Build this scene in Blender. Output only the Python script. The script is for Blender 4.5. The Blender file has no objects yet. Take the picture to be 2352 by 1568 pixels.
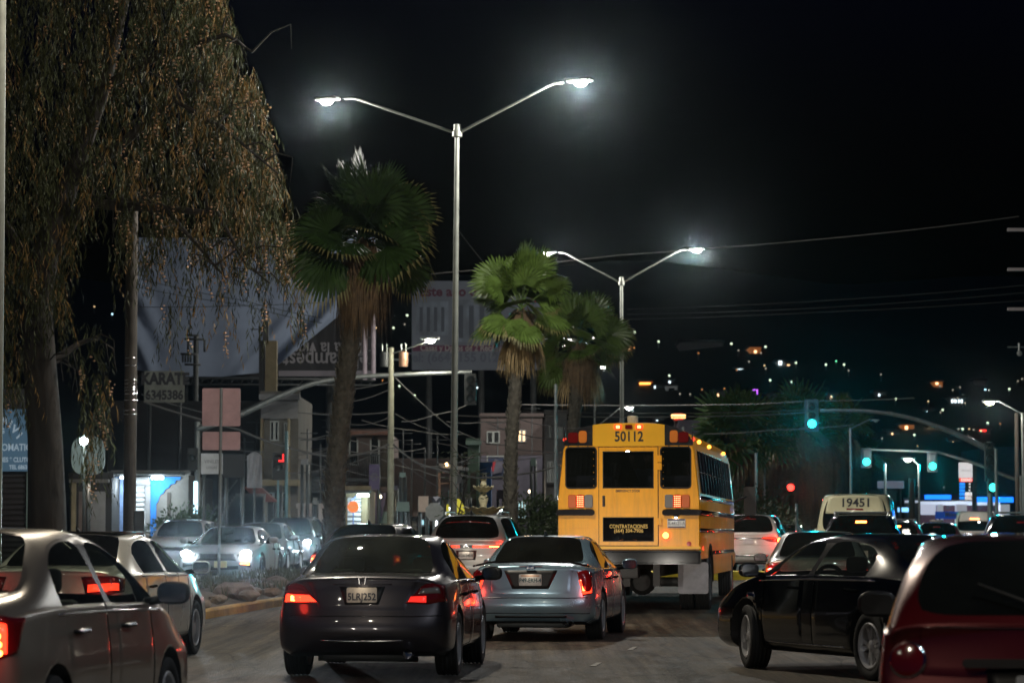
import bpy, bmesh, math, random
from mathutils import Vector, Matrix
from mathutils.bvhtree import BVHTree
R = math.radians
SC = bpy.context.scene
COL = SC.collection

# ---------------------------------------------------------------- camera, sky, exposure
F = 6533.0; HOR = 1227.0; CH = 1.45          # focal length and horizon in the pixels of a 2352-wide view
PITCH = math.atan((HOR - 784) / F)
cd = bpy.data.cameras.new('camera'); cam = bpy.data.objects.new('camera', cd); COL.objects.link(cam)
cam.location = (0, 0, CH); cam.rotation_euler = (math.pi / 2 + PITCH, 0, 0)
cd.lens = F / 2352 * 36; cd.sensor_width = 36; cd.clip_start = 0.5; cd.clip_end = 4000
cd.dof.use_dof = True; cd.dof.focus_distance = 38; cd.dof.aperture_fstop = 3.6
SC.camera = cam
W = bpy.data.worlds.new("World"); SC.world = W; W.use_nodes = True
nt = W.node_tree; sky = nt.nodes.new('ShaderNodeTexSky'); sky.sky_type = 'NISHITA'; sky.sun_disc = False
sky.sun_elevation = R(-3.0); sky.sun_rotation = R(200); sky.air_density = 1.0; sky.dust_density = 0.3; sky.ozone_density = 4
bg = nt.nodes['Background']; tint = nt.nodes.new('ShaderNodeMix'); tint.data_type = 'RGBA'; tint.blend_type = 'MULTIPLY'; tint.inputs[0].default_value = 1; tint.inputs[7].default_value = (.22, .75, 1, 1)
nt.links.new(sky.outputs[0], tint.inputs[6]); nt.links.new(tint.outputs[2], bg.inputs[0]); bg.inputs[1].default_value = 0.12
SC.view_settings.view_transform = 'Standard'; SC.view_settings.look = 'None'; SC.view_settings.exposure = 0.0
SC.cycles.max_bounces = 6; SC.cycles.diffuse_bounces = 2; SC.cycles.glossy_bounces = 4
SC.cycles.transparent_max_bounces = 24; SC.cycles.transmission_bounces = 4; SC.cycles.volume_bounces = 0
SC.cycles.sample_clamp_indirect = 3; SC.cycles.use_denoising = True
SC.cycles.caustics_reflective = False; SC.cycles.caustics_refractive = False

def S(x, y, D):
    """world point at depth D that lies on the ray through pixel (x, y) of the 2352-wide photograph"""
    u = (x - 1176) / F; v = (784 - y) / F
    dy = math.cos(PITCH) - v * math.sin(PITCH); dz = math.sin(PITCH) + v * math.cos(PITCH)
    t = D / dy
    return Vector((u * t, D, CH + dz * t))
def sx(px, D): return S(px, HOR, D).x
def sz(py, D): return S(1176, py, D).z
def gz(D):
    """gentle rise of the road away from the camera"""
    if D < 42: return 0.0
    if D < 70: return 0.012 * (D - 42) * min(1, (D - 42) / 6)
    return 0.336 + 0.0012 * (D - 70)

# ---------------------------------------------------------------- materials
MATS = {}
def nodes(m): return m.node_tree.nodes, m.node_tree.links
def mat(name, col, rough=0.6, metal=0.0, coat=0.0, emit=None, es=0.0, var=0.0, vscale=4.0, bump=0.0, bscale=30.0, spec=0.5, dark_back=False, stretch=None):
    if name in MATS: return MATS[name]
    m = bpy.data.materials.new(name); m.use_nodes = True; n, l = nodes(m); b = n['Principled BSDF']
    b.inputs['Base Color'].default_value = (*col, 1); b.inputs['Roughness'].default_value = rough
    b.inputs['Metallic'].default_value = metal; b.inputs['Coat Weight'].default_value = coat
    b.inputs['Coat Roughness'].default_value = 0.04; b.inputs['Specular IOR Level'].default_value = spec
    if emit: b.inputs['Emission Color'].default_value = (*emit, 1); b.inputs['Emission Strength'].default_value = es
    tc = n.new('ShaderNodeTexCoord'); src = tc.outputs['Object']
    if stretch:
        mp = n.new('ShaderNodeMapping'); mp.inputs['Scale'].default_value = stretch; l.new(src, mp.inputs[0]); src = mp.outputs[0]
    if var:
        t = n.new('ShaderNodeTexNoise'); t.inputs['Scale'].default_value = vscale; t.inputs['Detail'].default_value = 6
        t.inputs['Roughness'].default_value = 0.65; l.new(src, t.inputs['Vector'])
        r = n.new('ShaderNodeMapRange'); r.inputs['From Min'].default_value = 0.3; r.inputs['From Max'].default_value = 0.7
        r.inputs['To Min'].default_value = 1 - var; r.inputs['To Max'].default_value = 1 + var; l.new(t.outputs['Fac'], r.inputs['Value'])
        h = n.new('ShaderNodeHueSaturation'); h.inputs['Color'].default_value = (*col, 1); l.new(r.outputs[0], h.inputs['Value'])
        l.new(h.outputs[0], b.inputs['Base Color'])
        r2 = n.new('ShaderNodeMapRange'); r2.inputs['From Min'].default_value = 0.3; r2.inputs['From Max'].default_value = 0.7
        r2.inputs['To Min'].default_value = max(0.02, rough - var * .25); r2.inputs['To Max'].default_value = min(1, rough + var * .35)
        l.new(t.outputs['Fac'], r2.inputs['Value']); l.new(r2.outputs[0], b.inputs['Roughness'])
    if bump:
        t2 = n.new('ShaderNodeTexNoise'); t2.inputs['Scale'].default_value = bscale; t2.inputs['Detail'].default_value = 5; l.new(src, t2.inputs['Vector'])
        bp = n.new('ShaderNodeBump'); bp.inputs['Strength'].default_value = bump; bp.inputs['Distance'].default_value = 0.02
        l.new(t2.outputs['Fac'], bp.inputs['Height']); l.new(bp.outputs[0], b.inputs['Normal'])
    if dark_back:
        g = n.new('ShaderNodeNewGeometry'); d = n.new('ShaderNodeBsdfDiffuse'); d.inputs[0].default_value = (.012, .012, .012, 1)
        mx = n.new('ShaderNodeMixShader'); l.new(g.outputs['Backfacing'], mx.inputs[0]); l.new(b.outputs[0], mx.inputs[1]); l.new(d.outputs[0], mx.inputs[2])
        l.new(mx.outputs[0], n['Material Output'].inputs[0])
    MATS[name] = m; return m
def paint(name, col, metal=0.5, rough=0.32, coat=1.0, var=0.05):
    return mat(name, col, rough, metal, coat, var=var, vscale=3.0, dark_back=True)
def glass(name, tint, refl=1.0, rough=0.02, dust=.02):
    """window glass: tinted transparency with a clear reflection that grows at grazing angles"""
    if name in MATS: return MATS[name]
    m = bpy.data.materials.new(name); m.use_nodes = True; n, l = nodes(m); n.remove(n['Principled BSDF'])
    tr = n.new('ShaderNodeBsdfTransparent'); tr.inputs[0].default_value = (*tint, 1)
    gl = n.new('ShaderNodeBsdfGlossy'); gl.inputs['Roughness'].default_value = rough; gl.inputs[0].default_value = (refl, refl, refl, 1)
    ge = n.new('ShaderNodeNewGeometry'); dp = n.new('ShaderNodeVectorMath'); dp.operation = 'DOT_PRODUCT'; l.new(ge.outputs['Normal'], dp.inputs[0]); l.new(ge.outputs['Incoming'], dp.inputs[1])
    def M(op, a, b_):                    # reflectance grows at grazing angles, the same from both sides of the pane
        q = n.new('ShaderNodeMath'); q.operation = op
        for i, v_ in enumerate((a, b_)):
            if v_ is None: continue
            if isinstance(v_, (int, float)): q.inputs[i].default_value = v_
            else: l.new(v_, q.inputs[i])
        return q.outputs[0]
    fr = M('ADD', M('MULTIPLY', M('POWER', M('SUBTRACT', 1.0, M('ABSOLUTE', dp.outputs['Value'], None)), 5.0), .9), .045)
    mx = n.new('ShaderNodeMixShader'); l.new(fr, mx.inputs[0]); l.new(tr.outputs[0], mx.inputs[1]); l.new(gl.outputs[0], mx.inputs[2])
    df = n.new('ShaderNodeBsdfDiffuse'); df.inputs[0].default_value = (.40, .43, .36, 1); m2 = n.new('ShaderNodeMixShader')
    tc = n.new('ShaderNodeTexCoord'); tn = n.new('ShaderNodeTexNoise'); tn.inputs['Scale'].default_value = 1.8; tn.inputs['Detail'].default_value = 5; l.new(tc.outputs['Object'], tn.inputs['Vector'])
    mm = n.new('ShaderNodeMath'); mm.operation = 'MULTIPLY'; mm.inputs[1].default_value = dust * 2; l.new(tn.outputs['Fac'], mm.inputs[0]); l.new(mm.outputs[0], m2.inputs[0])
    l.new(mx.outputs[0], m2.inputs[1]); l.new(df.outputs[0], m2.inputs[2])
    l.new(m2.outputs[0], n['Material Output'].inputs[0]); MATS[name] = m; return m
def glow(name, col, s):
    if name in MATS: return MATS[name]
    m = bpy.data.materials.new(name); m.use_nodes = True; n, l = nodes(m); n.remove(n['Principled BSDF'])
    e = n.new('ShaderNodeEmission'); e.inputs[0].default_value = (*col, 1); e.inputs[1].default_value = s
    l.new(e.outputs[0], n['Material Output'].inputs[0]); MATS[name] = m; return m

M_BLACK = mat('black_plastic', (.012, .012, .013), .45, var=.2)
M_SATIN = mat('satin_black_trim', (.01, .01, .011), .25)
M_TYRE = mat('tyre_rubber', (.016, .016, .016), .8, var=.3, vscale=12, bump=.2)
M_RIM = mat('alloy_rim', (.62, .62, .63), .32, .3, .5, var=.1)
M_CHROME = mat('chrome', (.75, .75, .76), .12, 1.0, var=.1)
M_PLATE = mat('plate_white', (.6, .6, .58), .5, var=.12, vscale=20)
M_INK = mat('ink_black', (.015, .015, .02), .5)
M_SEAT = mat('seat_cloth', (.05, .048, .045), .9, var=.3)
M_REDLENS = mat('red_lens', (.16, .006, .006), .12, coat=1)
M_REDLIT = mat('red_lens_lit', (.3, .01, .01), .2, coat=1, emit=(1, .035, .012), es=4.5)
M_REDHOT = glow('red_bulb', (1, .16, .03), 22)
M_REDDIM = mat('red_lens_dim', (.3, .01, .01), .2, coat=1, emit=(1, .03, .02), es=1.2)
M_CLEAR = mat('clear_lens', (.35, .34, .33), .15, .4, coat=1)
M_AMBER = mat('amber_lens', (.75, .22, .02), .25, coat=1)
M_AMBERLIT = glow('amber_bulb', (1, .30, .03), 8)
M_HEAD = glow('headlamp_beam', (.80, .92, 1.0), 60)
M_CONC = mat('concrete', (.30, .29, .27), .85, var=.25, vscale=3, bump=.3)
M_STEEL = mat('galvanised_steel', (.27, .29, .28), .45, .6, var=.2, vscale=6)
M_DARKST = mat('dark_steel', (.06, .065, .065), .5, .4, var=.2)

# ---------------------------------------------------------------- object helpers
def link(o, parent=None):
    COL.objects.link(o)
    if parent: o.parent = parent
    return o
def tag(o, label=None, cat=None, group=None, kind=None):
    if label: o['label'] = label
    if cat: o['category'] = cat
    if group: o['group'] = group
    if kind: o['kind'] = kind
    return o
def empty(name, loc=(0, 0, 0), rz=0, label=None, cat=None, group=None):
    o = bpy.data.objects.new(name, None); link(o); o.location = loc; o.rotation_euler = (0, 0, rz); o.empty_display_size = .2
    return tag(o, label, cat, group)
def obj(name, bm, m, parent=None, smooth=False, loc=None, label=None):
    me = bpy.data.meshes.new(name); bm.to_mesh(me); bm.free()
    for x in (m if isinstance(m, (list, tuple)) else [m]): me.materials.append(x)
    if smooth:
        for p in me.polygons: p.use_smooth = True
        if smooth != 'all': me.set_sharp_from_angle(angle=R(38))
    o = bpy.data.objects.new(name, me); link(o, parent)
    if loc is not None: o.location = loc
    if label: o['label'] = label
    return o
def dup(root, loc=None, rz=None, label=None, group=None, parent=None):
    c = root.copy(); COL.objects.link(c)
    if parent is not None: c.parent = parent
    if loc is not None: c.location = loc
    if rz is not None: c.rotation_euler = (0, 0, rz)
    if label: c['label'] = label
    if group: c['group'] = group
    for ch in list(root.children): dup(ch, parent=c)
    return c
def box(bm, x0, x1, y0, y1, z0, z1, mi=0, bev=0):
    vs = [bm.verts.new(p) for p in ((x0, y0, z0), (x1, y0, z0), (x1, y1, z0), (x0, y1, z0), (x0, y0, z1), (x1, y0, z1), (x1, y1, z1), (x0, y1, z1))]
    fs = [bm.faces.new([vs[i] for i in f]) for f in ((0, 3, 2, 1), (4, 5, 6, 7), (0, 1, 5, 4), (1, 2, 6, 5), (2, 3, 7, 6), (3, 0, 4, 7))]
    for f in fs: f.material_index = mi
    if bev:
        es = list({e for f in fs for e in f.edges})
        r = bmesh.ops.bevel(bm, geom=es, offset=bev, segments=2, affect='EDGES', profile=.5)
        for f in r['faces']: f.material_index = mi
    return vs
def B(*a, **k):
    bm = bmesh.new(); box(bm, *a, **k); return bm
def tube(bm, pts, r, seg=8, caps=True, mi=0):
    pts = [Vector(p) for p in pts]; n = len(pts)
    rs = r if isinstance(r, (list, tuple)) else [r] * n
    rings = []; up = None
    for i, p in enumerate(pts):
        d = (pts[min(i + 1, n - 1)] - pts[max(i - 1, 0)]).normalized()
        if up is None:
            up = Vector((0, 0, 1)) if abs(d.z) < .9 else Vector((1, 0, 0))
        a = d.cross(up).normalized(); b = a.cross(d).normalized(); up = b
        rings.append([bm.verts.new(p + (a * math.cos(t) + b * math.sin(t)) * rs[i]) for t in (2 * math.pi * k / seg for k in range(seg))])
    for i in range(n - 1):
        for k in range(seg):
            f = bm.faces.new((rings[i][k], rings[i][(k + 1) % seg], rings[i + 1][(k + 1) % seg], rings[i + 1][k])); f.material_index = mi; f.smooth = True
    if caps:
        for rg in (rings[0][::-1], rings[-1]):
            f = bm.faces.new(rg); f.material_index = mi
    return bm
def T(pts, r, seg=8): return tube(bmesh.new(), pts, r, seg)
def lathe(bm, prof, seg=24, axis='z', c=(0, 0, 0), mi=0):
    """revolve (radius, height) points"""
    rings = []
    for (r, h) in prof:
        ring = []
        for k in range(seg):
            a = 2 * math.pi * k / seg
            if axis == 'z': p = (r * math.cos(a), r * math.sin(a), h)
            elif axis == 'y': p = (r * math.cos(a), h, r * math.sin(a))
            else: p = (h, r * math.cos(a), r * math.sin(a))
            ring.append(bm.verts.new((p[0] + c[0], p[1] + c[1], p[2] + c[2])))
        rings.append(ring)
    for i in range(len(rings) - 1):
        for k in range(seg):
            f = bm.faces.new((rings[i][k], rings[i][(k + 1) % seg], rings[i + 1][(k + 1) % seg], rings[i + 1][k])); f.material_index = mi
    return bm
def rrect(bm, y0, y1, z0, z1, r, x0, x1, seg=4, mi=0, axis='x'):
    """rounded rectangle in the y-z plane extruded in x (axis 'y': in x-z, extruded in y)"""
    pts = []
    for cx, cz, a0 in ((y1 - r, z1 - r, 0), (y0 + r, z1 - r, 90), (y0 + r, z0 + r, 180), (y1 - r, z0 + r, 270)):
        for k in range(seg + 1):
            a = R(a0 + 90 * k / seg); pts.append((cx + r * math.cos(a), cz + r * math.sin(a)))
    def P(h, p): return (h, p[0], p[1]) if axis == 'x' else (p[0], h, p[1])
    a = [bm.verts.new(P(x0, p)) for p in pts]; b = [bm.verts.new(P(x1, p)) for p in pts]
    n = len(pts); fs = [bm.faces.new(a), bm.faces.new(b[::-1])]
    for k in range(n): fs.append(bm.faces.new((a[k], b[k], b[(k + 1) % n], a[(k + 1) % n])))
    for f in fs: f.material_index = mi
    bmesh.ops.recalc_face_normals(bm, faces=fs)
    return bm
def poly(bm, pts, d, mi=0):
    """flat polygon (3-D points) extruded by the vector d"""
    d = Vector(d); a = [bm.verts.new(p) for p in pts]; b = [bm.verts.new(Vector(p) + d) for p in pts]; n = len(pts)
    fs = [bm.faces.new(a), bm.faces.new(b[::-1])] + [bm.faces.new((a[k], b[k], b[(k + 1) % n], a[(k + 1) % n])) for k in range(n)]
    for f in fs: f.material_index = mi
    bmesh.ops.recalc_face_normals(bm, faces=fs); return bm
def text(s, size, m, parent=None, name='lettering', bold=0.0, ext=.002, space=1.0, sxy=(1, 1), mtx=None, align='CENTER', res=3):
    cu = bpy.data.curves.new('t', 'FONT'); cu.body = s; cu.size = size; cu.align_x = align; cu.align_y = 'CENTER'; cu.extrude = ext
    cu.offset = bold; cu.space_character = space; cu.resolution_u = res
    o = bpy.data.objects.new('t', cu); COL.objects.link(o); bpy.context.view_layer.update()
    me = bpy.data.meshes.new_from_object(o.evaluated_get(bpy.context.evaluated_depsgraph_get()))
    bpy.data.objects.remove(o); bpy.data.curves.remove(cu)
    me.transform(Matrix.Diagonal((sxy[0], sxy[1], 1, 1)))
    if mtx is not None: me.transform(mtx)
    me.materials.clear(); me.materials.append(m)
    q = bpy.data.objects.new(name, me); link(q, parent); return q
def frame(X, Y, O):
    X = Vector(X); Y = Vector(Y); Z = X.cross(Y); m = Matrix.Identity(4)
    for i in range(3): m[i][0] = X[i]; m[i][1] = Y[i]; m[i][2] = Z[i]; m[i][3] = O[i]
    return m
def REAR(y, z, x): return frame((0, -1, 0), (0, 0, 1), (x, y, z))       # lettering on a tail, read from behind
def TOCAM(p): return frame((1, 0, 0), (0, 0, 1), p)                      # lettering that faces the camera's way (-y)
# ================================================================ cars
def ring_pts(st):
    (xb, zb, w, z3, w4, z4, wb, zs, p7, p8, c) = st
    bw = w - .12
    pts = [(xb, 0, zb), (xb, bw * .3, zb), (xb, bw * .6, zb), (xb, bw * .85, zb), (xb, bw, zb), (xb, w - .015, zb + .07), (xb, w, z3), (xb, w4, z4), (xb, wb, zs), (xb + (p7[0] - xb) * .1, wb - .018, zs + .012), p7, p8,
           (p8[0] + (c[0] - p8[0]) * .72, p8[1] * .52, p8[2] + (c[1] - p8[2]) * .75), (c[0], 0, c[1])]
    return [Vector(p) for p in pts]           # 14 points: 0-3 floor, 4 corner, 5,6,7,8(belt),9, 10(p7), 11(p8), 12, 13
def car_shell(sp, level):
    bm = bmesh.new(); cr = bm.edges.layers.float.new('crease_edge')
    rings = []
    for st in sp['st']:
        h = ring_pts(st); v = [bm.verts.new(p) for p in h]; m = [v[0]] + [bm.verts.new((p.x, -p.y, p.z)) for p in h[1:13]] + [v[13]]
        rings.append((v, m))
    def F4(a, b, c, d, mi):
        q = []
        for x in (a, b, c, d):
            if x not in q: q.append(x)
        f = bm.faces.new(q); f.material_index = mi; return f
    # 0 body 1 side glass 2 windscreen 3 rear glass 4 trim 5 dark 6 rear door 7 front door 8 boot lid 9 bonnet 10 lower bumper
    roles = sp['roles']
    for i in range(len(rings) - 1):
        ro = roles[i]
        for side in (0, 1):
            A = rings[i][side]; C = rings[i + 1][side]
            for j in range(13):
                mi = 0
                if j < 4: mi = 5
                elif 5 <= j <= 8: mi = {'fd': 7, 'rd': 6}.get(ro.get('door'), 0)
                elif j == 9: mi = ro.get('sg', 0)
                elif j >= 11: mi = ro.get('top', 0)
                elif j == 10: mi = ro.get('pil', 0)
                if j == 4: mi = sp.get('sill', 0)
                q = (A[j], A[j + 1], C[j + 1], C[j]) if side == 0 else (A[j], C[j], C[j + 1], A[j + 1])
                F4(*q, mi)
    def cap(ri, xc, bow, rows_mi, sgn, lid):
        vL, vR = rings[ri]
        top = [9, 10, 11, 12, 13]; bot = [4, 3, 2, 1, 0]; side = [4, 5, 6, 7, 8, 9]
        for sd, v in ((0, vL), (1, vR)):
            g = []
            for r in range(6):
                row = []
                for k in range(5):
                    if r == 0: row.append(v[bot[k]])
                    elif r == 5: row.append(v[top[k]])
                    elif k == 0: row.append(v[side[r]])
                    elif k == 4 and sd == 1: row.append(gl[r][4])
                    else:
                        e = v[side[r]].co; t = r / 5
                        fy = abs(v[bot[k]].co.y / v[bot[0]].co.y) * (1 - t) + abs(v[top[k]].co.y / v[top[0]].co.y) * t
                        if lid and k == 2: fy = lid[r]
                        if lid and k == 1: fy = (1 + lid[r]) / 2 + .04
                        if lid and k == 3: fy = lid[r] * .5
                        zt = v[top[k]].co.z - v[top[0]].co.z
                        x = xc[r] + sgn * bow * (fy ** 2)
                        row.append(bm.verts.new((x, e.y * fy, e.z + zt * (t ** 3))))
                g.append(row)
            if sd == 0: gl = g
            for r in range(5):
                for k in range(4):
                    mi = rows_mi[r]
                    if mi == 8 and k < 2: mi = 0
                    q = (g[r][k], g[r][k + 1], g[r + 1][k + 1], g[r + 1][k])
                    if (sgn > 0) == (sd == 0): q = q[::-1]
                    F4(*q, mi)
    cap(0, sp['xcap'], sp.get('bowr', .10), sp.get('rmi', (0, 0, 0, 8, 8)), 1, sp.get('lid'))
    cap(len(rings) - 1, sp['xcapf'], sp.get('bowf', .25), (10, 10, 0, 0, 0), -1, None)
    bmesh.ops.recalc_face_normals(bm, faces=bm.faces)
    gl = {1, 2, 3}
    for e in bm.edges:
        ms = {f.material_index for f in e.link_faces}
        if len(ms) > 1:
            e[cr] = .85 if (ms & gl) else (.45 if ms & {5} else .25)
    belt = sp.get('beltcrease', .55); char = sp.get('charcrease', .35)
    for v, m in rings:
        pass
    for i in range(len(rings) - 1):
        for side in (0, 1):
            for j, c_ in ((8, belt), (9, .5), (7, char), (5, .3)):
                e = bm.edges.get((rings[i][side][j], rings[i + 1][side][j]))
                if e and e[cr] < c_: e[cr] = c_
    me = bpy.data.meshes.new('cage'); bm.to_mesh(me); bm.free()
    names = ['body', 'glass', 'wind', 'rear', 'trim', 'dark', 'rd', 'fd', 'lid', 'hood', 'low']
    for n_ in names: me.materials.append(M_BLACK)
    o = bpy.data.objects.new('cage', me); COL.objects.link(o)
    s = o.modifiers.new('s', 'SUBSURF'); s.levels = level; s.render_levels = level; s.boundary_smooth = 'PRESERVE_CORNERS'
    cb = bmesh.new(); seg = 28 if level > 2 else 20
    for wx in (sp['xr'], sp['xf']):
        for sg in (1, -1):
            yi, yo = sg * (sp['w'] - .30), sg * (sp['w'] + .3)
            r = sp['rw'] * sp.get('arch', 1.15)
            lathe(cb, [(0.0001, yi), (r, yi), (r, yo), (0.0001, yo)], seg, 'y', (wx, 0, sp['rw'] + .02), 5)
    bmesh.ops.remove_doubles(cb, verts=cb.verts, dist=.0005)
    bmesh.ops.recalc_face_normals(cb, faces=cb.faces)
    cm = bpy.data.meshes.new('cut'); cb.to_mesh(cm); cb.free()
    for n_ in names: cm.materials.append(M_BLACK)
    co = bpy.data.objects.new('cut', cm); COL.objects.link(co)
    b = o.modifiers.new('b', 'BOOLEAN'); b.operation = 'DIFFERENCE'; b.solver = 'EXACT'; b.object = co
    bpy.context.view_layer.update(); dg = bpy.context.evaluated_depsgraph_get()
    res = bpy.data.meshes.new_from_object(o.evaluated_get(dg))
    bpy.data.objects.remove(o); bpy.data.objects.remove(co)
    out = bmesh.new(); out.from_mesh(res); bpy.data.meshes.remove(res)
    return out
def split_off(src, idx, inset=0.0, ring=4, sink=0.0):
    """take the faces with material index idx out of src into a new bmesh, with an inset rim"""
    nb = src.copy()
    bmesh.ops.delete(nb, geom=[f for f in nb.faces if f.material_index not in idx], context='FACES')
    bmesh.ops.delete(src, geom=[f for f in src.faces if f.material_index in idx], context='FACES')
    for f in nb.faces: f.material_index = 0
    if inset:
        r = bmesh.ops.inset_region(nb, faces=nb.faces[:], thickness=inset, use_even_offset=True, depth=0)
        for f in r['faces']: f.material_index = 1
    if sink:
        for v in nb.verts:
            if v.is_boundary: v.co -= v.normal * sink
    return nb
def islands(bm):
    seen = set(); out = []
    for f in bm.faces:
        if f.index in seen: continue
        st = [f]; seen.add(f.index); g = []
        while st:
            q = st.pop(); g.append(q.index)
            for e in q.edges:
                for h in e.link_faces:
                    if h.index not in seen: seen.add(h.index); st.append(h)
        out.append(set(g))
    return out
def seg_pts(pl, n):
    """resample a polyline to n points"""
    pl = [Vector(p) for p in pl]
    if len(pl) == 1: return pl * n
    L = [0]
    for a, b in zip(pl, pl[1:]): L.append(L[-1] + (b - a).length)
    out = []
    for k in range(n):
        t = L[-1] * k / (n - 1); i = 0
        while i < len(pl) - 2 and L[i + 1] < t: i += 1
        d = L[i + 1] - L[i]; out.append(pl[i].lerp(pl[i + 1], (t - L[i]) / d if d > 0 else 0))
    return out
def patch(bvh, top, bot, off=.008, thick=.02, nu=10, nv=5, mirror=False, bulge=0.0):
    """a panel laid on the body between two polylines, following the surface"""
    bm = bmesh.new(); tp = seg_pts(top, nu); bt = seg_pts(bot, nu); g = []
    s = -1 if mirror else 1
    for j in range(nv):
        row = []
        for i in range(nu):
            p = tp[i].lerp(bt[i], j / (nv - 1)); p = Vector((p.x, p.y * s, p.z))
            q, n, _, d = bvh.find_nearest(p)
            if q is None: q, n = p, Vector((-1, 0, 0))
            u = i / (nu - 1); v = j / (nv - 1)
            row.append((q, n, off + bulge * 16 * u * (1 - u) * v * (1 - v)))
        g.append(row)
    V = [[bm.verts.new(q + n * o) for q, n, o in row] for row in g]
    for j in range(nv - 1):
        for i in range(nu - 1):
            try: bm.faces.new((V[j][i], V[j][i + 1], V[j + 1][i + 1], V[j + 1][i]))
            except ValueError: pass
    ring = [(0, i) for i in range(nu)] + [(j, nu - 1) for j in range(1, nv)] + [(nv - 1, i) for i in range(nu - 2, -1, -1)] + [(j, 0) for j in range(nv - 2, 0, -1)]
    lo = [bm.verts.new(g[j][i][0] - g[j][i][1] * thick) for j, i in ring]
    for k in range(len(ring)):
        a, b = ring[k], ring[(k + 1) % len(ring)]
        try: bm.faces.new((V[a[0]][a[1]], lo[k], lo[(k + 1) % len(ring)], V[b[0]][b[1]]))
        except ValueError: pass
    bmesh.ops.remove_doubles(bm, verts=bm.verts, dist=.0004)
    bmesh.ops.recalc_face_normals(bm, faces=bm.faces)
    for f in bm.faces: f.smooth = True
    # outward check
    c = g[nv // 2][nu // 2]; best = min(bm.faces, key=lambda f: (f.calc_center_median() - (c[0] + c[1] * c[2])).length)
    if best.normal.dot(c[1]) < 0: bmesh.ops.reverse_faces(bm, faces=bm.faces)
    return bm
def hit_rear(bvh, y, z):
    q = bvh.ray_cast(Vector((-3, y, z)), Vector((1, 0, 0)))
    return q[0] if q[0] else Vector((0, y, z))

def make_rim(kind, rr, w, m):
    """alloy wheel facing +y"""
    bm = bmesh.new()
    lathe(bm, [(rr, -w * .5), (rr, w * .46), (rr - .012, w * .5), (rr - .03, w * .46), (rr - .035, -w * .45)], 28, 'y')
    f = w * .36
    lathe(bm, [(.001, f + .012), (.035, f + .012), (.06, f), (.075, f - .05)], 16, 'y')
    n, split, wd = {'five': (5, 2, .042), 'ten': (5, 2, .026), 'seven': (7, 1, .035), 'six': (6, 1, .045)}[kind]
    for k in range(n):
        for s in range(split):
            a0 = 2 * math.pi * k / n + (0 if split == 1 else (s - .5) * .13)
            a1 = 2 * math.pi * k / n + (0 if split == 1 else (s - .5) * .42)
            d0 = Vector((math.cos(a0), 0, math.sin(a0))); d1 = Vector((math.cos(a1), 0, math.sin(a1)))
            p0 = d0 * .05; p1 = d1 * (rr - .02); t = Vector((0, 1, 0)).cross(p1 - p0).normalized()
            q = []
            for p, ww, yy in ((p0, wd * .8, f), (p1, wd * 1.15, f - .015)):
                for sgn in (-1, 1):
                    q.append((p + t * sgn * ww * .5, yy))
            top = [bm.verts.new((p.x, y, p.z)) for p, y in q]; lo = [bm.verts.new((p.x, y - .04, p.z)) for p, y in q]
            for a, b, c, d in ((0, 1, 3, 2),): bm.faces.new((top[a], top[b], top[c], top[d]))
            for a, b in ((0, 1), (1, 3), (3, 2), (2, 0)): bm.faces.new((top[a], top[b], lo[b], lo[a]))
    bmesh.ops.recalc_face_normals(bm, faces=bm.faces)
    return bm
def make_wheel(parent, loc, r, w, side, kind='ten', rimmat=None, steer=0, simple=False):
    hub = bmesh.new(); lathe(hub, [(.001, -w * .3), (r * .42, -w * .3), (r * .42, w * .05), (.001, w * .05)], 20, 'y')
    h = obj('wheel', hub, M_DARKST, parent, True); h.location = loc
    h.rotation_euler = (0, 0, (0 if side > 0 else math.pi) + steer)
    b = bmesh.new(); rr = r * .68
    prof = [(rr, -w * .42), (rr + .02, -w * .5), (r - .03, -w * .52), (r - .006, -w * .46)]
    if not simple:
        for g in (-.3, -.1, .1, .3):
            prof += [(r, (g - .075) * w), (r - .009, (g - .03) * w), (r - .009, (g + .03) * w), (r, (g + .075) * w)]
    prof += [(r - .006, w * .46), (r - .03, w * .52), (rr + .02, w * .5), (rr, w * .42)]
    lathe(b, prof, 36, 'y')
    obj('tyre', b, M_TYRE, h, True)
    obj('rim', make_rim(kind, rr, w, None), rimmat or M_RIM, h, True)
    return h

def stations(p):
    """body sections of a car from a short table of its side profile"""
    w = p['w']; zb = p.get('zb', .21); z3 = p.get('z3', .50); z4 = p.get('z4', .68)
    st = []; ro = []
    tab = p['tab']      # (role, xb, w, w4, wb, zs, (x7,y7,z7), (x8,y8,z8), (xc,zc), [zb])
    for t in tab:
        zbb = t[9] if len(t) > 9 else zb
        z4b = min(z4, t[5] - .06); z3b = min(z3, z4b - .1)
        st.append((t[1], zbb, w * t[2], z3b, w * t[3], z4b, w * t[4], t[5], t[6], t[7], t[8]))
    return st

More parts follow.
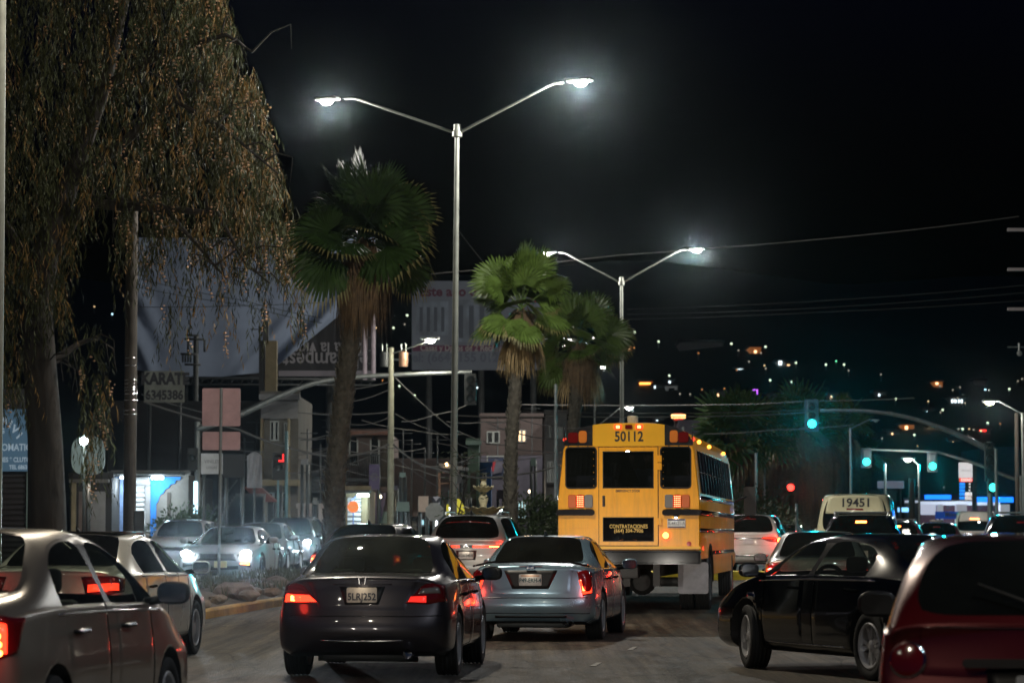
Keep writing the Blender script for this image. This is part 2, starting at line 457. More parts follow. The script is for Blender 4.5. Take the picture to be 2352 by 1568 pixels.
def sedan(**k):
    """profile table of a three-box saloon; every length can be overridden"""
    d = dict(L=4.85, w=.91, H=1.47, lip=1.03, lipx=.12, deck=.80, dz=1.06, rx=1.55, fx=2.75, cx=3.48, cz=1.0, hz=.84, nz=.70,
             belt=.95, beltf=.93, yt=.60, tail=.90, zb=.21, bx=2.28, xr=1.02, rw=.33, wbx=2.74, lipw=.74)
    d.update(k); H = d['H']; L = d['L']; w = d['w']; b = d['belt']; bf = d['beltf']; yt = d['yt']; dk = d['deck']; rx = d['rx']; cx = d['cx']; fx = d['fx']; bx = d['bx']
    lp = d['lip']; dz = d['dz']; lw = d['lipw']
    mz = (dz + H - .02) / 2 + .045; mx = (dk + rx) / 2 - .03
    wz = (d['cz'] + H - .02) / 2 + .045; wx = (cx + fx) / 2 + .03
    tab = [
        ('t', .17, .955, .95, .875, b - .05, (d['lipx'] + .03, lw, lp - .06), (d['lipx'] + .01, lw - .10, lp - .025), (d['lipx'] - .03, lp), d['zb'] + .06),
        ('d', .42, .985, .98, .91, b - .02, (.40, lw + .02, lp - .035), (.38, lw - .09, lp - .005), (.34, (lp + dz) / 2 + .005)),
        ('g0', dk + .14, 1, .995, .935, b, (dk + .12, .74, dz - .03), (dk + .09, .655, dz - .008), (dk, dz + .012)),
        ('g1', mx + .20, 1, 1, .945, b + .004, (mx + .22, .675, mz - .065), (mx + .13, .565, mz - .02), (mx, mz)),
        ('r', rx + .25, 1, 1, .95, b + .004, (rx + .22, yt + .01, H - .085), (rx + .12, yt - .085, H - .04), (rx, H - .018)),
        ('m1', bx, 1, 1, .955, b, (bx - .02, yt + .015, H - .06), (bx - .02, yt - .065, H - .012), (bx - .02, H)),
        ('m2', bx + .09, 1, 1, .955, b - .002, (bx + .06, yt + .015, H - .062), (bx + .06, yt - .065, H - .012), (bx + .06, H)),
        ('f', fx + .16, 1, 1, .955, b - .01, (fx + .10, yt, H - .10), (fx + .03, yt - .075, H - .055), (fx - .05, H - .032)),
        ('f1', wx + .2, 1, 1, .955, (b + bf) / 2, (wx + .1, .665, wz - .075), (wx + .04, .59, wz - .035), (wx - .09, wz)),
        ('c', cx + .18, 1, .995, .95, bf, (cx + .1, .775, d['cz'] - .05), (cx + .07, .70, d['cz'] - .025), (cx - .05, d['cz'])),
        ('h1', L - .72, 1, .99, .92, d['hz'] - .05, (L - .72, .74, d['hz'] - .01), (L - .72, .52, d['hz'] + .03), (L - .72, d['hz'] + .055)),
        ('h2', L - .32, .95, .93, .85, d['nz'] - .03, (L - .28, .66, d['nz'] + .01), (L - .26, .5, d['nz'] + .03), (L - .22, d['nz'] + .055)),
        ('n', L - .16, .88, .86, .78, d['nz'] - .09, (L - .13, .60, d['nz'] - .055), (L - .12, .45, d['nz'] - .045), (L - .06, d['nz'] - .03), d['zb'] + .04),
    ]
    roles = [dict(top=8), dict(top=8), dict(top=3, sg=0), dict(top=3, sg=1, door='rd'), dict(sg=1, door='rd'), dict(sg=4, door=None), dict(sg=1, door='fd'),
             dict(top=2, sg=1, door='fd'), dict(top=2, sg=1), dict(top=9), dict(top=9), dict(top=0)]
    if k.get('norear'): roles[3] = dict(top=3, sg=1); roles[4] = dict(sg=1)
    sp = dict(tab=tab, roles=roles, w=w, zb=d['zb'], L=L, H=H, xr=d['xr'], xf=d['xr'] + d['wbx'], rw=d['rw'],
              xcap=k.get('xcap', (.17, .06, .0, .035, .10, .12)), xcapf=(L - .16, L - .05, L, L - .01, L - .04, L - .10), lid=k.get('lid', (0, .62, .55, .55, .66, .74)),
              z3=k.get('z3', .50), z4=k.get('z4', .67), deck=dk, cx=cx, fx=fx, bx=bx, beltf=bf)
    sp['st'] = stations(sp); return sp
def hatch(**k):
    """profile table of a two-box car: hatchback, off-roader or van"""
    d = dict(L=4.5, w=.92, H=1.68, belt=1.02, beltf=.99, yt=.66, zb=.22, bx=2.1, xr=.88, rw=.36, wbx=2.67, fx=3.0, cx=3.45, cz=1.12, hz=1.0, nz=.88, gx=.12, gz=1.06, rx=.45, mid=None, z4=.74, y8=.09)
    d.update(k); H = d['H']; L = d['L']; w = d['w']; b = d['belt']; bf = d['beltf']; yt = d['yt']; cx = d['cx']; fx = d['fx']; bx = d['bx']; gx = d['gx']; gzz = d['gz']; rx = d['rx']; y8 = d['y8']
    q = .975 * w - .06
    mz = (gzz + H) / 2; mx = (gx + rx) / 2 - .02; ym = (q - .03 + yt) / 2
    wz = (d['cz'] + H - .02) / 2 + .04; wx = (cx + fx) / 2 + .03
    tab = [
        ('t', .16, .97, .965, .93, b - .04, (.12, q - .02, gzz - .05), (gx - .02, q - .12, gzz - .03), (gx - .06, gzz - .025), d['zb'] + .05),
        ('g0', .22, .985, .98, .95, b, (gx + .08, q, gzz + .01), (gx + .02, q - .10, gzz + .015), (gx - .03, gzz + .02)),
        ('g1', .42, 1, .995, .96, b + .01, (mx + .16, ym + .03, mz), (mx + .06, ym - .06, mz + .02), (mx, mz + .03)),
        ('r', rx + .28, 1, 1, .965, b + .01, (rx + .22, yt + .01, H - .10), (rx + .10, yt - y8, H - .045), (rx + .02, H - .025)),
        ('q', rx + .62, 1, 1, .965, b + .01, (rx + .58, yt + .02, H - .07), (rx + .55, yt - .05, H - .012), (rx + .5, H)),
        ('m1', bx, 1, 1, .965, b, (bx - .02, yt + .025, H - .06), (bx - .02, yt - .05, H - .005), (bx - .02, H + .005)),
        ('m2', bx + .09, 1, 1, .965, b - .002, (bx + .06, yt + .025, H - .06), (bx + .06, yt - .05, H - .005), (bx + .06, H + .005)),
        ('f', fx + .16, 1, 1, .965, b - .01, (fx + .10, yt, H - .11), (fx + .03, yt - .07, H - .06), (fx - .05, H - .035)),
        ('f1', wx + .15, 1, 1, .96, (b + bf) / 2, (wx + .1, ym, wz - .07), (wx + .04, ym - .07, wz - .03), (wx - .07, wz)),
        ('c', cx + .16, 1, .995, .955, bf, (cx + .1, q - .02, d['cz'] - .06), (cx + .07, q - .10, d['cz'] - .03), (cx - .05, d['cz'])),
        ('h1', (cx + L) / 2 + .1, 1, .99, .93, d['hz'] - .05, ((cx + L) / 2 + .1, w * .82, d['hz'] - .01), ((cx + L) / 2 + .1, w * .6, d['hz'] + .03), ((cx + L) / 2 + .1, d['hz'] + .05)),
        ('h2', L - .22, .95, .93, .87, d['nz'] - .03, (L - .2, w * .75, d['nz'] + .01), (L - .18, w * .55, d['nz'] + .03), (L - .15, d['nz'] + .05)),
        ('n', L - .12, .88, .86, .80, d['nz'] - .10, (L - .10, w * .66, d['nz'] - .07), (L - .09, w * .5, d['nz'] - .06), (L - .05, d['nz'] - .05), d['zb'] + .04),
    ]
    g1s = 1 if k.get('rq', True) else 0
    roles = [dict(top=0), dict(top=3), dict(top=3, sg=g1s), dict(sg=g1s), dict(sg=1, door='rd'), dict(sg=4), dict(sg=1, door='fd'), dict(top=2, sg=1, door='fd'), dict(top=2, sg=1), dict(top=9), dict(top=9), dict()]
    sp = dict(tab=tab, roles=roles, w=w, zb=d['zb'], L=L, H=H, xr=d['xr'], xf=d['xr'] + d['wbx'], rw=d['rw'],
              xcap=k.get('xcap', (.16, .05, .0, .05, .07, .10)), xcapf=(L - .12, L - .03, L, L - .005, L - .03, L - .08), lid=k.get('lid', (0, .8, .8, .8, .82, .85)),
              z3=k.get('z3', .52), z4=d['z4'], deck=gx + .02, cx=cx, fx=fx, bx=bx, beltf=bf, hatch=True)
    sp['st'] = stations(sp); return sp

def make_car(name, sp, m, level=3, gl=None, wheels='ten', detail=True, rim=None, steer=0, roof_top=None, plastic=None, trimm=None, mirror=None, interior=True, handle=None):
    root = empty(name)
    bm = car_shell(sp, level)
    bvh = BVHTree.FromBMesh(bm)
    ctr = trimm or M_SATIN
    g_side = gl or glass('tinted_glass', (.10, .11, .11)); g_front = g_rear = g_side
    if isinstance(gl, (list, tuple)): g_side, g_front, g_rear = gl
    for idx, nm, gm in ((2, 'windscreen', g_front), (3, 'rear_window', g_rear)):
        nb = split_off(bm, {idx}, .028)
        if len(nb.faces): obj(nm, nb, [gm, M_SATIN], root, 'all')
    sg = split_off(bm, {1})
    sg.faces.ensure_lookup_table()
    for isl in islands(sg):
        one = sg.copy(); one.faces.ensure_lookup_table()
        bmesh.ops.delete(one, geom=[f for f in one.faces if f.index not in isl], context='FACES')
        r = bmesh.ops.inset_region(one, faces=one.faces[:], thickness=.02, use_even_offset=True)
        for f in r['faces']: f.material_index = 1
        obj('window', one, [g_side, ctr], root, 'all')
    sg.free()
    for idx, nm in ((7, 'door'), (6, 'door'), (8, 'boot_lid'), (9, 'bonnet')):
        nb = split_off(bm, {idx})
        nb.faces.ensure_lookup_table()
        for isl in islands(nb):
            one = nb.copy(); one.faces.ensure_lookup_table()
            bmesh.ops.delete(one, geom=[f for f in one.faces if f.index not in isl], context='FACES')
            r = bmesh.ops.inset_region(one, faces=one.faces[:], thickness=.007 if level > 2 else .010, use_even_offset=True)
            for f in r['faces']: f.material_index = 1
            for v in one.verts:
                if v.is_boundary: v.co -= v.normal * .006
            cy = sum((v.co.y for v in one.verts)) / len(one.verts); cx_ = max(v.co.x for v in one.verts)
            if 'hatch' in sp and nm == 'boot_lid': nm2 = 'tailgate'
            else: nm2 = nm
            d = obj(nm2, one, [m, M_SATIN], root, 'all')
            if nm == 'door' and detail:
                xm = min(v.co.x for v in d.data.vertices); s = 1 if cy > 0 else -1
                zh = sp['tab'][5][5] - .09
                x0 = xm + .14 if idx == 7 else max(xm, sp['tab'][3][1]) + .12
                if 'hatch' in sp and idx == 6: x0 = xm + .10
                q = bvh.find_nearest(Vector((x0 + .1, s * 1.2, zh)))[0]
                hb = bmesh.new(); tube(hb, [(x0, q.y, q.z - .002), (x0 + .02, q.y + s * .035, q.z), (x0 + .19, q.y + s * .037, q.z + .004), (x0 + .22, q.y, q.z + .004)], [.012, .016, .016, .012], 8)
                obj('handle', hb, handle or m, d, True)
        nb.free()
    mats = [m, m, m, m, M_SATIN, M_BLACK, m, m, m, m, plastic or m]
    obj('body', bm, mats, root, 'all')
    for wx, st_ in ((sp['xr'], 0), (sp['xf'], steer)):
        for s in (1, -1):
            make_wheel(root, (wx, s * (sp['w'] - .125), sp['rw']), sp['rw'], .225, s, wheels, rim, st_, not detail)
    # door mirrors
    zz = sp['beltf'] + .09
    for s in (1, -1):
        x = sp['cx'] - .12; y = sp['w'] - .03
        mb = bmesh.new(); r_ = bmesh.ops.create_uvsphere(mb, u_segments=14, v_segments=10, radius=1)
        for v in mb.verts:
            c_ = v.co; k_ = 1 if c_.x > 0 else .35
            v.co = Vector((x + .02 + c_.x * .10 * k_, s * (y + .15) + math.copysign(abs(c_.y) ** .7, c_.y) * .115, zz + math.copysign(abs(c_.z) ** .7, c_.z) * .078))
        tube(mb, [(x + .03, s * (y - .04), zz - .06), (x + .03, s * (y + .08), zz - .04)], .03, 8)
        mo = obj('mirror', mb, mirror or m, root, 'all')
        gb = bmesh.new(); rrect(gb, min(s * (y + .055), s * (y + .245)), max(s * (y + .055), s * (y + .245)), zz - .06, zz + .06, .035, x - .022, x - .013)
        obj('mirror_glass', gb, M_CHROME, mo, True)
    if interior:
        for s in (1, -1):
            sb = bmesh.new(); X = sp['bx'] + .05
            box(sb, X, X + .5, s * .38 - .24, s * .38 + .24, .35, .52, bev=.04)
            box(sb, X - .12, X + .03, s * .38 - .23, s * .38 + .23, .5, 1.02 + (sp['H'] - 1.47) * .6, bev=.05)
            box(sb, X - .10, X - .01, s * .38 - .12, s * .38 + .12, 1.06 + (sp['H'] - 1.47) * .6, 1.22 + (sp['H'] - 1.47) * .6, bev=.04)
            obj('seat', sb, M_SEAT, root, True)
        sb = bmesh.new(); X = sp['bx'] - 1.05
        box(sb, X + .12, X + .6, -.62, .62, .35, .5, bev=.04); box(sb, X, X + .14, -.62, .62, .48, .98 + (sp['H'] - 1.47) * .6, bev=.05)
        for s in (-.36, .36): box(sb, X + .02, X + .1, s - .12, s + .12, .96 + (sp['H'] - 1.47) * .6, 1.10 + (sp['H'] - 1.47) * .6, bev=.03)
        obj('rear_seat', sb, M_SEAT, root, True)
        sb = bmesh.new(); box(sb, sp['cx'] - .45, sp['cx'] - .1, -.66, .66, .62, .93 + (sp['H'] - 1.47) * .3, bev=.04)
        lathe(sb, [(.165, -.012), (.19, 0), (.165, .012), (.145, 0)], 18, 'x', (sp['cx'] - .62, .37, .95))
        obj('dashboard', sb, M_BLACK, root, True)
    root['_L'] = sp['L']
    return root, bvh
def lamp(root, bvh, top, bot, m, name='taillight', sides=(1, -1), lit=None, off=.008, mats=None, **k):
    """a lamp on each side; lit = list of (top, bot, material, sides) glowing pieces inside it"""
    out = []
    for s in sides:
        o = obj(name, patch(bvh, top, bot, off, .02, mirror=(s < 0), **k), m, root, 'all'); out.append(o)
        for (t2, b2, m2, sd) in (lit or []):
            if s in sd: obj('lens', patch(bvh, t2, b2, off + .004, .006, 6, 4, mirror=(s < 0)), m2, o, 'all')
    return out
def plate(root, bvh, z, txt, y=0, w=.31, h=.155, m=None, top=None, size=.105, ink=None, x=None, head=None, dz=0):
    q = hit_rear(bvh, y, z); X = (q.x if x is None else x) - .022
    pb = bmesh.new(); rrect(pb, y - w / 2, y + w / 2, z - h / 2, z + h / 2, .014, X, X + .012)
    p = obj('licence_plate', pb, m or M_PLATE, root, True)
    if txt: text(txt, size, ink or M_INK, p, 'plate_number', bold=.0015, mtx=REAR(y, z - .008 + dz, X - .003), sxy=(.86, 1.0))
    if head:
        hb = bmesh.new(); box(hb, X - .0025, X + .001, y - w / 2 + .03, y + w / 2 - .03, z + h / 2 - .032, z + h / 2 - .012)
        obj('plate_band', hb, head, p)
    return p
def ribbon(bvh, pts, width, m, root, name, off=.004, thick=.004, n=14):
    pts = seg_pts(pts, n)
    top = [(p.x, p.y, p.z + width / 2) for p in pts]; bot = [(p.x, p.y, p.z - width / 2) for p in pts]
    return obj(name, patch(bvh, top, bot, off, thick, n, 2), m, root, 'all')
def put(root, rear, heading, label, cat='car', group=None, z=None):
    """stand the car with the middle of its tail at rear=(x,y), pointing along heading (degrees right of straight ahead)"""
    root.location = (rear[0], rear[1], gz(rear[1]) if z is None else z); root.rotation_euler = (0, 0, R(90 - heading))
    tag(root, label, cat, group); return root
# ================================================================ ground
def road_sheet():
    bm = bmesh.new(); ys = [-40, 0, 20, 38, 42, 43, 44, 46, 48, 52, 56, 60, 65, 70, 80, 100, 140, 200, 320, 900, 3000]; xs = [-900, -200, -60, -20, 0, 20, 60, 200, 900]
    g = [[bm.verts.new((x, y, gz(y) if y < 320 else gz(320))) for x in xs] for y in ys]
    for j in range(len(ys) - 1):
        for i in range(len(xs) - 1): bm.faces.new((g[j][i], g[j][i + 1], g[j + 1][i + 1], g[j + 1][i]))
    return bm
def asphalt():
    m = bpy.data.materials.new('asphalt'); m.use_nodes = True; n, l = nodes(m); b = n['Principled BSDF']
    tc = n.new('ShaderNodeTexCoord')
    def noise(sc, det, src, rough=.6):
        t = n.new('ShaderNodeTexNoise'); t.inputs['Scale'].default_value = sc; t.inputs['Detail'].default_value = det; t.inputs['Roughness'].default_value = rough; l.new(src, t.inputs['Vector']); return t.outputs['Fac']
    mp = n.new('ShaderNodeMapping'); mp.inputs['Scale'].default_value = (1, .18, 1); mp.inputs['Rotation'].default_value = (0, 0, R(7)); l.new(tc.outputs['Object'], mp.inputs[0])
    big = noise(.55, 5, mp.outputs[0]); mid = noise(3.2, 9, mp.outputs[0], .8); fine = noise(26, 4, mp.outputs[0], .8)
    r1 = n.new('ShaderNodeValToRGB'); r1.color_ramp.elements[0].position = .38; r1.color_ramp.elements[1].position = .64
    r1.color_ramp.elements[0].color = (.016, .013, .010, 1); r1.color_ramp.elements[1].color = (.085, .070, .050, 1)
    a = n.new('ShaderNodeMath'); a.operation = 'MULTIPLY_ADD'; a.inputs[1].default_value = .55; l.new(mid, a.inputs[0])
    c = n.new('ShaderNodeMath'); c.operation = 'MULTIPLY'; c.inputs[1].default_value = .45; l.new(big, c.inputs[0]); l.new(c.outputs[0], a.inputs[2])
    l.new(a.outputs[0], r1.inputs[0])
    mx = n.new('ShaderNodeMix'); mx.data_type = 'RGBA'; mx.blend_type = 'OVERLAY'; mx.inputs[0].default_value = .9; l.new(r1.outputs[0], mx.inputs[6]); l.new(fine, mx.inputs[7])
    # tyre-polished streaks along the lane, cracks and dark patches
    mp2 = n.new('ShaderNodeMapping'); mp2.inputs['Scale'].default_value = (2.6, .05, 1); mp2.inputs['Rotation'].default_value = (0, 0, R(7)); l.new(tc.outputs['Object'], mp2.inputs[0])
    st = noise(1.6, 6, mp2.outputs[0], .75); sr = n.new('ShaderNodeMapRange'); sr.inputs['From Min'].default_value = .36; sr.inputs['From Max'].default_value = .64; sr.inputs['To Min'].default_value = .3; sr.inputs['To Max'].default_value = 1.75; l.new(st, sr.inputs['Value'])
    mp3 = n.new('ShaderNodeMapping'); mp3.inputs['Scale'].default_value = (.55, .10, 1); l.new(tc.outputs['Object'], mp3.inputs[0])
    wn = n.new('ShaderNodeTexNoise'); wn.inputs['Scale'].default_value = 1.5; wn.inputs['Detail'].default_value = 4; l.new(mp3.outputs[0], wn.inputs['Vector']); vm = n.new('ShaderNodeVectorMath'); vm.operation = 'ADD'; l.new(mp3.outputs[0], vm.inputs[0]); l.new(wn.outputs['Color'], vm.inputs[1])
    vo = n.new('ShaderNodeTexVoronoi'); vo.feature = 'DISTANCE_TO_EDGE'; vo.inputs['Scale'].default_value = 1.3; l.new(vm.outputs[0], vo.inputs['Vector'])
    vr = n.new('ShaderNodeMapRange'); vr.inputs['From Min'].default_value = .004; vr.inputs['From Max'].default_value = .022; vr.inputs['To Min'].default_value = .35; vr.inputs['To Max'].default_value = 1; l.new(vo.outputs['Distance'], vr.inputs['Value'])
    ml = n.new('ShaderNodeMath'); ml.operation = 'MULTIPLY'; l.new(sr.outputs[0], ml.inputs[0]); l.new(vr.outputs[0], ml.inputs[1])
    hs = n.new('ShaderNodeHueSaturation'); l.new(mx.outputs[2], hs.inputs['Color']); l.new(ml.outputs[0], hs.inputs['Value']); l.new(hs.outputs[0], b.inputs['Base Color'])
    rr = n.new('ShaderNodeMapRange'); rr.inputs['From Min'].default_value = .3; rr.inputs['From Max'].default_value = .75; rr.inputs['To Min'].default_value = .62; rr.inputs['To Max'].default_value = .95; b.inputs['Specular IOR Level'].default_value = .3
    l.new(mid, rr.inputs['Value']); l.new(rr.outputs[0], b.inputs['Roughness'])
    bp = n.new('ShaderNodeBump'); bp.inputs['Strength'].default_value = .8; bp.inputs['Distance'].default_value = .02; l.new(fine, bp.inputs['Height']); l.new(bp.outputs[0], b.inputs['Normal'])
    return m
tag(obj('road', road_sheet(), asphalt(), smooth='all'), kind='structure')

# the raised median between the carriageways
RE = [(-7.8, 28), (-6.9, 36), (-6.1, 41), (-5.15, 46.7), (-4.27, 52.7), (-3.0, 61), (-1.1, 73.5), (.4, 84), (3.0, 103), (5.0, 117), (9.5, 148)]
LE = [(-9.6, 28), (-9.2, 36), (-8.9, 41), (-8.4, 46.7), (-7.9, 52.7), (-6.9, 61), (-3.9, 73.5), (-1.6, 84), (1.2, 103), (3.4, 117), (8.2, 148)]
def lerp_line(P, D):
    for a, b in zip(P, P[1:]):
        if a[1] <= D <= b[1]: return a[0] + (b[0] - a[0]) * (D - a[1]) / (b[1] - a[1])
    return P[-1][0]
M_KERB = mat('painted_kerb', (.40, .25, .07), .8, var=.45, vscale=1.6, bump=.5, bscale=18)
M_DIRT = mat('dirt', (.075, .058, .042), .95, var=.5, vscale=2.5, bump=1.0, bscale=14)
def kerb_bm(P, side):
    bm = bmesh.new(); Ds = [28 + k * 1.5 for k in range(81)]; rows = []
    for D in Ds:
        x = lerp_line(P, D) + .02 * math.sin(D * 3.1); z = gz(D)
        rows.append([bm.verts.new((x + side * o, D, z + h)) for o, h in ((0, -.05), (0, .12), (.025, .15), (.17, .152), (.17, 0))])
    for a, b in zip(rows, rows[1:]):
        for i in range(4): bm.faces.new((a[i], a[i + 1], b[i + 1], b[i]))
    bmesh.ops.recalc_face_normals(bm, faces=bm.faces); return bm
tag(obj('kerb', kerb_bm(RE, -1), M_KERB), kind='structure')
tag(obj('kerb', kerb_bm(LE, 1), M_KERB), kind='structure')
def median_bm():
    bm = bmesh.new(); rnd = random.Random(5); rows = []; D = 28
    while D < 148:
        a = lerp_line(LE, D) + .16; b = lerp_line(RE, D) - .16; row = []
        for k in range(15):
            t = k / 14; e = min(1, 4 * t * (1 - t) * 1.4)
            row.append(bm.verts.new((a + (b - a) * t, D, gz(D) + .13 + (e * (.10 + .10 * rnd.random() + .06 * math.sin(D * 1.7 + t * 5)) if 0 < k < 14 else 0))))
        rows.append(row); D += .45
    for a, b in zip(rows, rows[1:]):
        for i in range(14): bm.faces.new((a[i], a[i + 1], b[i + 1], b[i]))
    bmesh.ops.recalc_face_normals(bm, faces=bm.faces); return bm
tag(obj('dirt_ground', median_bm(), M_DIRT, smooth='all'), kind='structure')
def medz(D, f=.5): return gz(D) + .26
# far side pavement on the left and its kerb, yellow kerb island ahead of the bus
def strip(name, P, w0, h, m, D0=50, D1=150):
    bm = bmesh.new(); rows = []; D = D0
    while D <= D1:
        x = P(D); rows.append([bm.verts.new((x, D, gz(D) - .02)), bm.verts.new((x, D, gz(D) + h)), bm.verts.new((x - w0, D, gz(D) + h))]); D += 5
    for a, b in zip(rows, rows[1:]):
        for i in range(2): bm.faces.new((a[i], a[i + 1], b[i + 1], b[i]))
    bmesh.ops.recalc_face_normals(bm, faces=bm.faces); return tag(obj(name, bm, m), kind='structure')
strip('pavement', lambda D: -13.2 + .12 * (D - 60) if D < 100 else -8.4 + .14 * (D - 100), 60, .14, M_CONC)
M_YEL = mat('yellow_road_paint', (.62, .50, .04), .7, var=.3, vscale=5)
bm = bmesh.new(); poly(bm, [(2.0, 69, gz(69) - .01), (6.3, 70.5, gz(70) - .01), (6.3, 71.6, gz(71) - .01), (2.0, 70.1, gz(70) - .01)], (0, 0, .22))
tag(obj('kerb', bm, M_YEL), kind='structure')
bm = bmesh.new()
M_WHITE = mat('worn_white_paint', (.22, .21, .19), .8, var=.9, vscale=9)
for (x, y) in ((-.2, 23), (.25, 27), (.85, 31.5), (1.45, 36)):
    poly(bm, [(x, y, .004), (x + .07, y, .004), (x + .17, y + .9, .004), (x + .11, y + .9, .004)], (0, 0, .003))
tag(obj('lane_marking', bm, M_WHITE), kind='structure')

# ---------------------------------------------------------------- street lamps: real lit luminaires
LAMPCOL = (1.0, .96, .88)
M_LAMP = glow('lamp_lens', LAMPCOL, 90)
def luminaire(parent, p, d, power, sc=1.0, col=LAMPCOL, m=None, spread=170):
    """LED head at p that points outwards along d"""
    d = Vector((d[0], d[1], 0)).normalized(); s = Vector((-d.y, d.x, 0)); fr = frame(d, s, p)
    bm = bmesh.new(); box(bm, -.30 * sc, .34 * sc, -.15 * sc, .15 * sc, -.01, .07 * sc, bev=.02 * sc)
    for v in bm.verts: v.co = fr @ v.co
    h = obj('lamp_head', bm, M_STEEL, parent, True)
    lb = bmesh.new(); bmesh.ops.create_uvsphere(lb, u_segments=16, v_segments=8, radius=1)
    for v in lb.verts: v.co = fr @ Vector((.05 * sc + v.co.x * .17 * sc, v.co.y * .125 * sc, -.035 + v.co.z * .10 * sc))
    obj('lens', lb, m or M_LAMP, h, True)
    if power:
        L = bpy.data.lights.new('lamp_light', 'POINT'); L.energy = power; L.color = col; L.shadow_soft_size = .12
        o = bpy.data.objects.new('lamp_light', L); link(o, h); o.location = fr @ Vector((.05 * sc, 0, -.24 * sc))
    return h
def double_lamp(X, D, hub, tips, powers, label, lean=0, r=.084, col=LAMPCOL, group='tall double-arm street lamps along the median'):
    """tips: (x, y, z) world points of the two lamp heads"""
    root = empty('street_lamp', (X, D, gz(D) + .2), 0, label, 'street lamp', group)
    def L(p): return Vector(p) - Vector((X, D, gz(D) + .2))
    z0 = -.25; H = hub - gz(D) - .2
    bm = bmesh.new(); tube(bm, [(0, 0, z0), (lean * .5, 0, H * .5), (lean, 0, H)], [r * 1.15, r, r * .72], 14); o = obj('pole', bm, M_POLE, root, True)
    bm = bmesh.new(); lathe(bm, [(.001, H + .16), (.09, H + .14), (.10, H - .02), (.13, H - .05), (.13, H - .18), (.09, H - .2)], 12, 'z', (lean, 0, 0)); obj('bracket', bm, M_POLE, root, True)
    bm = bmesh.new(); box(bm, -.16, .16, -.16, .16, z0, z0 + .07, bev=.01); obj('base_plate', bm, M_POLE, root)
    for tp, power in zip(tips, powers if isinstance(powers, tuple) else (powers, powers)):
        t = L(tp); d = Vector((t.x - lean, t.y, 0)).normalized(); h0 = Vector((lean, 0, H - .1)); Lh = Vector((t.x - lean, t.y, 0)).length; rise = t.z - h0.z
        bm = bmesh.new(); tube(bm, [h0, h0 + d * Lh * .74 + Vector((0, 0, rise * .93)), h0 + d * Lh * .80 + Vector((0, 0, rise * .99)), h0 + d * Lh * .87 + Vector((0, 0, rise))], [.038, .029, .028, .026], 8)
        obj('arm', bm, M_POLE, root, True)
        luminaire(root, t, d, power, 1.0, col)
    return root
M_POLE = mat('lamp_pole_paint', (.16, .17, .15), .5, .25, var=.22, vscale=3)
LP = 2600
l1 = (sx(750, 75.1), 75.1, 12.98); r1 = (sx(1332, 71.9), 71.9, 12.97)
double_lamp(sx(1040, 73.5), 73.5, 11.95, (l1, r1), (LP * .75, LP * 1.7), 'tallest street lamp with two raised arms, beside the first palm in the median', lean=.10)
double_lamp(sx(1429, 117), 117, 11.9, ((sx(1262, 117), 117.4, 13.1), (sx(1600, 117), 116.6, 13.15)), LP * 1.1, 'farther two-armed street lamp rising behind the yellow bus roof')
double_lamp(-7.29, 40, 11.9, ((-10.5, 40.4, 13.0), (-3.9, 39.6, 13.0)), (LP * .03, LP * 1.8), 'street lamp pole cut by the left edge of the picture', r=.115, col=(1, .90, .72))
double_lamp(8.6, 12, 9.2, ((6.6, 12, 9.8), (10.6, 12, 9.8)), (LP * .28, LP * .1), 'street lamp on the right pavement outside the picture', col=(.88, .94, 1))
double_lamp(14.5, 47, 9.2, ((12.5, 47, 9.8), (16.5, 47, 9.8)), (LP * .4, LP * .1), 'second street lamp on the right pavement outside the picture', col=(.88, .94, 1))
double_lamp(-9.2, 2, 11.9, ((-12.4, 2, 13.0), (-5.9, 2, 13.0)), (LP * .05, LP * .42), 'street lamp standing behind the photographer', col=(1, .88, .68))
# ================================================================ the vehicles
G_DARK = glass('dark_tint', (.045, .05, .05)); G_MID = glass('green_tint', (.50, .58, .50), dust=.04); G_CLR = glass('clear_glass', (.72, .78, .74)); G_BLK = glass('black_tint', (.012, .013, .013))
ONE = (1, -1)
# ---- dark grey saloon in the middle of the picture
P_ACC = paint('graphite_paint', (.050, .045, .052), .6, .30)
sp = sedan(L=4.80, w=.905, H=1.455, lip=1.035, deck=.82, dz=1.055, rx=1.50, belt=.965, tail=.9, lid=(0, .42, .42, .50, .70, .78), xcap=(.16, .05, 0, .055, .12, .13), z4=.655, z3=.50, lipw=.72)
acc, b = make_car('sedan', sp, P_ACC, 3, (G_DARK, G_DARK, glass('olive_tint', (.36, .44, .33), dust=.11)), 'ten')
lamp(acc, b, [(.10, .60, .93), (.10, .72, .985), (.30, .89, .975)], [(.05, .44, .775), (.05, .70, .775), (.26, .93, .79)], M_REDLENS, sides=(-1,), lit=[([(.05, .66, .855), (.05, .50, .845)], [(.05, .66, .79), (.05, .47, .79)], M_REDDIM, (-1,))])
lamp(acc, b, [(.10, .60, .93), (.10, .72, .985), (.30, .89, .975)], [(.05, .44, .775), (.05, .70, .775), (.26, .93, .79)], M_REDLENS, sides=(1,),
     lit=[([(.10, .83, .865), (.06, .55, .855)], [(.08, .86, .79), (.05, .47, .79)], M_REDLIT, (1,)), ([(.07, .75, .85), (.05, .64, .85)], [(.07, .75, .80), (.05, .64, .80)], M_REDHOT, (1,))])
for s in ONE: obj('reversing_lens', patch(b, [(.1, s * .83, .93), (.08, s * .62, .915)], [(.1, s * .85, .875), (.06, s * .57, .87)], .014, .01, 6, 3), M_CLEAR if s < 0 else M_REDLENS, acc, 'all')
o = obj('plate_recess', patch(b, [(.1, .235, .93), (.1, -.235, .93)], [(.05, .17, .755), (.05, -.17, .755)], .004, .006, 12, 4), M_BLACK, acc, 'all')
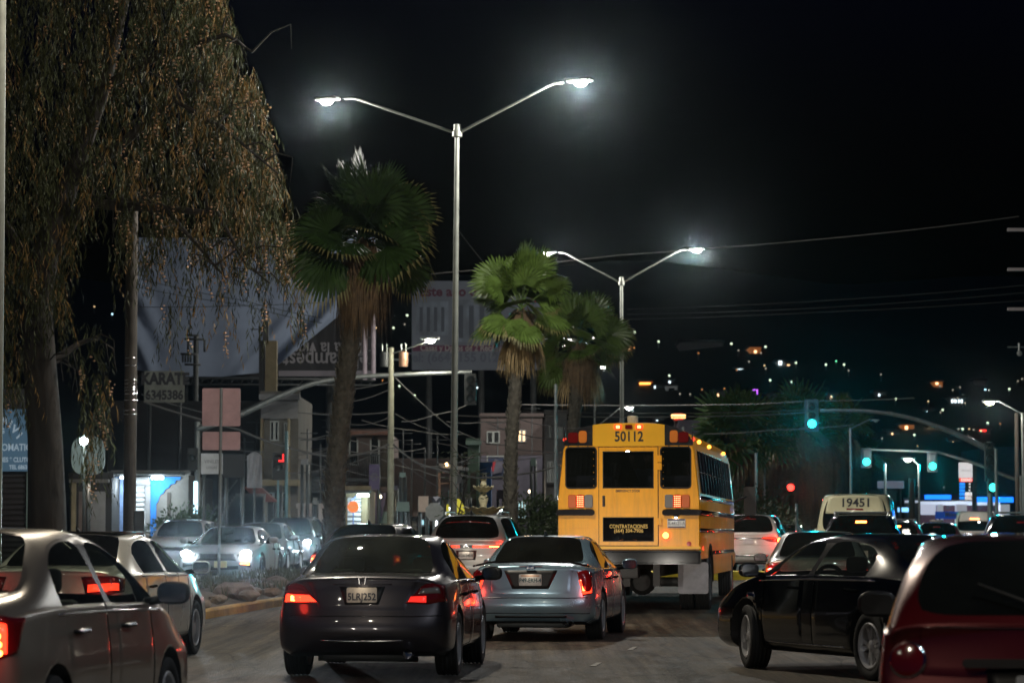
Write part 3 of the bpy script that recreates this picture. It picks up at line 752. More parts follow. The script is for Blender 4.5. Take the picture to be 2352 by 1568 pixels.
plate(acc, b, .845, '5LRJ252', w=.305, h=.150, m=mat('plate_beige', (.62, .55, .46), .5, var=.2, vscale=15), size=.10, ink=mat('plate_blue_ink', (.03, .035, .06), .5), dz=-.012)
ribbon(b, [(.1, .30, .952), (.1, -.30, .952)], .012, P_ACC, acc, 'garnish', .012, .012)
q = hit_rear(b, 0, .985); bm = bmesh.new()
for s in (-1, 1): tube(bm, [(q.x - .012, s * .026, q.z - .03), (q.x - .012, s * .034, q.z + .028)], .006, 6)
tube(bm, [(q.x - .012, -.03, q.z), (q.x - .012, .03, q.z)], .006, 6)
obj('emblem', bm, M_CHROME, acc, True)
ribbon(b, [(.12, .84, .645), (.02, .5, .645), (.0, 0, .645), (.02, -.5, .645), (.12, -.84, .645)], .012, M_SATIN, acc, 'bumper_gap', .001, .002, 30)
ribbon(b, [(.03, .42, .375), (.02, 0, .37), (.03, -.42, .375)], .022, M_CHROME, acc, 'bumper_strip', .004, .006, 20)
bm = bmesh.new(); lathe(bm, [(.048, -.02), (.052, .0), (.052, .16), (.044, .16), (.044, 0)], 16, 'x', (.03, -.47, .265)); tube(bm, [(.19, -.47, .265), (.5, -.40, .24), (.9, -.1, .22)], [.045, .03, .03], 8); obj('exhaust', bm, M_CHROME, acc, True)
bm = bmesh.new(); box(bm, .35, .75, -.45, .45, .17, .27, bev=.03); tube(bm, [(1.0, -.7, .3), (1.0, .7, .3)], .04, 8); tube(bm, [(.5, .5, .2), (.7, -.5, .18)], .03, 8); obj('underbody', bm, M_DARKST, acc, True)
put(acc, (-1.515, 28.6), 4.6, 'dark grey saloon with licence plate 5LRJ252 in the foreground lane')

# ---- silver-blue saloon with boot lip
P_FUS = paint('silver_blue_paint', (.30, .45, .55), .55, .26)
sp = sedan(L=4.84, w=.912, H=1.445, lip=1.045, deck=.86, dz=1.075, rx=1.52, belt=.965, lid=(0, .60, .62, .66, .72, .78), xcap=(.17, .06, 0, .045, .09, .12), z4=.60, z3=.47, lipw=.74)
fus, b = make_car('sedan', sp, P_FUS, 3, (G_BLK, G_DARK, G_DARK), 'five')
lamp(fus, b, [(.10, .64, .95), (.30, .88, .985)], [(.04, .73, .63), (.15, .885, .66)], M_REDLENS, nu=8, nv=8, bulge=.01,
     lit=[([(.08, .67, .84), (.2, .87, .86)], [(.05, .725, .65), (.14, .875, .67)], M_REDLIT, ONE), ([(.06, .72, .77), (.1, .82, .78)], [(.05, .73, .70), (.08, .81, .70)], M_REDHOT, ONE)])
obj('plate_recess', patch(b, [(.1, .37, .965), (.1, -.37, .965)], [(.05, .25, .715), (.05, -.25, .715)], .003, .006, 12, 5), M_BLACK, fus, 'all')
plate(fus, b, .835, 'P49-ERH-4', size=.078, head=mat('plate_tan', (.5, .3, .2), .5), ink=mat('plate_teal_ink', (.05, .10, .12), .5))
bm = bmesh.new(); q = hit_rear(b, 0, .99); lathe(bm, [(.001, q.x - .018), (.06, q.x - .016), (.07, q.x - .008), (.07, q.x)], 20, 'x', (0, 0, 1.0))
for v in bm.verts: v.co.z = 1.0 + (v.co.z - 1.0) * .42
e = obj('emblem', bm, mat('emblem_blue', (.01, .03, .12), .2, coat=1), fus, True); text('Ford', .05, M_CHROME, e, 'emblem_lettering', bold=.001, mtx=REAR(0, 1.0, q.x - .020))
bm = bmesh.new(); tube(bm, [(.16, .80, 1.02), (.075, .55, 1.075), (.055, .2, 1.085), (.055, -.2, 1.085), (.075, -.55, 1.075), (.16, -.80, 1.02)], .014, 8); obj('spoiler', bm, P_FUS, fus, True)
ribbon(b, [(.08, .16, 1.035), (.08, -.16, 1.035)], .02, M_REDLENS, fus, 'brake_light', .006, .006)
ribbon(b, [(.12, .84, .60), (.02, .5, .60), (0, 0, .60), (.02, -.5, .60), (.12, -.84, .60)], .012, M_SATIN, fus, 'bumper_gap', .001, .002, 30)
ribbon(b, [(.10, .85, .36), (.02, .5, .355), (0, 0, .355), (.02, -.5, .355), (.10, -.85, .36)], .016, M_SATIN, fus, 'bumper_gap', .001, .002, 30)
for z_, w_ in ((.27, .5),): ribbon(b, [(.03, w_, z_), (.02, 0, z_), (.03, -w_, z_)], .06, M_BLACK, fus, 'diffuser', .004, .006, 20)
for s in (-.56, -.48):
    bm = bmesh.new(); lathe(bm, [(.032, -.02), (.036, 0), (.036, .16), (.03, .16), (.03, 0)], 14, 'x', (.04, s, .25)); obj('exhaust', bm, M_CHROME, fus, True)
bm = bmesh.new(); box(bm, .3, .7, -.5, .5, .18, .27, bev=.03); obj('underbody', bm, M_DARKST, fus, True)
bm = bmesh.new(); tube(bm, [(1.75, 0, 1.44), (1.66, 0, 1.50)], [.03, .012], 8); obj('antenna', bm, M_BLACK, fus, True)
put(fus, (.24, 38.8), 8, 'silver-blue saloon close behind the yellow bus')

# ---- beige-silver saloon cut by the left edge
P_VER = paint('champagne_silver_paint', (.36, .31, .25), .6, .30)
sp = sedan(L=4.46, w=.85, H=1.495, lip=1.09, deck=.62, dz=1.11, rx=1.28, fx=2.50, cx=3.15, cz=1.06, hz=.93, nz=.78, belt=1.0, beltf=.97, yt=.57, bx=2.05, xr=.86, wbx=2.60, lipw=.68, rw=.31, xcap=(.14, .05, 0, .05, .09, .11))
ver, b = make_car('sedan', sp, P_VER, 3, glass('side_clear', (.80, .86, .80), dust=.02), 'seven', mirror=M_BLACK, handle=M_SATIN)
lamp(ver, b, [(.10, .50, .985), (.12, .70, 1.0), (.42, .85, .985)], [(.06, .58, .74), (.08, .70, .735), (.22, .86, .78)], M_REDLENS, nu=14, nv=8,
     lit=[([(.08, .62, .95), (.16, .80, .95)], [(.06, .64, .77), (.12, .80, .78)], M_REDLIT, ONE)])
for s in ONE:
    bm = bmesh.new()
    for k in range(8):
        q = b.find_nearest(Vector((.10, s * (.665 + .055 * (k % 2) + .008 * (k // 2)), .925 - .048 * (k // 2))))[0]; r_ = bmesh.ops.create_uvsphere(bm, u_segments=8, v_segments=6, radius=.017); bmesh.ops.translate(bm, verts=r_['verts'], vec=q + Vector((-.008, 0, 0)))
    obj('led', bm, glow('orange_led', (1, .32, .05), 16), ver, True)
plate(ver, b, .88, None)
q0 = b.find_nearest(Vector((1.6, -.9, .98)))[0]
for s in ONE: ribbon(b, [(1.0, s * .9, .985), (2.2, s * .9, .975), (3.3, s * .9, .955)], .014, M_CHROME, ver, 'window_trim', .006, .006, 24)
put(ver, (-3.66, 16.3), 8.0, 'champagne silver saloon cut off by the left edge, closest on the left')

# ---- white saloon further up on the left
P_WHT = paint('pearl_white_paint', (.66, .64, .57), .15, .28)
sp = sedan(L=4.85, w=.915, H=1.475, lip=1.08, deck=.70, dz=1.10, rx=1.42, fx=2.85, cx=3.52, belt=1.0, beltf=.97, hz=.90, nz=.75, yt=.60, xr=.98, wbx=2.80)
wht, b = make_car('sedan', sp, P_WHT, 3, G_DARK, 'ten')
lamp(wht, b, [(.10, .42, .99), (.1, .70, 1.01), (.42, .90, .99)], [(.06, .48, .81), (.06, .70, .79), (.30, .91, .84)], M_REDLENS, lit=[([(.08, .50, .91), (.2, .86, .93)], [(.06, .50, .83), (.18, .86, .85)], M_REDLIT, ONE)])
plate(wht, b, .80, None); bm = bmesh.new(); box(bm, 1.55, 2.85, -.46, .46, 1.462, 1.488, bev=.008); obj('sunroof', bm, M_SATIN, wht, True)
bm = bmesh.new(); tube(bm, [(1.62, 0, 1.45), (1.50, 0, 1.53)], [.035, .012], 8); obj('antenna', bm, M_BLACK, wht, True)
for s in ONE: ribbon(b, [(1.1, s * .9, .99), (2.2, s * .9, .985), (3.4, s * .9, .965)], .014, M_CHROME, wht, 'window_trim', .006, .006, 24)
put(wht, (-5.12, 31.0), 6, 'pearl white saloon with black glass roof beside the median kerb')

# ---- black car hidden behind the dark grey saloon
P_BLK = paint('black_paint', (.0025, .0025, .003), 0, .18, .8)
sp = sedan(L=4.6, w=.90, H=1.56, lip=1.12, deck=.55, dz=1.14, rx=1.25, belt=1.02, beltf=1.0, fx=2.7, cx=3.4, cz=1.08, hz=.95, nz=.8, xr=.9, wbx=2.68)
blk, b = make_car('sedan', sp, P_BLK, 3, G_BLK, 'five')
lamp(blk, b, [(.12, .66, 1.02), (.35, .89, 1.02)], [(.06, .68, .84), (.2, .90, .86)], M_REDLENS, lit=[([(.1, .70, .99), (.2, .87, .99)], [(.07, .72, .87), (.15, .87, .88)], M_REDLIT, ONE), ([(.1, .76, .95), (.15, .84, .95)], [(.08, .76, .90), (.12, .84, .90)], M_REDHOT, ONE)])
plate(blk, b, .85, None)
bm = bmesh.new(); tube(bm, [(1.5, 0, 1.54), (1.4, 0, 1.61)], [.035, .012], 8); obj('antenna', bm, M_BLACK, blk, True)
put(blk, (-2.78, 50), 8, 'black car mostly hidden behind the dark grey saloon')

# ---- pearl crossover with a light bar
P_KIA = paint('silver_white_paint', (.42, .43, .42), .4, .3)
sp = hatch(L=4.4, w=.915, H=1.66, belt=1.06, gz=1.13, gx=.10, rx=.42, xr=.86, wbx=2.63, cz=1.12, hz=1.02, bx=2.1, fx=2.85, cx=3.35, yt=.62, y8=.10)
kia, b = make_car('crossover', sp, P_KIA, 3, G_BLK, 'five', plastic=M_BLACK)
lamp(kia, b, [(.10, .50, 1.00), (.1, .70, 1.01), (.3, .90, 1.0)], [(.05, .50, .945), (.06, .70, .94), (.25, .91, .93)], M_REDLENS, lit=[([(.06, .50, .985), (.2, .86, .985)], [(.05, .50, .96), (.2, .86, .96)], M_REDHOT, ONE)])
lb = obj('light_bar', patch(b, [(.06, .5, .992), (.05, -.5, .992)], [(.05, .5, .955), (.05, -.5, .955)], .012, .01, 14, 3), M_REDLIT, kia, 'all')
bm = bmesh.new(); q = hit_rear(b, 0, .975); rrect(bm, -.14, .14, .945, 1.005, .01, q.x - .018, q.x); e = obj('emblem', bm, M_SATIN, kia, True); text('KIA', .055, M_CHROME, e, 'emblem_lettering', bold=.002, mtx=REAR(0, .975, q.x - .021), sxy=(1.3, .9))
obj('plate_recess', patch(b, [(.1, .22, .89), (.1, -.22, .89)], [(.05, .20, .69), (.05, -.20, .69)], .003, .006, 10, 4), M_BLACK, kia, 'all')
plate(kia, b, .79, 'RZA-342-B', size=.075)
for s in ONE:
    bm = bmesh.new(); tube(bm, [(.75, s * .56, 1.64), (.85, s * .575, 1.70), (1.5, s * .60, 1.715), (2.3, s * .60, 1.70), (2.45, s * .59, 1.645)], .018, 8); obj('roof_rail', bm, M_STEEL, kia, True)
bm = bmesh.new(); tube(bm, [(.85, 0, 1.65), (.72, 0, 1.74)], [.05, .015], 8); obj('antenna', bm, M_BLACK, kia, True)
ribbon(b, [(.22, .5, 1.60), (.2, -.5, 1.60)], .02, M_REDLENS, kia, 'brake_light', .01, .01)
put(kia, (-.98, 60.5), 8, 'pearl crossover with red light bar and roof rails ahead of the grey saloon')

# ---- black saloon turning in from the right
sp = sedan(L=5.15, w=.955, H=1.465, lip=1.12, deck=.70, dz=1.14, rx=1.52, fx=3.02, cx=3.72, cz=1.07, hz=.93, nz=.78, belt=1.02, beltf=.98, yt=.62, bx=2.45, xr=1.12, wbx=2.87, rw=.345)
tau, b = make_car('sedan', sp, P_BLK, 3, (glass('side_tint', (.50, .56, .52), dust=.03), G_MID, G_BLK), 'five', rim=M_RIM, steer=R(-12))
lamp(tau, b, [(.10, .5, 1.03), (.35, .93, 1.03)], [(.06, .5, .86), (.28, .94, .88)], M_REDLENS)
plate(tau, b, .80, None)
for s in ONE:
    ribbon(b, [(1.05, s * .95, 1.0), (2.4, s * .95, .995), (3.7, s * .95, .965)], .02, M_CHROME, tau, 'window_trim', .006, .006, 24)
    obj('side_vent', patch(b, [(3.98, s * .95, .83), (3.78, s * .95, .83)], [(3.95, s * .95, .76), (3.78, s * .95, .745)], .01, .01, 6, 3), M_CHROME, tau, 'all')
    ribbon(b, [(1.65, s * .97, .30), (3.5, s * .97, .30)], .02, M_CHROME, tau, 'sill_strip', .006, .006, 20)
    obj('reflector', patch(b, [(.30, s * .93, .66), (.17, s * .9, .66)], [(.30, s * .93, .42), (.17, s * .9, .42)], .01, .01, 5, 4), M_CLEAR, tau, 'all')
lamp(tau, b, [(4.72, .90, .80), (4.98, .74, .78)], [(4.78, .90, .68), (5.02, .74, .68)], M_CLEAR, 'headlight')
put(tau, (4.82, 27.75), -20.3, 'glossy black saloon with chrome wheels turning left on the right side')

# ---- dark red hatchback cut by the right edge
P_RED = paint('dark_red_paint', (.12, .005, .006), .35, .3)
sp = hatch(L=4.1, w=.86, H=1.455, belt=.96, beltf=.94, gz=1.02, gx=.18, rx=.60, xr=.75, wbx=2.5, cz=1.05, hz=.95, nz=.8, bx=1.95, fx=2.6, cx=3.1, yt=.65, y8=.12, rw=.31, xcap=(.13, .03, 0, .07, .12, .15), z4=.72)
red, b = make_car('hatchback', sp, P_RED, 3, G_BLK, 'five', mirror=M_BLACK)
for z_, r_, m_ in ((.85, .085, M_REDLENS), (.65, .06, M_REDLENS)):
    for s in ONE:
        q, n_, _, _ = b.find_nearest(Vector((.02, s * .72, z_))); fr = n_.to_track_quat('Z', 'Y').to_matrix().to_4x4(); fr.translation = q
        bm = bmesh.new(); lathe(bm, [(r_ + .012, -.03), (r_ + .012, .008), (r_, .014)], 24); lathe(bm, [(r_, .012), (r_ * .8, .016), (r_ * .4, .02), (.001, .022)], 24, mi=1); bm.transform(fr)
        obj('taillight', bm, [M_CHROME if z_ > .7 else P_RED, m_], red, 'all')
bm = bmesh.new(); q = hit_rear(b, 0, .80); rrect(bm, -.42, .42, .785, .83, .02, q.x - .035, q.x - .005); obj('garnish', bm, M_CHROME, red, True)
obj('plate_recess', patch(b, [(.1, .30, .78), (.1, -.30, .78)], [(.05, .30, .56), (.05, -.30, .56)], .003, .006, 10, 4), M_BLACK, red, 'all')
plate(red, b, .67, None); ribbon(b, [(.1, .62, .98), (.1, -.62, .98)], .010, M_SATIN, red, 'gate_gap', .001, .002, 20)
bm = bmesh.new(); q = hit_rear(b, .0, 1.04); tube(bm, [(q.x - .03, 0, 1.03), (q.x + .02, .12, 1.12), (q.x + .10, .34, 1.20)], [.02, .010, .006], 6); obj('wiper', bm, M_BLACK, red, True)
put(red, (2.66, 14.2), 10, 'dark red hatchback with round tail lamps cut off by the right edge')

# ---- white off-roader right of the bus
sp = hatch(L=4.9, w=.955, H=1.70, belt=1.06, gz=1.14, gx=.12, rx=.42, xr=1.0, wbx=2.86, cz=1.15, hz=1.06, bx=2.3, fx=3.1, cx=3.7, yt=.66)
P_WH2 = paint('white_paint', (.60, .58, .52), .0, .3)
aca, b = make_car('off_roader', sp, P_WH2, 3, G_DARK, 'six')
lamp(aca, b, [(.06, .42, 1.03), (.1, .72, 1.03), (.35, .94, 1.02)], [(.05, .42, .97), (.06, .62, .90), (.25, .95, .86)], M_REDLENS, lit=[([(.07, .45, 1.01), (.3, .93, 1.01)], [(.06, .45, .985), (.26, .93, .975)], M_REDLIT, ONE), ([(.2, .86, .99), (.32, .93, .99)], [(.15, .86, .89), (.28, .94, .88)], M_REDHOT, ONE)])
plate(aca, b, .90, None); ribbon(b, [(.06, .42, .985), (.05, 0, .985), (.06, -.42, .985)], .03, M_CHROME, aca, 'garnish', .01, .01, 16)
ribbon(b, [(.05, .6, .48), (.02, 0, .48), (.05, -.6, .48)], .05, M_CHROME, aca, 'bumper_strip', .008, .01, 20)
ribbon(b, [(.25, .22, 1.645), (.25, -.22, 1.645)], .03, M_REDLENS, aca, 'brake_light', .01, .01)
put(aca, (6.95, 84), 10, 'white off-roader with lit tail lamps beside the bus')

# ---- silver saloon left of the black one
P_SIL = paint('silver_paint', (.36, .37, .36), .6, .3)
sp = sedan(L=4.6, w=.90, H=1.48, lip=1.04, deck=.70, rx=1.4, belt=.97)
sil, b = make_car('sedan', sp, P_SIL, 3, G_BLK, 'five', mirror=M_BLACK)
lamp(sil, b, [(.10, .6, .96), (.35, .89, .96)], [(.06, .6, .76), (.25, .9, .78)], M_REDLENS, lit=[([(.1, .66, .88), (.2, .87, .88)], [(.06, .66, .79), (.15, .87, .80)], M_REDLIT, ONE)])
plate(sil, b, .80, None)
put(sil, (4.91, 46), 7, 'silver saloon half hidden behind the black saloon roof')

# ---- the rest of the queue on the right
sp = hatch(L=4.7, w=.93, H=1.66, belt=1.04, gz=1.10, xr=.95, wbx=2.75, yt=.64)
suv, b = make_car('off_roader', sp, P_BLK, 2, G_BLK, 'six', detail=False)
lamp(suv, b, [(.06, .6, 1.0), (.3, .92, 1.0)], [(.05, .6, .85), (.25, .93, .85)], M_REDLENS, lit=[([(.1, .7, .97), (.2, .9, .97)], [(.08, .7, .89), (.18, .9, .89)], M_REDLIT, ONE)])
ribbon(b, [(.22, .12, 1.60), (.22, -.12, 1.60)], .05, M_REDHOT, suv, 'brake_light', .02, .02); plate(suv, b, .8, None)
for s in ONE:
    bm = bmesh.new(); tube(bm, [(.55, s * .56, 1.62), (.65, s * .58, 1.70), (1.5, s * .60, 1.715), (2.5, s * .60, 1.70), (2.65, s * .59, 1.64)], .022, 8); obj('roof_rail', bm, M_STEEL, suv, True)
bm = bmesh.new(); tube(bm, [(.75, -.58, 1.705), (.75, .58, 1.705)], .02, 6); obj('roof_bar', bm, M_STEEL, suv, True); bm = bmesh.new(); tube(bm, [(1.9, -.58, 1.705), (1.9, .58, 1.705)], .02, 6); obj('roof_bar', bm, M_STEEL, suv, True)
put(suv, (7.46, 61), 9, 'black off-roader with roof rack in front of the cream van')
suv2 = dup(suv, (10.75, 60, gz(60)), R(81), 'dark off-roader by the signal pole at the right edge')
for c in suv2.children_recursive:
    if c.name.startswith('brake_light'): c.data = c.data.copy(); c.data.materials[0] = M_REDLENS

P_VAN = paint('cream_paint', (.56, .53, .34), 0, .32)
sp = hatch(L=5.6, w=1.0, H=2.13, belt=1.16, beltf=1.12, gz=1.18, gx=.10, rx=.30, xr=1.1, wbx=3.3, cz=1.28, hz=1.15, nz=1.0, bx=3.0, fx=4.3, cx=4.9, yt=.80, y8=.16, rq=False, z4=.8)
P = sp
van, b = make_car('van', sp, P_VAN, 3, G_BLK, 'six', detail=False)
t_ = obj('header_panel', patch(b, [(.3, .66, 2.10), (.25, 0, 2.12), (.3, -.66, 2.10)], [(.16, .72, 1.66), (.14, 0, 1.67), (.16, -.72, 1.66)], .012, .02, 14, 8), P_VAN, van, 'all')
q = b.ray_cast(Vector((-3, 0, 1.90)), Vector((1, 0, 0)))[0]; q2 = b.ray_cast(Vector((-3, 0, 1.78)), Vector((1, 0, 0)))[0]
up = Vector((q.x - q2.x, 0, .12)).normalized(); mt = frame((0, -1, 0), up, (q.x - .03, -.02, 1.89))
text('19451', .30, M_INK, van, 'fleet_number', bold=.006, mtx=mt)
ribbon(b, [(.25, .20, 1.73), (.2, -.20, 1.73)], .045, M_REDLENS, van, 'brake_light', .02, .02)
lamp(van, b, [(.06, .86, 1.10), (.3, .99, 1.10)], [(.05, .86, .75), (.25, .99, .75)], M_REDLENS); plate(van, b, .75, None)
put(van, (8.25, 68.6), 9, 'cream passenger van numbered 19451', 'van')

sp = hatch(L=4.0, w=.87, H=1.49, belt=.98, gz=1.03, xr=.8, wbx=2.5, cx=3.2, fx=2.75, bx=2.0, cz=1.08, hz=.95, nz=.8, yt=.58)
P_RD2 = paint('bright_red_paint', (.18, .010, .010), .3, .3)
rc, b = make_car('hatchback', sp, P_RD2, 2, G_BLK, 'five', detail=False)
ribbon(b, [(.25, .12, 1.42), (.25, -.12, 1.42)], .06, M_REDHOT, rc, 'brake_light', .02, .02); lamp(rc, b, [(.06, .6, .98), (.3, .86, .98)], [(.05, .6, .80), (.25, .87, .80)], M_REDLIT); plate(rc, b, .7, None)
put(rc, (11.45, 85), 10, 'red hatchback with bright brake light right of the cream van')
rc2 = dup(rc, (14.15, 95, gz(95)), R(80), 'red car in front of the white van with a pale roof rack')
for c in rc2.children_recursive:
    if c.name.startswith('brake_light'): c.data = c.data.copy(); c.data.materials[0] = M_REDLENS
bm = bmesh.new(); box(bm, .5, 1.2, -.2, .25, 1.49, 1.58, bev=.02); obj('roof_box', bm, M_CLEAR, rc2, True)
dr = dup(suv2, (16.6, 122, gz(122)), R(80), 'dark red off-roader farthest away behind the red hatchback')
for c in dr.children_recursive:
    if c.type == 'MESH' and any(m_ is P_BLK for m_ in c.data.materials):
        c.data = c.data.copy()
        for i_, m_ in enumerate(c.data.materials):
            if m_ is P_BLK: c.data.materials[i_] = P_RED
wv = dup(van, (21.1, 130, gz(130)), R(80), 'white van with glowing high brake light at the junction')
for c in list(wv.children_recursive):
    if c.name.startswith('fleet_number'): bpy.data.objects.remove(c); continue
    if c.name.startswith('brake_light'): c.data = c.data.copy(); c.data.materials[0] = M_REDHOT; c.location.z += .02; c.scale = (1, 1, 1)
    elif c.type == 'MESH' and any(m_ is P_VAN for m_ in c.data.materials):
        c.data = c.data.copy()
        for i_, m_ in enumerate(c.data.materials):
            if m_ is P_VAN: c.data.materials[i_] = P_WH2
sc_ = dup(sil, (10.6, 112, gz(112)), R(80), 'small silver car far beyond the white off-roader')

# ---- oncoming traffic with headlights
def put_front(root, fx_, D, heading, label, group=None):
    L = root['_L']; h = R(heading); root.location = (fx_ - math.sin(h) * L, D - math.cos(h) * L, gz(D)); root.rotation_euler = (0, 0, R(90 - heading))
    tag(root, label, 'car', group)
def glow_light(root, xyz, power, col=(1, .04, .02), r_=.05):
    L = bpy.data.lights.new('tail_glow', 'POINT'); L.energy = power; L.color = col; L.shadow_soft_size = r_; o = bpy.data.objects.new('tail_glow', L); link(o, root); o.location = xyz
for c_, y_, z_, pw in ((acc, .72, .83, .8), (fus, .80, .75, 1.6), (ver, .72, .85, 2.5), (kia, .80, .97, 5), (aca, .88, .95, 10), (sil, .78, .84, 8), (suv, .80, .93, 8), (wht, .75, .88, 4), (blk, .80, .95, 6)):
    for s in ONE:
        if c_ is acc and s < 0: continue
        glow_light(c_, (-.10, s * y_, z_), pw)
for c_, z_ in ((acc, .93), (fus, .92), (kia, .88)): glow_light(c_, (-.03, 0, z_), .35, (1, .85, .65), .02)
def beam(root, sp, y, z, power, col=(.82, .92, 1), x=None, spread=75):
    """the light the two headlamps throw"""
    for s in ONE:
        if power > 500:
            bm = bmesh.new(); bmesh.ops.create_uvsphere(bm, u_segments=12, v_segments=8, radius=1)
            for v in bm.verts: v.co = Vector((sp['L'] - .06 + v.co.x * .05, s * y + v.co.y * .12, z + v.co.z * .085))
            obj('glare_blob', bm, M_HEAD, root, True)  # oversized glowing blob that imitates headlamp glare
        L = bpy.data.lights.new('headlight_beam', 'SPOT'); L.energy = power; L.color = col; L.spot_size = R(spread); L.spot_blend = .8; L.shadow_soft_size = .06
        o = bpy.data.objects.new('headlight_beam', L); link(o, root); o.location = ((x or sp['L']) + .06, s * y, z); o.rotation_euler = Vector((1, 0, -.02)).to_track_quat('-Z', 'Z').to_euler()
for c_, y_, z_ in ((acc, .66, .68), (fus, .68, .68), (blk, .66, .74), (kia, .70, .82), (sil, .66, .68), (suv, .70, .80), (wht, .68, .70), (ver, .62, .70)):
    beam(c_, dict(L=c_['_L']), y_, z_, 200 if c_ is fus else (160 if c_ in (suv, sil) else 60), (1, .93, .82), spread=64)
P_DIM = paint('dimmed_silver', (.13, .135, .14), .3, .35); P_DM2 = paint('dimmed_white', (.24, .24, .235), .1, .35)  # silver and white paint darkened so the oncoming cars look less lit
sp = sedan(L=4.78, w=.955, H=1.38, lip=1.02, deck=.55, dz=1.04, rx=1.35, fx=2.45, cx=3.05, cz=.98, hz=.90, nz=.78, belt=.95, beltf=.94, bx=1.75, xr=1.05, wbx=2.72, rw=.345)
mus, b = make_car('sports_car', sp, P_DM2, 3, (G_DARK, glass('blue_tint', (.10, .13, .2)), G_DARK), 'five', rim=M_DARKST)
Lx = 4.78
hl = lamp(mus, b, [(Lx - .25, .86, .80), (Lx - .02, .52, .76)], [(Lx - .22, .88, .68), (Lx - .0, .55, .66)], M_CLEAR, 'headlight', off=.01, lit=[([(Lx - .18, .82, .78), (Lx - .05, .60, .76)], [(Lx - .16, .82, .70), (Lx - .04, .60, .68)], M_HEAD, ONE)])
obj('grille', patch(b, [(Lx, .44, .75), (Lx, -.44, .75)], [(Lx, .50, .57), (Lx, -.50, .57)], .006, .01, 14, 5), M_BLACK, mus, 'all')
bm = bmesh.new(); q = b.ray_cast(Vector((9, 0, .67)), Vector((-1, 0, 0)))[0]; poly(bm, [(q.x + .02, -.10, .66), (q.x + .02, .02, .68), (q.x + .02, .10, .675), (q.x + .02, .0, .65)], (.01, 0, 0)); obj('emblem', bm, M_CHROME, mus)
obj('lower_grille', patch(b, [(Lx, .55, .42), (Lx, -.55, .42)], [(Lx, .55, .32), (Lx, -.55, .32)], .006, .01, 12, 3), M_BLACK, mus, 'all')
bm = bmesh.new(); rrect(bm, -.03, .27, .40, .55, .01, Lx + .02, Lx + .035); obj('licence_plate', bm, mat('plate_cream', (.75, .68, .45), .5, var=.15), mus, True)
for s in ONE:
    o = obj('fog_lamp', patch(b, [(Lx - .1, s * .80, .52), (Lx, s * .58, .50)], [(Lx - .1, s * .80, .40), (Lx, s * .58, .42)], .008, .01, 6, 3), M_BLACK, mus, 'all')
    if s > 0: obj('lens', patch(b, [(Lx - .08, s * .76, .515), (Lx, s * .60, .495)], [(Lx - .08, s * .76, .45), (Lx, s * .60, .45)], .016, .01, 5, 3), M_AMBERLIT, o, 'all')
beam(mus, sp,   .70, .72, 3000, spread=42); put_front(mus, -6.86, 66, 184, 'white low coupe facing the camera with glaring headlights behind the sign post')
sp = hatch(L=4.1, w=.88, H=1.53, belt=1.0, gz=1.05, xr=.8, wbx=2.55, cx=3.15, fx=2.6, bx=1.95, cz=1.08, hz=.98, nz=.85, yt=.60)
wh3, b = make_car('hatchback', sp, P_DM2, 2, G_BLK, 'five', detail=False)
lamp(wh3, b, [(3.88, .82, .85), (4.07, .55, .84)], [(3.9, .83, .70), (4.08, .58, .70)], M_CLEAR, 'headlight'); obj('grille', patch(b, [(4.1, .4, .76), (4.1, -.4, .76)], [(4.1, .4, .66), (4.1, -.4, .66)], .006, .01, 8, 3), M_BLACK, wh3, 'all')
put_front(wh3, -9.5, 80, 184, 'pale hatchback with unlit headlamps behind the white coupe')
fr_, b2 = make_car('sedan', sedan(L=4.6, w=.89, H=1.46), P_DIM, 2, G_BLK, 'five', detail=False)
lamp(fr_, b2, [(4.38, .80, .78), (4.55, .55, .76)], [(4.4, .80, .66), (4.56, .55, .64)], M_CLEAR, 'headlight', lit=[([(4.42, .78, .77), (4.53, .62, .75)], [(4.42, .78, .67), (4.54, .62, .66)], M_HEAD, ONE)])
beam(fr_, dict(L=4.6),   .70, .72, 3000, spread=42); put_front(fr_, -7.1, 78, 183, 'silver saloon with dazzling headlight tucked behind the white coupe')
sv, b3 = make_car('off_roader', hatch(L=4.7, w=.93, H=1.68), P_DIM, 2, G_BLK, 'six', detail=False)
lamp(sv, b3, [(4.5, .84, .92), (4.66, .58, .92)], [(4.5, .84, .76), (4.67, .58, .76)], M_CLEAR, 'headlight', lit=[([(4.53, .81, .90), (4.64, .64, .90)], [(4.53, .81, .79), (4.64, .64, .79)], M_HEAD, ONE)])
beam(sv, dict(L=4.7), .74, .84, 2400, spread=42); put_front(sv, -7.35, 92, 183, 'silver off-roader with headlights on left of the nearest palm trunk')
dc = dup(fr_, None, None, 'dark saloon with headlights on behind the nearest palm trunk')
put_front(dc, -6.6, 104, 184, dc['label'])
for c in list(dc.children_recursive):
    if c.type == 'LIGHT': bpy.data.objects.remove(c)
dc2 = dup(dc); put_front(dc2, -3.2, 100, 196, 'dark car crossing beyond the pearl crossover with a small lit lamp')
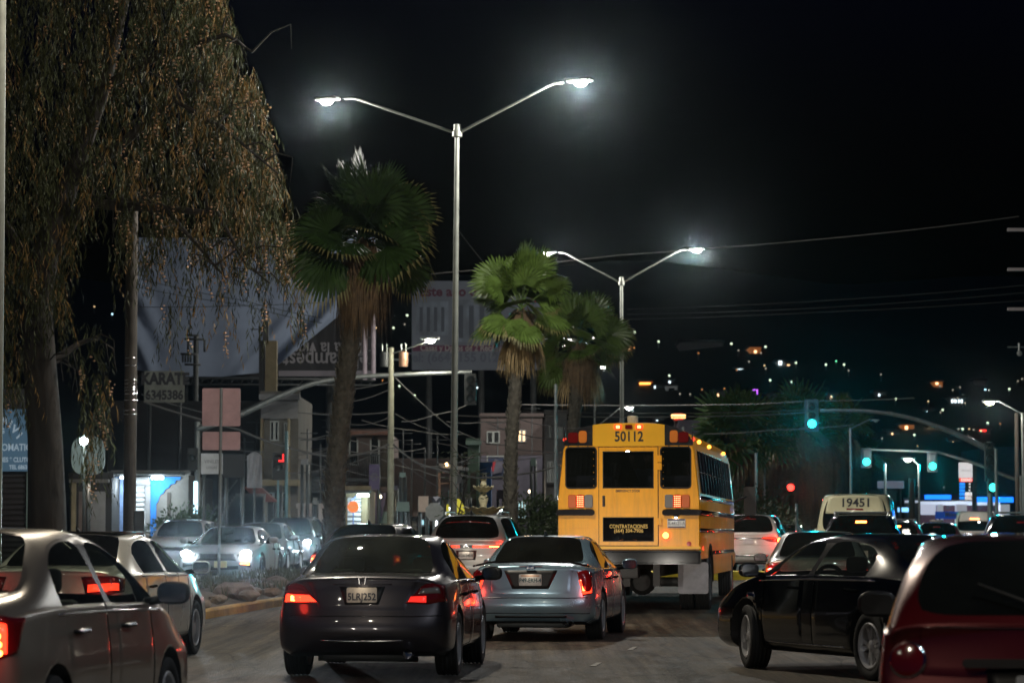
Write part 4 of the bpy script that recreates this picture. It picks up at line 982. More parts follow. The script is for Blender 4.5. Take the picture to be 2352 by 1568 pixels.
# ================================================================ the yellow bus (x forward, tail at x=0)
M_BUS = mat('bus_yellow', (.95, .41, .002), .36, 0, .15, var=.10, vscale=2.2, bump=.03, bscale=6)
M_BUS2 = mat('bus_yellow_light', (.90, .46, .006), .4, 0, .2, var=.06, vscale=2)
M_BUSBLK = mat('bus_black_paint', (.010, .010, .012), .22, 0, .6, var=.2)
M_BUSIN = mat('bus_interior', (.05, .055, .06), .8, var=.2)
M_GUM = mat('window_rubber', (.008, .008, .008), .6)
def grime(m):
    n, l = nodes(m); b = n['Principled BSDF']; src = b.inputs['Base Color'].links[0].from_socket; tc = n.new('ShaderNodeTexCoord'); sp_ = n.new('ShaderNodeSeparateXYZ'); l.new(tc.outputs['Object'], sp_.inputs[0])
    mp = n.new('ShaderNodeMapping'); mp.inputs['Scale'].default_value = (3, 9, .7); l.new(tc.outputs['Object'], mp.inputs[0]); t = n.new('ShaderNodeTexNoise'); t.inputs['Scale'].default_value = 1.3; t.inputs['Detail'].default_value = 7; t.inputs['Roughness'].default_value = .7; l.new(mp.outputs[0], t.inputs['Vector'])
    r = n.new('ShaderNodeMapRange'); r.inputs['From Min'].default_value = .45; r.inputs['From Max'].default_value = .85; r.inputs['To Max'].default_value = .42; l.new(t.outputs['Fac'], r.inputs['Value'])
    mx = n.new('ShaderNodeMix'); mx.data_type = 'RGBA'; l.new(r.outputs[0], mx.inputs[0]); l.new(src, mx.inputs[6]); mx.inputs[7].default_value = (.22, .12, .03, 1); l.new(mx.outputs[2], b.inputs['Base Color'])
grime(M_BUS)
G_BUS = glass('bus_glass', (.50, .52, .55), rough=.03, dust=.008)
BL = 10.6
bus = empty('bus')
def half_w(z):                      # side wall leans in above the waist
    if z < 1.95: return 1.225
    return 1.225 - .10 * ((z - 1.95) / .93)
def bus_sec(ins=0.0, zb=.93, top=None):
    pts = [(1.225 - ins, zb + ins)] + [(half_w(z) - ins, z) for z in (1.7, 1.95, 2.45, 2.80)]
    n = 9
    for k in range(n + 1):
        a = math.pi / 2 * k / n; pts.append(((1.11 - ins) * math.cos(a) ** .62 if k < n else 0, 2.86 + (.40 - ins) * math.sin(a) ** .95))
    return pts
def bus_solid(ins, x0, x1, zb=.93, round_end=False):
    bm = bmesh.new(); P = bus_sec(ins, zb); full = P + [(-y, z) for y, z in P[-2::-1]]; rings = []
    ends = [(x0, 1.0)] if not round_end else [(x0, .985), (x0 + .02, .995), (x0 + .07, 1.0)]
    for x, s in ends + [(x1, 1.0)]:
        rings.append([bm.verts.new((x, y * s, 1.9 + (z - 1.9) * s)) for y, z in full])
    for a, b in zip(rings, rings[1:]):
        for i in range(len(full) - 1): bm.faces.new((a[i], a[i + 1], b[i + 1], b[i]))
        bm.faces.new((a[-1], a[0], b[0], b[-1]))
    bm.faces.new(rings[0]); bm.faces.new(rings[-1]); bmesh.ops.recalc_face_normals(bm, faces=bm.faces); return bm
def cy(v): return 3.543 - v * .002193
def cxm(v): return 1.360 - v * .002193
def bool_mesh(bm, cutters, mats, name, parent, smooth=True):
    o = bpy.data.objects.new(name, bpy.data.meshes.new(name)); bm.to_mesh(o.data); bm.free(); COL.objects.link(o)
    for m_ in mats: o.data.materials.append(m_)
    tmp = []
    for cbm in cutters:
        me = bpy.data.meshes.new('c'); cbm.to_mesh(me); cbm.free(); c = bpy.data.objects.new('c', me); COL.objects.link(c); tmp.append(c)
        for m_ in mats: me.materials.append(m_)
        q = o.modifiers.new('b', 'BOOLEAN'); q.operation = 'DIFFERENCE'; q.solver = 'EXACT'; q.object = c
    bpy.context.view_layer.update(); res = bpy.data.meshes.new_from_object(o.evaluated_get(bpy.context.evaluated_depsgraph_get()))
    bpy.data.objects.remove(o)
    for c in tmp: bpy.data.objects.remove(c)
    r = bmesh.new(); r.from_mesh(res); bpy.data.meshes.remove(res)
    return obj(name, r, mats, parent, smooth)
inner = bus_solid(.05, .06, BL - .06, .93 + .12)
for f in inner.faces: f.material_index = 1
cut = bmesh.new()
RW = [(1.075, .56, 2.837, 2.15), (-.56, -1.065, 2.837, 2.15)]          # side rear windows: y1 y0 ztop zbot
for y1, y0, zt, zb_ in RW: rrect(cut, y0, y1, zb_, zt, .06, -.2, .2)
rrect(cut, -.438, .443, 2.14, 2.775, .02, -.2, .2)                      # emergency door window
rrect(cut, -.436, .442, 1.23, 1.646, .02, -.2, .2)
cut2 = bmesh.new(); NW = 12; ww = (BL - 1.0) / NW
for s in ONE:
    for k in range(NW):
        x0 = .42 + k * ww; rrect(cut2, x0 + .045, x0 + ww - .03, 2.06, 2.80, .03, s * 1.0, s * 1.4, 2, axis='y')
cut3 = bmesh.new()
for s in ONE: lathe(cut3, [(.0001, s * .75), (.60, s * .75), (.60, s * 1.4), (.0001, s * 1.4)], 28, 'y', (2.75, 0, .50))
for bm in (cut, cut2, cut3): bmesh.ops.remove_doubles(bm, verts=bm.verts, dist=.0005); bmesh.ops.recalc_face_normals(bm, faces=bm.faces)
for f in cut3.faces: f.material_index = 2
for f in cut2.faces: f.material_index = 1
bool_mesh(bus_solid(0, 0, BL, .93, True), [inner, cut, cut2, cut3], [M_BUS, M_BUSIN, M_BLACK], 'body', bus)
# rear windows
for y1, y0, zt, zb_ in RW:
    bm = bmesh.new(); rrect(bm, y0, y1, zb_, zt, .06, .012, .022); w_ = obj('rear_window', bm, G_BUS, bus)
    fb = bmesh.new(); pts = []
    for cx_, cz_, a0 in ((y1 - .055, zt - .055, 0), (y0 + .055, zt - .055, 90), (y0 + .055, zb_ + .055, 180), (y1 - .055, zb_ + .055, 270)):
        for k in range(5): a = R(a0 + 22.5 * k); pts.append((-.004, cx_ + .06 * math.cos(a), cz_ + .06 * math.sin(a)))
    tube(fb, pts + [pts[0]], .013, 6); obj('rubber_seal', fb, M_GUM, w_, True)
# emergency door
bm = bmesh.new()
y1, y0, z0, z1 = .505, -.505, 1.163, 2.845
for a in ((y0, -.438, z0, z1), (.443, y1, z0, z1), (-.438, .443, 2.775, z1), (-.438, .443, 1.646, 2.14), (-.438, .443, z0, 1.23)): box(bm, -.022, .0, a[0], a[1], a[2], a[3])
d = obj('emergency_door', bm, M_BUS, bus)
bm = bmesh.new()
for a in ((y0 - .012, y0, z0, z1), (y1, y1 + .012, z0, z1), (y0 - .012, y1 + .012, z1, z1 + .012), (y0 - .012, y1 + .012, z0 - .012, z0)): box(bm, -.006, .0, *a)
obj('seal', bm, M_GUM, d)
for (a0, a1, b0, b1) in ((-.436, .442, 2.14, 2.775), (-.436, .442, 1.23, 1.646)):
    bm = bmesh.new(); box(bm, .004, .012, a0, a1, b0, b1); g = obj('door_window', bm, G_BUS if b0 > 2 else mat('dark_smoked_glass', (.006, .006, .007), .05, coat=1), d)
    bm = bmesh.new(); t = .014
    for q in ((a0, a0 + t, b0, b1), (a1 - t, a1, b0, b1), (a0 + t, a1 - t, b1 - t, b1), (a0 + t, a1 - t, b0, b0 + t)): box(bm, -.026, .003, *q)
    obj('rubber_seal', bm, M_GUM, g)
    if b0 < 2:
        M_GOLD = mat('gold_lettering', (.75, .50, .12), .5)
        text('CONTRATACIONES', .092, M_GOLD, g, bold=.001, mtx=REAR(.0, cy(938), -.001), sxy=(.80, 1)); text('(664) 304-7906', .092, M_GOLD, g, bold=.001, mtx=REAR(.0, cy(972), -.001), sxy=(.88, 1))
        M_FLAME = mat('orange_decal', (.9, .25, .02), .5)
        bm = bmesh.new()
        for c_ in (-.09, .10):
            s_ = 1 if c_ > 0 else -1
            poly(bm, [(.0, c_, 1.265), (.0, c_ - s_ * .03, 1.275), (.0, c_ + s_ * .06, 1.262 - .012), (.0, c_ + s_ * .05, 1.25)], (-.002, 0, 0))
        obj('decal', bm, M_FLAME, g)
for zc in (cy(470), cy(410), cy(900)):
    bm = bmesh.new(); box(bm, -.03, .0, -.575, -.50, zc - .06, zc + .06, bev=.006); obj('hinge', bm, M_BUS, d)
bm = bmesh.new(); rrect(bm, cxm(510), cxm(415), cy(785), cy(685), .03, -.028, -.022); h = obj('handle_plate', bm, M_BUS, d, True)
bm = bmesh.new(); rrect(bm, cxm(437), cxm(416), cy(782), cy(697), .01, -.034, -.026); tube(bm, [(-.04, cxm(430), cy(700)), (-.075, cxm(430), cy(730)), (-.04, cxm(432), cy(775))], .008, 6); obj('handle', bm, M_BLACK, h, True)
text('EMERGENCY DOOR', .058, M_INK, d, bold=.0012, mtx=REAR(.01, cy(661), -.0225), sxy=(.80, 1.0))
# number panel and black corner caps
bm = bmesh.new(); P = bus_sec(0)
def cap_top(y):
    pr = [(a, b) for a, b in P if b > 2.84]
    for (a0, b0), (a1, b1) in zip(pr, pr[1:]):
        if a1 <= y <= a0: return b0 + (b1 - b0) * (a0 - y) / (a0 - a1 + 1e-9)
    return 3.26
def cap_panel(ya, yb, zb_, off, dx, n=14, shrink=.0):
    bm = bmesh.new(); ys = [ya + (yb - ya) * k / n for k in range(n + 1)]
    up = [(y, min(cap_top(abs(y)), 3.26) - shrink) for y in ys]; pts = [(off, y, z) for y, z in up] + [(off, ys[-1], zb_), (off, ys[0], zb_)]
    q = []
    for p in pts:
        if not q or (Vector(p) - Vector(q[-1])).length > .002: q.append(p)
    poly(bm, q, (dx, 0, 0)); return bm
pn = obj('number_panel', cap_panel(.612, -.626, 2.862, -.016, .02), M_BUS2, bus)
text('50112', .215, M_INK, pn, 'fleet_number', bold=.005, mtx=REAR(-.012, cy(238), -.0165), sxy=(.93, 1.12), space=1.0)
for s in ONE:
    c_ = obj('corner_cap', cap_panel(s * 1.112, s * .618, 2.875, -.012, .016, 18), M_BUSBLK, bus)
    for (ya, yb, m_, nm, bul) in ((.86, .96 + .08, M_REDLENS, 'warning_light', .03), (.715, .855, M_AMBER, 'warning_light', .03)):
        a, b_ = sorted((s * ya, s * yb)); bm = bmesh.new(); zt_ = 3.13 if m_ is M_AMBER else 3.10
        rrect(bm, a, b_, 2.918, zt_, .045, -.045, -.010); bmesh.ops.bevel(bm, geom=[e for e in bm.edges if all(v.co.x < -.04 for v in e.verts)], offset=.012, segments=2, affect='EDGES')
        obj(nm, bm, m_, bus, True)
    bm = bmesh.new()
    for k in range(3): box(bm, -.016, -.001, s * (.70 + .17 * k) - .008, s * (.70 + .17 * k) + .008, 2.845, 2.873)
    obj('bracket', bm, M_GUM, bus)
M_CLR = mat('red_marker_lit', (.5, .02, .02), .2, coat=1, emit=(1, .05, .02), es=2.5)
for (a, b_), lit in (((512, 567), 1), ((597, 652), 0), ((680, 733), 1)):
    bm = bmesh.new(); rrect(bm, cxm(b_), cxm(a), cy(176), cy(143), .012, -.035, -.014); o = obj('marker_light', bm, M_CLR if lit else M_REDLENS, bus, True)
    if lit: bm = bmesh.new(); rrect(bm, cxm(b_) + .03, cxm(a) - .03, cy(170), cy(150), .01, -.038, -.034); obj('lens', bm, M_REDHOT, o)
# tail light clusters
M_LED = glow('red_led', (1, .13, .05), 9)
for s in ONE:
    def span(u0, u1): a, b_ = (cxm(u0), cxm(u1)); return (min(a, b_), max(a, b_))
    for u0, u1, m_ in (((145, 208, mat('orange_lens', (.65, .14, .03), .3, coat=1)), (211, 272, M_REDLENS), (275, 340, M_CLEAR))):
        a, b_ = span(u0, u1)
        if s < 0: a, b_ = -b_ - .01, -a - .01
        bm = bmesh.new(); rrect(bm, a, b_, cy(793), cy(690), .03, -.035, -.006, 3); bmesh.ops.bevel(bm, geom=[e for e in bm.edges if all(v.co.x < -.03 for v in e.verts)], offset=.008, segments=1, affect='EDGES')
        lo = obj('tail_light', bm, m_, bus, True)
        if m_ is M_REDLENS:
            bm = bmesh.new()
            for i in range(4):
                for j in range(6):
                    yy = a + .022 + i * (b_ - a - .044) / 3; z_ = cy(780) + j * (cy(703) - cy(780)) / 5; rrect(bm, yy - .010, yy + .010, z_ - .010, z_ + .010, .004, -.040, -.034, 1)
            obj('led', bm, M_LED, lo)
# rub rails, panel, plate, lamps
M_RAIL = mat('rub_rail_black', (.012, .010, .012), .18, .3, .8)
for s in ONE:
    a, b_ = sorted((s * .58, s * 1.235)); bm = bmesh.new(); rrect(bm, a, b_, cy(852), cy(805), .045, -.055, .004, 3)
    box(bm, .0, BL - .3, s * 1.228 - .02, s * 1.228 + .02, cy(850), cy(808), bev=.008)
    obj('rub_rail', bm, M_RAIL, bus, True)
    for z_ in (1.98, 1.42, 1.02):
        bm = bmesh.new(); box(bm, .02 if z_ > 1.2 else 3.5, BL - .3, s * 1.228 - .014, s * 1.228 + .014, z_ - .035, z_ + .035, bev=.008); obj('side_rail', bm, M_RAIL if z_ < 1.5 else M_CHROME, bus, True)
bm = bmesh.new(); rrect(bm, cxm(325), cxm(160), cy(948), cy(868), .02, -.008, .002); obj('hatch', bm, M_BUS, bus, True)
bm = bmesh.new(); rrect(bm, cxm(1065), cxm(925), cy(948), cy(878), .012, -.022, -.006); o = obj('licence_plate', bm, M_PLATE, bus, True); text('A-44321-A', .088, mat('plate_grey_ink', (.2, .2, .22), .5), o, 'plate_number', bold=.001, mtx=REAR((cxm(1065) + cxm(925)) / 2, cy(914), -.023), sxy=(.75, 1))
bm = bmesh.new(); box(bm, -.026, -.02, cxm(1060), cxm(930), cy(890), cy(880)); box(bm, -.026, -.02, cxm(1060), cxm(930), cy(946), cy(938)); obj('plate_frame', bm, mat('plate_navy', (.02, .02, .06), .5), o)
bm = bmesh.new(); box(bm, -.05, -.01, cxm(1008), cxm(976), cy(868), cy(852), bev=.006); o = obj('plate_light', bm, M_CHROME, bus)
bm = bmesh.new(); box(bm, -.054, -.02, cxm(1002), cxm(982), cy(872), cy(867)); obj('bulb', bm, glow('white_bulb', (.9, .95, 1), 20), o)
bm = bmesh.new(); lathe(bm, [(.068, -.006), (.068, -.03), (.055, -.035)], 24, 'x', (0, cxm(912), cy(1007))); o = obj('reversing_light', bm, M_REDLIT, bus, True)
bm = bmesh.new(); lathe(bm, [(.055, -.03), (.03, -.042), (.001, -.044)], 24, 'x', (0, cxm(912), cy(1007))); obj('lens', bm, glow('yellow_bulb', (1, .50, .10), 4.5), o, True)
bm = bmesh.new(); lathe(bm, [(.04, .0), (.04, -.016), (.001, -.02)], 20, 'x', (0, cxm(1093), cy(1072))); obj('reflector', bm, mat('red_reflector', (.5, .05, .04), .3, coat=1), bus, True)
bm = bmesh.new(); box(bm, -.024, -.0, -.03, .05, cy(348) - .01, cy(348) + .012, bev=.004); o = obj('door_light', bm, M_CHROME, bus)
bm = bmesh.new(); box(bm, -.03, -.024, -.02, .04, cy(352) - .005, cy(352) + .008); obj('bulb', bm, glow('white_bulb', (.9, .95, 1), 20), o)
bm = bmesh.new(); rrect(bm, -1.235, 1.235, cy(1112), cy(1092), .008, -.03, .0); obj('floor_trim', bm, M_BUS2, bus)
bm = bmesh.new(); rrect(bm, -1.245, 1.245, .845, 1.075, .03, -.22, -.03, 3); bmesh.ops.bevel(bm, geom=[e for e in bm.edges if all(v.co.x < -.2 for v in e.verts)], offset=.03, segments=3, affect='EDGES')
obj('bumper', bm, mat('bumper_black', (.005, .005, .006), .14, 0, 0, spec=.3), bus, True)
bm = bmesh.new()
def rivet(y, z, x=-.001): lathe(bm, [(.0075, x), (.006, x - .005), (.0001, x - .006)], 6, 'x', (0, y, z))
for k in range(15):
    for y in (-1.17, -.60, .60, 1.17): rivet(y, 1.15 + k * .115)
for k in range(10): rivet(-.54 + k * .12, 2.853, -.017)
obj('rivets', bm, M_BUS, bus)['kind'] = 'stuff'
# roof hatch and beacon, corner markers
bm = bmesh.new(); rrect(bm, -.38, .3, 3.24, 3.31, .02, 1.2, 1.9); obj('roof_hatch', bm, M_CLEAR, bus, True)
bm = bmesh.new(); lathe(bm, [(.09, 3.24), (.095, 3.36), (.09, 3.40), (.001, 3.41)], 16, 'z', (.5, -.03, 0)); obj('beacon', bm, mat('beacon_lens', (.45, .43, .33), .3, coat=1), bus, True)
for s in ONE:
    for x_, m_ in ((.10, M_CLR), (1.6, M_AMBERLIT), (4.4, M_AMBERLIT), (8.9, M_AMBERLIT)):
        bm = bmesh.new(); bmesh.ops.create_uvsphere(bm, u_segments=10, v_segments=6, radius=.035); bmesh.ops.translate(bm, verts=bm.verts, vec=(x_, s * 1.11, 2.98)); obj('marker_light', bm, m_, bus, True)
# side windows: frames and glass; chrome posts
for s in ONE:
    for k in range(NW):
        x0 = .42 + k * ww; y_ = s * (half_w(2.43) - .01)
        bm = bmesh.new(); xa, xb = x0 + .045, x0 + ww - .03
        for z0_, z1_ in ((2.06, 2.42), (2.45, 2.80)):
            poly(bm, [(xa, s * (half_w(z0_) - .02), z0_), (xb, s * (half_w(z0_) - .02), z0_), (xb, s * (half_w(z1_) - .02), z1_), (xa, s * (half_w(z1_) - .02), z1_)], (0, -s * .006, 0))
        w_ = obj('side_window', bm, G_BUS, bus)
        bm = bmesh.new()
        for xx in (xa, xb): tube(bm, [(xx, s * (half_w(2.06) + .004), 2.05), (xx, s * (half_w(2.81) + .004), 2.81)], .013, 6)
        tube(bm, [(xa, s * (half_w(2.435) - .01), 2.435), (xb, s * (half_w(2.435) - .01), 2.435)], .016, 6)
        obj('window_frame', bm, M_CHROME, w_, True)
# seats inside and hood, windscreen, mirrors
for k in range(9):
    for y_ in (-.72, .72):
        bm = bmesh.new(); x_ = .35 + k * 1.0; box(bm, x_, x_ + .12, y_ - .42, y_ + .42, 1.75, 2.33 if k else 2.37, bev=.05); box(bm, x_ + .12, x_ + .5, y_ - .42, y_ + .42, 1.62, 1.76, bev=.04)
        obj('seat', bm, mat('bus_seat_vinyl', (.07, .07, .09), .6, var=.2), bus, True)
bm = bmesh.new(); box(bm, BL, BL + 1.5, -1.0, 1.0, .75, 1.75, bev=.15); box(bm, BL + .1, BL + 1.45, -1.18, 1.18, .6, 1.15, bev=.18); obj('engine_hood', bm, M_BUS, bus, True)
for s in ONE:
    bm = bmesh.new(); tube(bm, [(BL - .2, s * 1.2, 2.0), (BL + .8, s * 1.45, 2.15), (BL + .8, s * 1.5, 1.7)], .022, 8); tube(bm, [(BL + .2, s * 1.1, 1.55), (BL + .8, s * 1.5, 1.75)], .02, 8)
    tube(bm, [(BL - .3, s * 1.1, 2.95), (BL + .7, s * 1.45, 2.72)], .012, 6)
    o = obj('mirror_arm', bm, M_BLACK, bus, True)
    bm = bmesh.new(); rrect(bm, s * 1.52 - .13, s * 1.52 + .13, 1.75, 2.35, .05, BL + .72, BL + .84); obj('mirror', bm, M_BLACK, o, True)
# underneath
bm = bmesh.new()
box(bm, .1, .55, -.15, .95, .60, .80, bev=.02); box(bm, .9, 9.5, -.48, -.36, .62, .86); box(bm, .9, 9.5, .36, .48, .62, .86); tube(bm, [(2.75, -.95, .5), (2.75, .95, .5)], .09, 10)
lathe(bm, [(.001, -.22), (.16, -.18), (.24, -.05), (.24, .08), (.13, .2), (.001, .24)], 18, 'x', (2.7, 0, .5)); tube(bm, [(.0, .55, .55), (.5, .5, .55), (1.3, .3, .6)], .055, 8)
for y_ in (-.42, .1): box(bm, .7, .82, y_ - .06, y_ + .06, .45, .85)
obj('chassis', bm, mat('chassis_grey', (.06, .058, .055), .6, .2, var=.4, vscale=5), bus, True)
for s in ONE:
    bm = bmesh.new(); rrect(bm, min(s * .70, s * 1.24), max(s * .70, s * 1.24), .30, .86, .05, 1.95, 1.965); obj('mud_flap', bm, mat('mud_flap_white', (.42, .42, .44), .6, var=.25, vscale=4), bus, True)
    for x_, dual in ((2.75, 1), (BL - .1, 0)):
        for yy in ((.82, 1.10) if dual else (1.05,)):
            w_ = make_wheel(bus, (x_, s * yy, .50), .50, .25, s, 'six', M_STEEL)
    bm = bmesh.new(); pts = [(2.75 + .66 * math.cos(a), s * 1.20, .5 + .66 * math.sin(a)) for a in [math.pi * k / 14 for k in range(15)]]; tube(bm, pts, .045, 8); obj('wheel_arch', bm, M_BLACK, bus, True)
    bm = bmesh.new(); box(bm, 3.5, BL - .6, min(s * 1.16, s * 1.2), max(s * 1.16, s * 1.2), .62, .95); box(bm, 3.6, 4.4, min(s * 1.2, s * 1.215), max(s * 1.2, s * 1.215), .66, .9); obj('skirt', bm, M_BUS, bus)
bus.location = (2.0, 48.9, gz(50.5)); bus.rotation_euler = (0, 0, R(90 - 7.6))
tag(bus, 'yellow school bus numbered 50112 with an emergency door at the back', 'bus')

# ---- two passengers seen through the rear glass
def person(loc, rz, label, joints, radii, edges, shirt, parent=None, head=True, scale=1.0):
    me = bpy.data.meshes.new('person'); me.from_pydata([Vector(j) for j in joints], edges, []); o = bpy.data.objects.new('person', me); COL.objects.link(o)
    s = o.modifiers.new('s', 'SKIN'); me.skin_vertices[0].data[0].use_root = True
    for i, r_ in enumerate(radii): me.skin_vertices[0].data[i].radius = (r_, r_) if not isinstance(r_, tuple) else r_
    q = o.modifiers.new('u', 'SUBSURF'); q.levels = 2
    bpy.context.view_layer.update(); res = bpy.data.meshes.new_from_object(o.evaluated_get(bpy.context.evaluated_depsgraph_get())); bpy.data.objects.remove(o)
    skin = mat('skin', (.33, .19, .12), .5, var=.1); res.materials.clear(); res.materials.append(skin); res.materials.append(shirt); res.materials.append(mat('denim', (.03, .04, .07), .9, var=.2)); res.materials.append(mat('dark_hair', (.01, .008, .007), .6))
    for p in res.polygons:
        p.use_smooth = True; c = p.center; ax = abs(c.y)
        if c.z > 1.60: p.material_index = 3 if (c.z > 1.70 or c.x < -.03) else 0
        elif c.z > 1.47: p.material_index = 0
        elif c.z > .93: p.material_index = 1 if ax < .42 else 0
        else: p.material_index = 2
    p = bpy.data.objects.new('person', res); link(p); p.location = loc; p.rotation_euler = (0, 0, rz); tag(p, label, 'person'); return p
J = [(0, 0, .95), (0, 0, 1.15), (0, 0, 1.36), (0, 0, 1.46), (.01, 0, 1.54), (.02, 0, 1.64), (.02, 0, 1.75),       # pelvis..head 0-6
     (0, .19, 1.40), (.05, .26, 1.15), (.22, .22, 1.05), (.30, .18, 1.06),                                         # left arm 7-10
     (0, -.19, 1.40), (.08, -.30, 1.62), (.10, -.26, 1.88), (.11, -.25, 1.97),                                     # right arm raised 11-14
     (0, .10, .88), (.02, .11, .48), (0, .11, .08), (.14, .12, .03), (0, -.10, .88), (.02, -.11, .48), (0, -.11, .08), (.14, -.12, .03),
     (.10, -.235, 2.03), (.13, -.25, 2.04), (.12, -.27, 2.03), (.33, .16, 1.08), (.35, .19, 1.06), (.33, .21, 1.05), (.13, -.22, 1.99), (.30, .14, 1.10),
     (.135, 0, 1.655)]
RAD = [(.15, .12), (.15, .115), (.17, .12), (.06, .06), .052, .085, .078, .07, .048, .036, .03, .07, .05, .04, .033, .095, .062, .042, .035, .095, .062, .042, .035, .010, .010, .010, .010, .010, .010, .010, .010, .014]
ED = [(0, 1), (1, 2), (2, 3), (3, 4), (4, 5), (5, 6), (2, 7), (7, 8), (8, 9), (9, 10), (2, 11), (11, 12), (12, 13), (13, 14), (0, 15), (15, 16), (16, 17), (17, 18), (0, 19), (19, 20), (20, 21), (21, 22), (14, 23), (14, 24), (14, 25), (10, 26), (10, 27), (10, 28), (14, 29), (10, 30), (5, 31)]
def in_bus(x, y, z): return bus.matrix_basis @ Vector((x, y, z))
person(in_bus(1.75, -.20, 1.05), R(90 - 7.6 + 160), 'standing passenger in a pale blue shirt behind the emergency door glass', J, RAD, ED, mat('pale_blue_shirt', (.45, .55, .65), .9, var=.2))
J2 = [list(j) for j in J]
for i in (12, 13, 14, 23, 24, 25, 29): J2[i][2] -= .35; J2[i][0] += .12
person(in_bus(1.9, -.85, .93), R(90 - 7.6 + 170), 'passenger in a dark top behind the right rear window of the bus', J2, RAD, ED, mat('dark_top', (.04, .035, .035), .9))
# ================================================================ trees
M_BARK = mat('gum_bark', (.035, .029, .024), .95, var=.5, vscale=3, bump=1.0, bscale=8, stretch=(1, 1, .25))
M_LEAF = mat('gum_leaf', (.040, .044, .014), .7, spec=.2, var=.5, vscale=1.5)
M_LEAF2 = mat('gum_leaf_grey', (.095, .11, .045), .65, spec=.25, var=.4, vscale=1.5)
M_BLOOM = mat('gum_blossom', (.62, .36, .20), .7, var=.35, vscale=2)
M_DRY = mat('dry_frond', (.13, .085, .045), .85, var=.5, vscale=6)
M_FRD = mat('palm_frond', (.070, .115, .022), .32, 0, .25, var=.45, vscale=3)
M_TIP = mat('palm_tip', (.15, .14, .05), .5, var=.4, vscale=5)
M_PTR = mat('palm_trunk', (.075, .068, .052), .95, var=.55, vscale=9, bump=.8, bscale=20)
def blade(bm, p, d, L, w, side, mi=0):
    a = p - side * w * .4; b = p + side * w * .4; m_ = p + d * L * .5
    vs = [bm.verts.new(a), bm.verts.new(m_ - side * w * .5), bm.verts.new(p + d * L), bm.verts.new(m_ + side * w * .5)]
    f = bm.faces.new(vs); f.material_index = mi
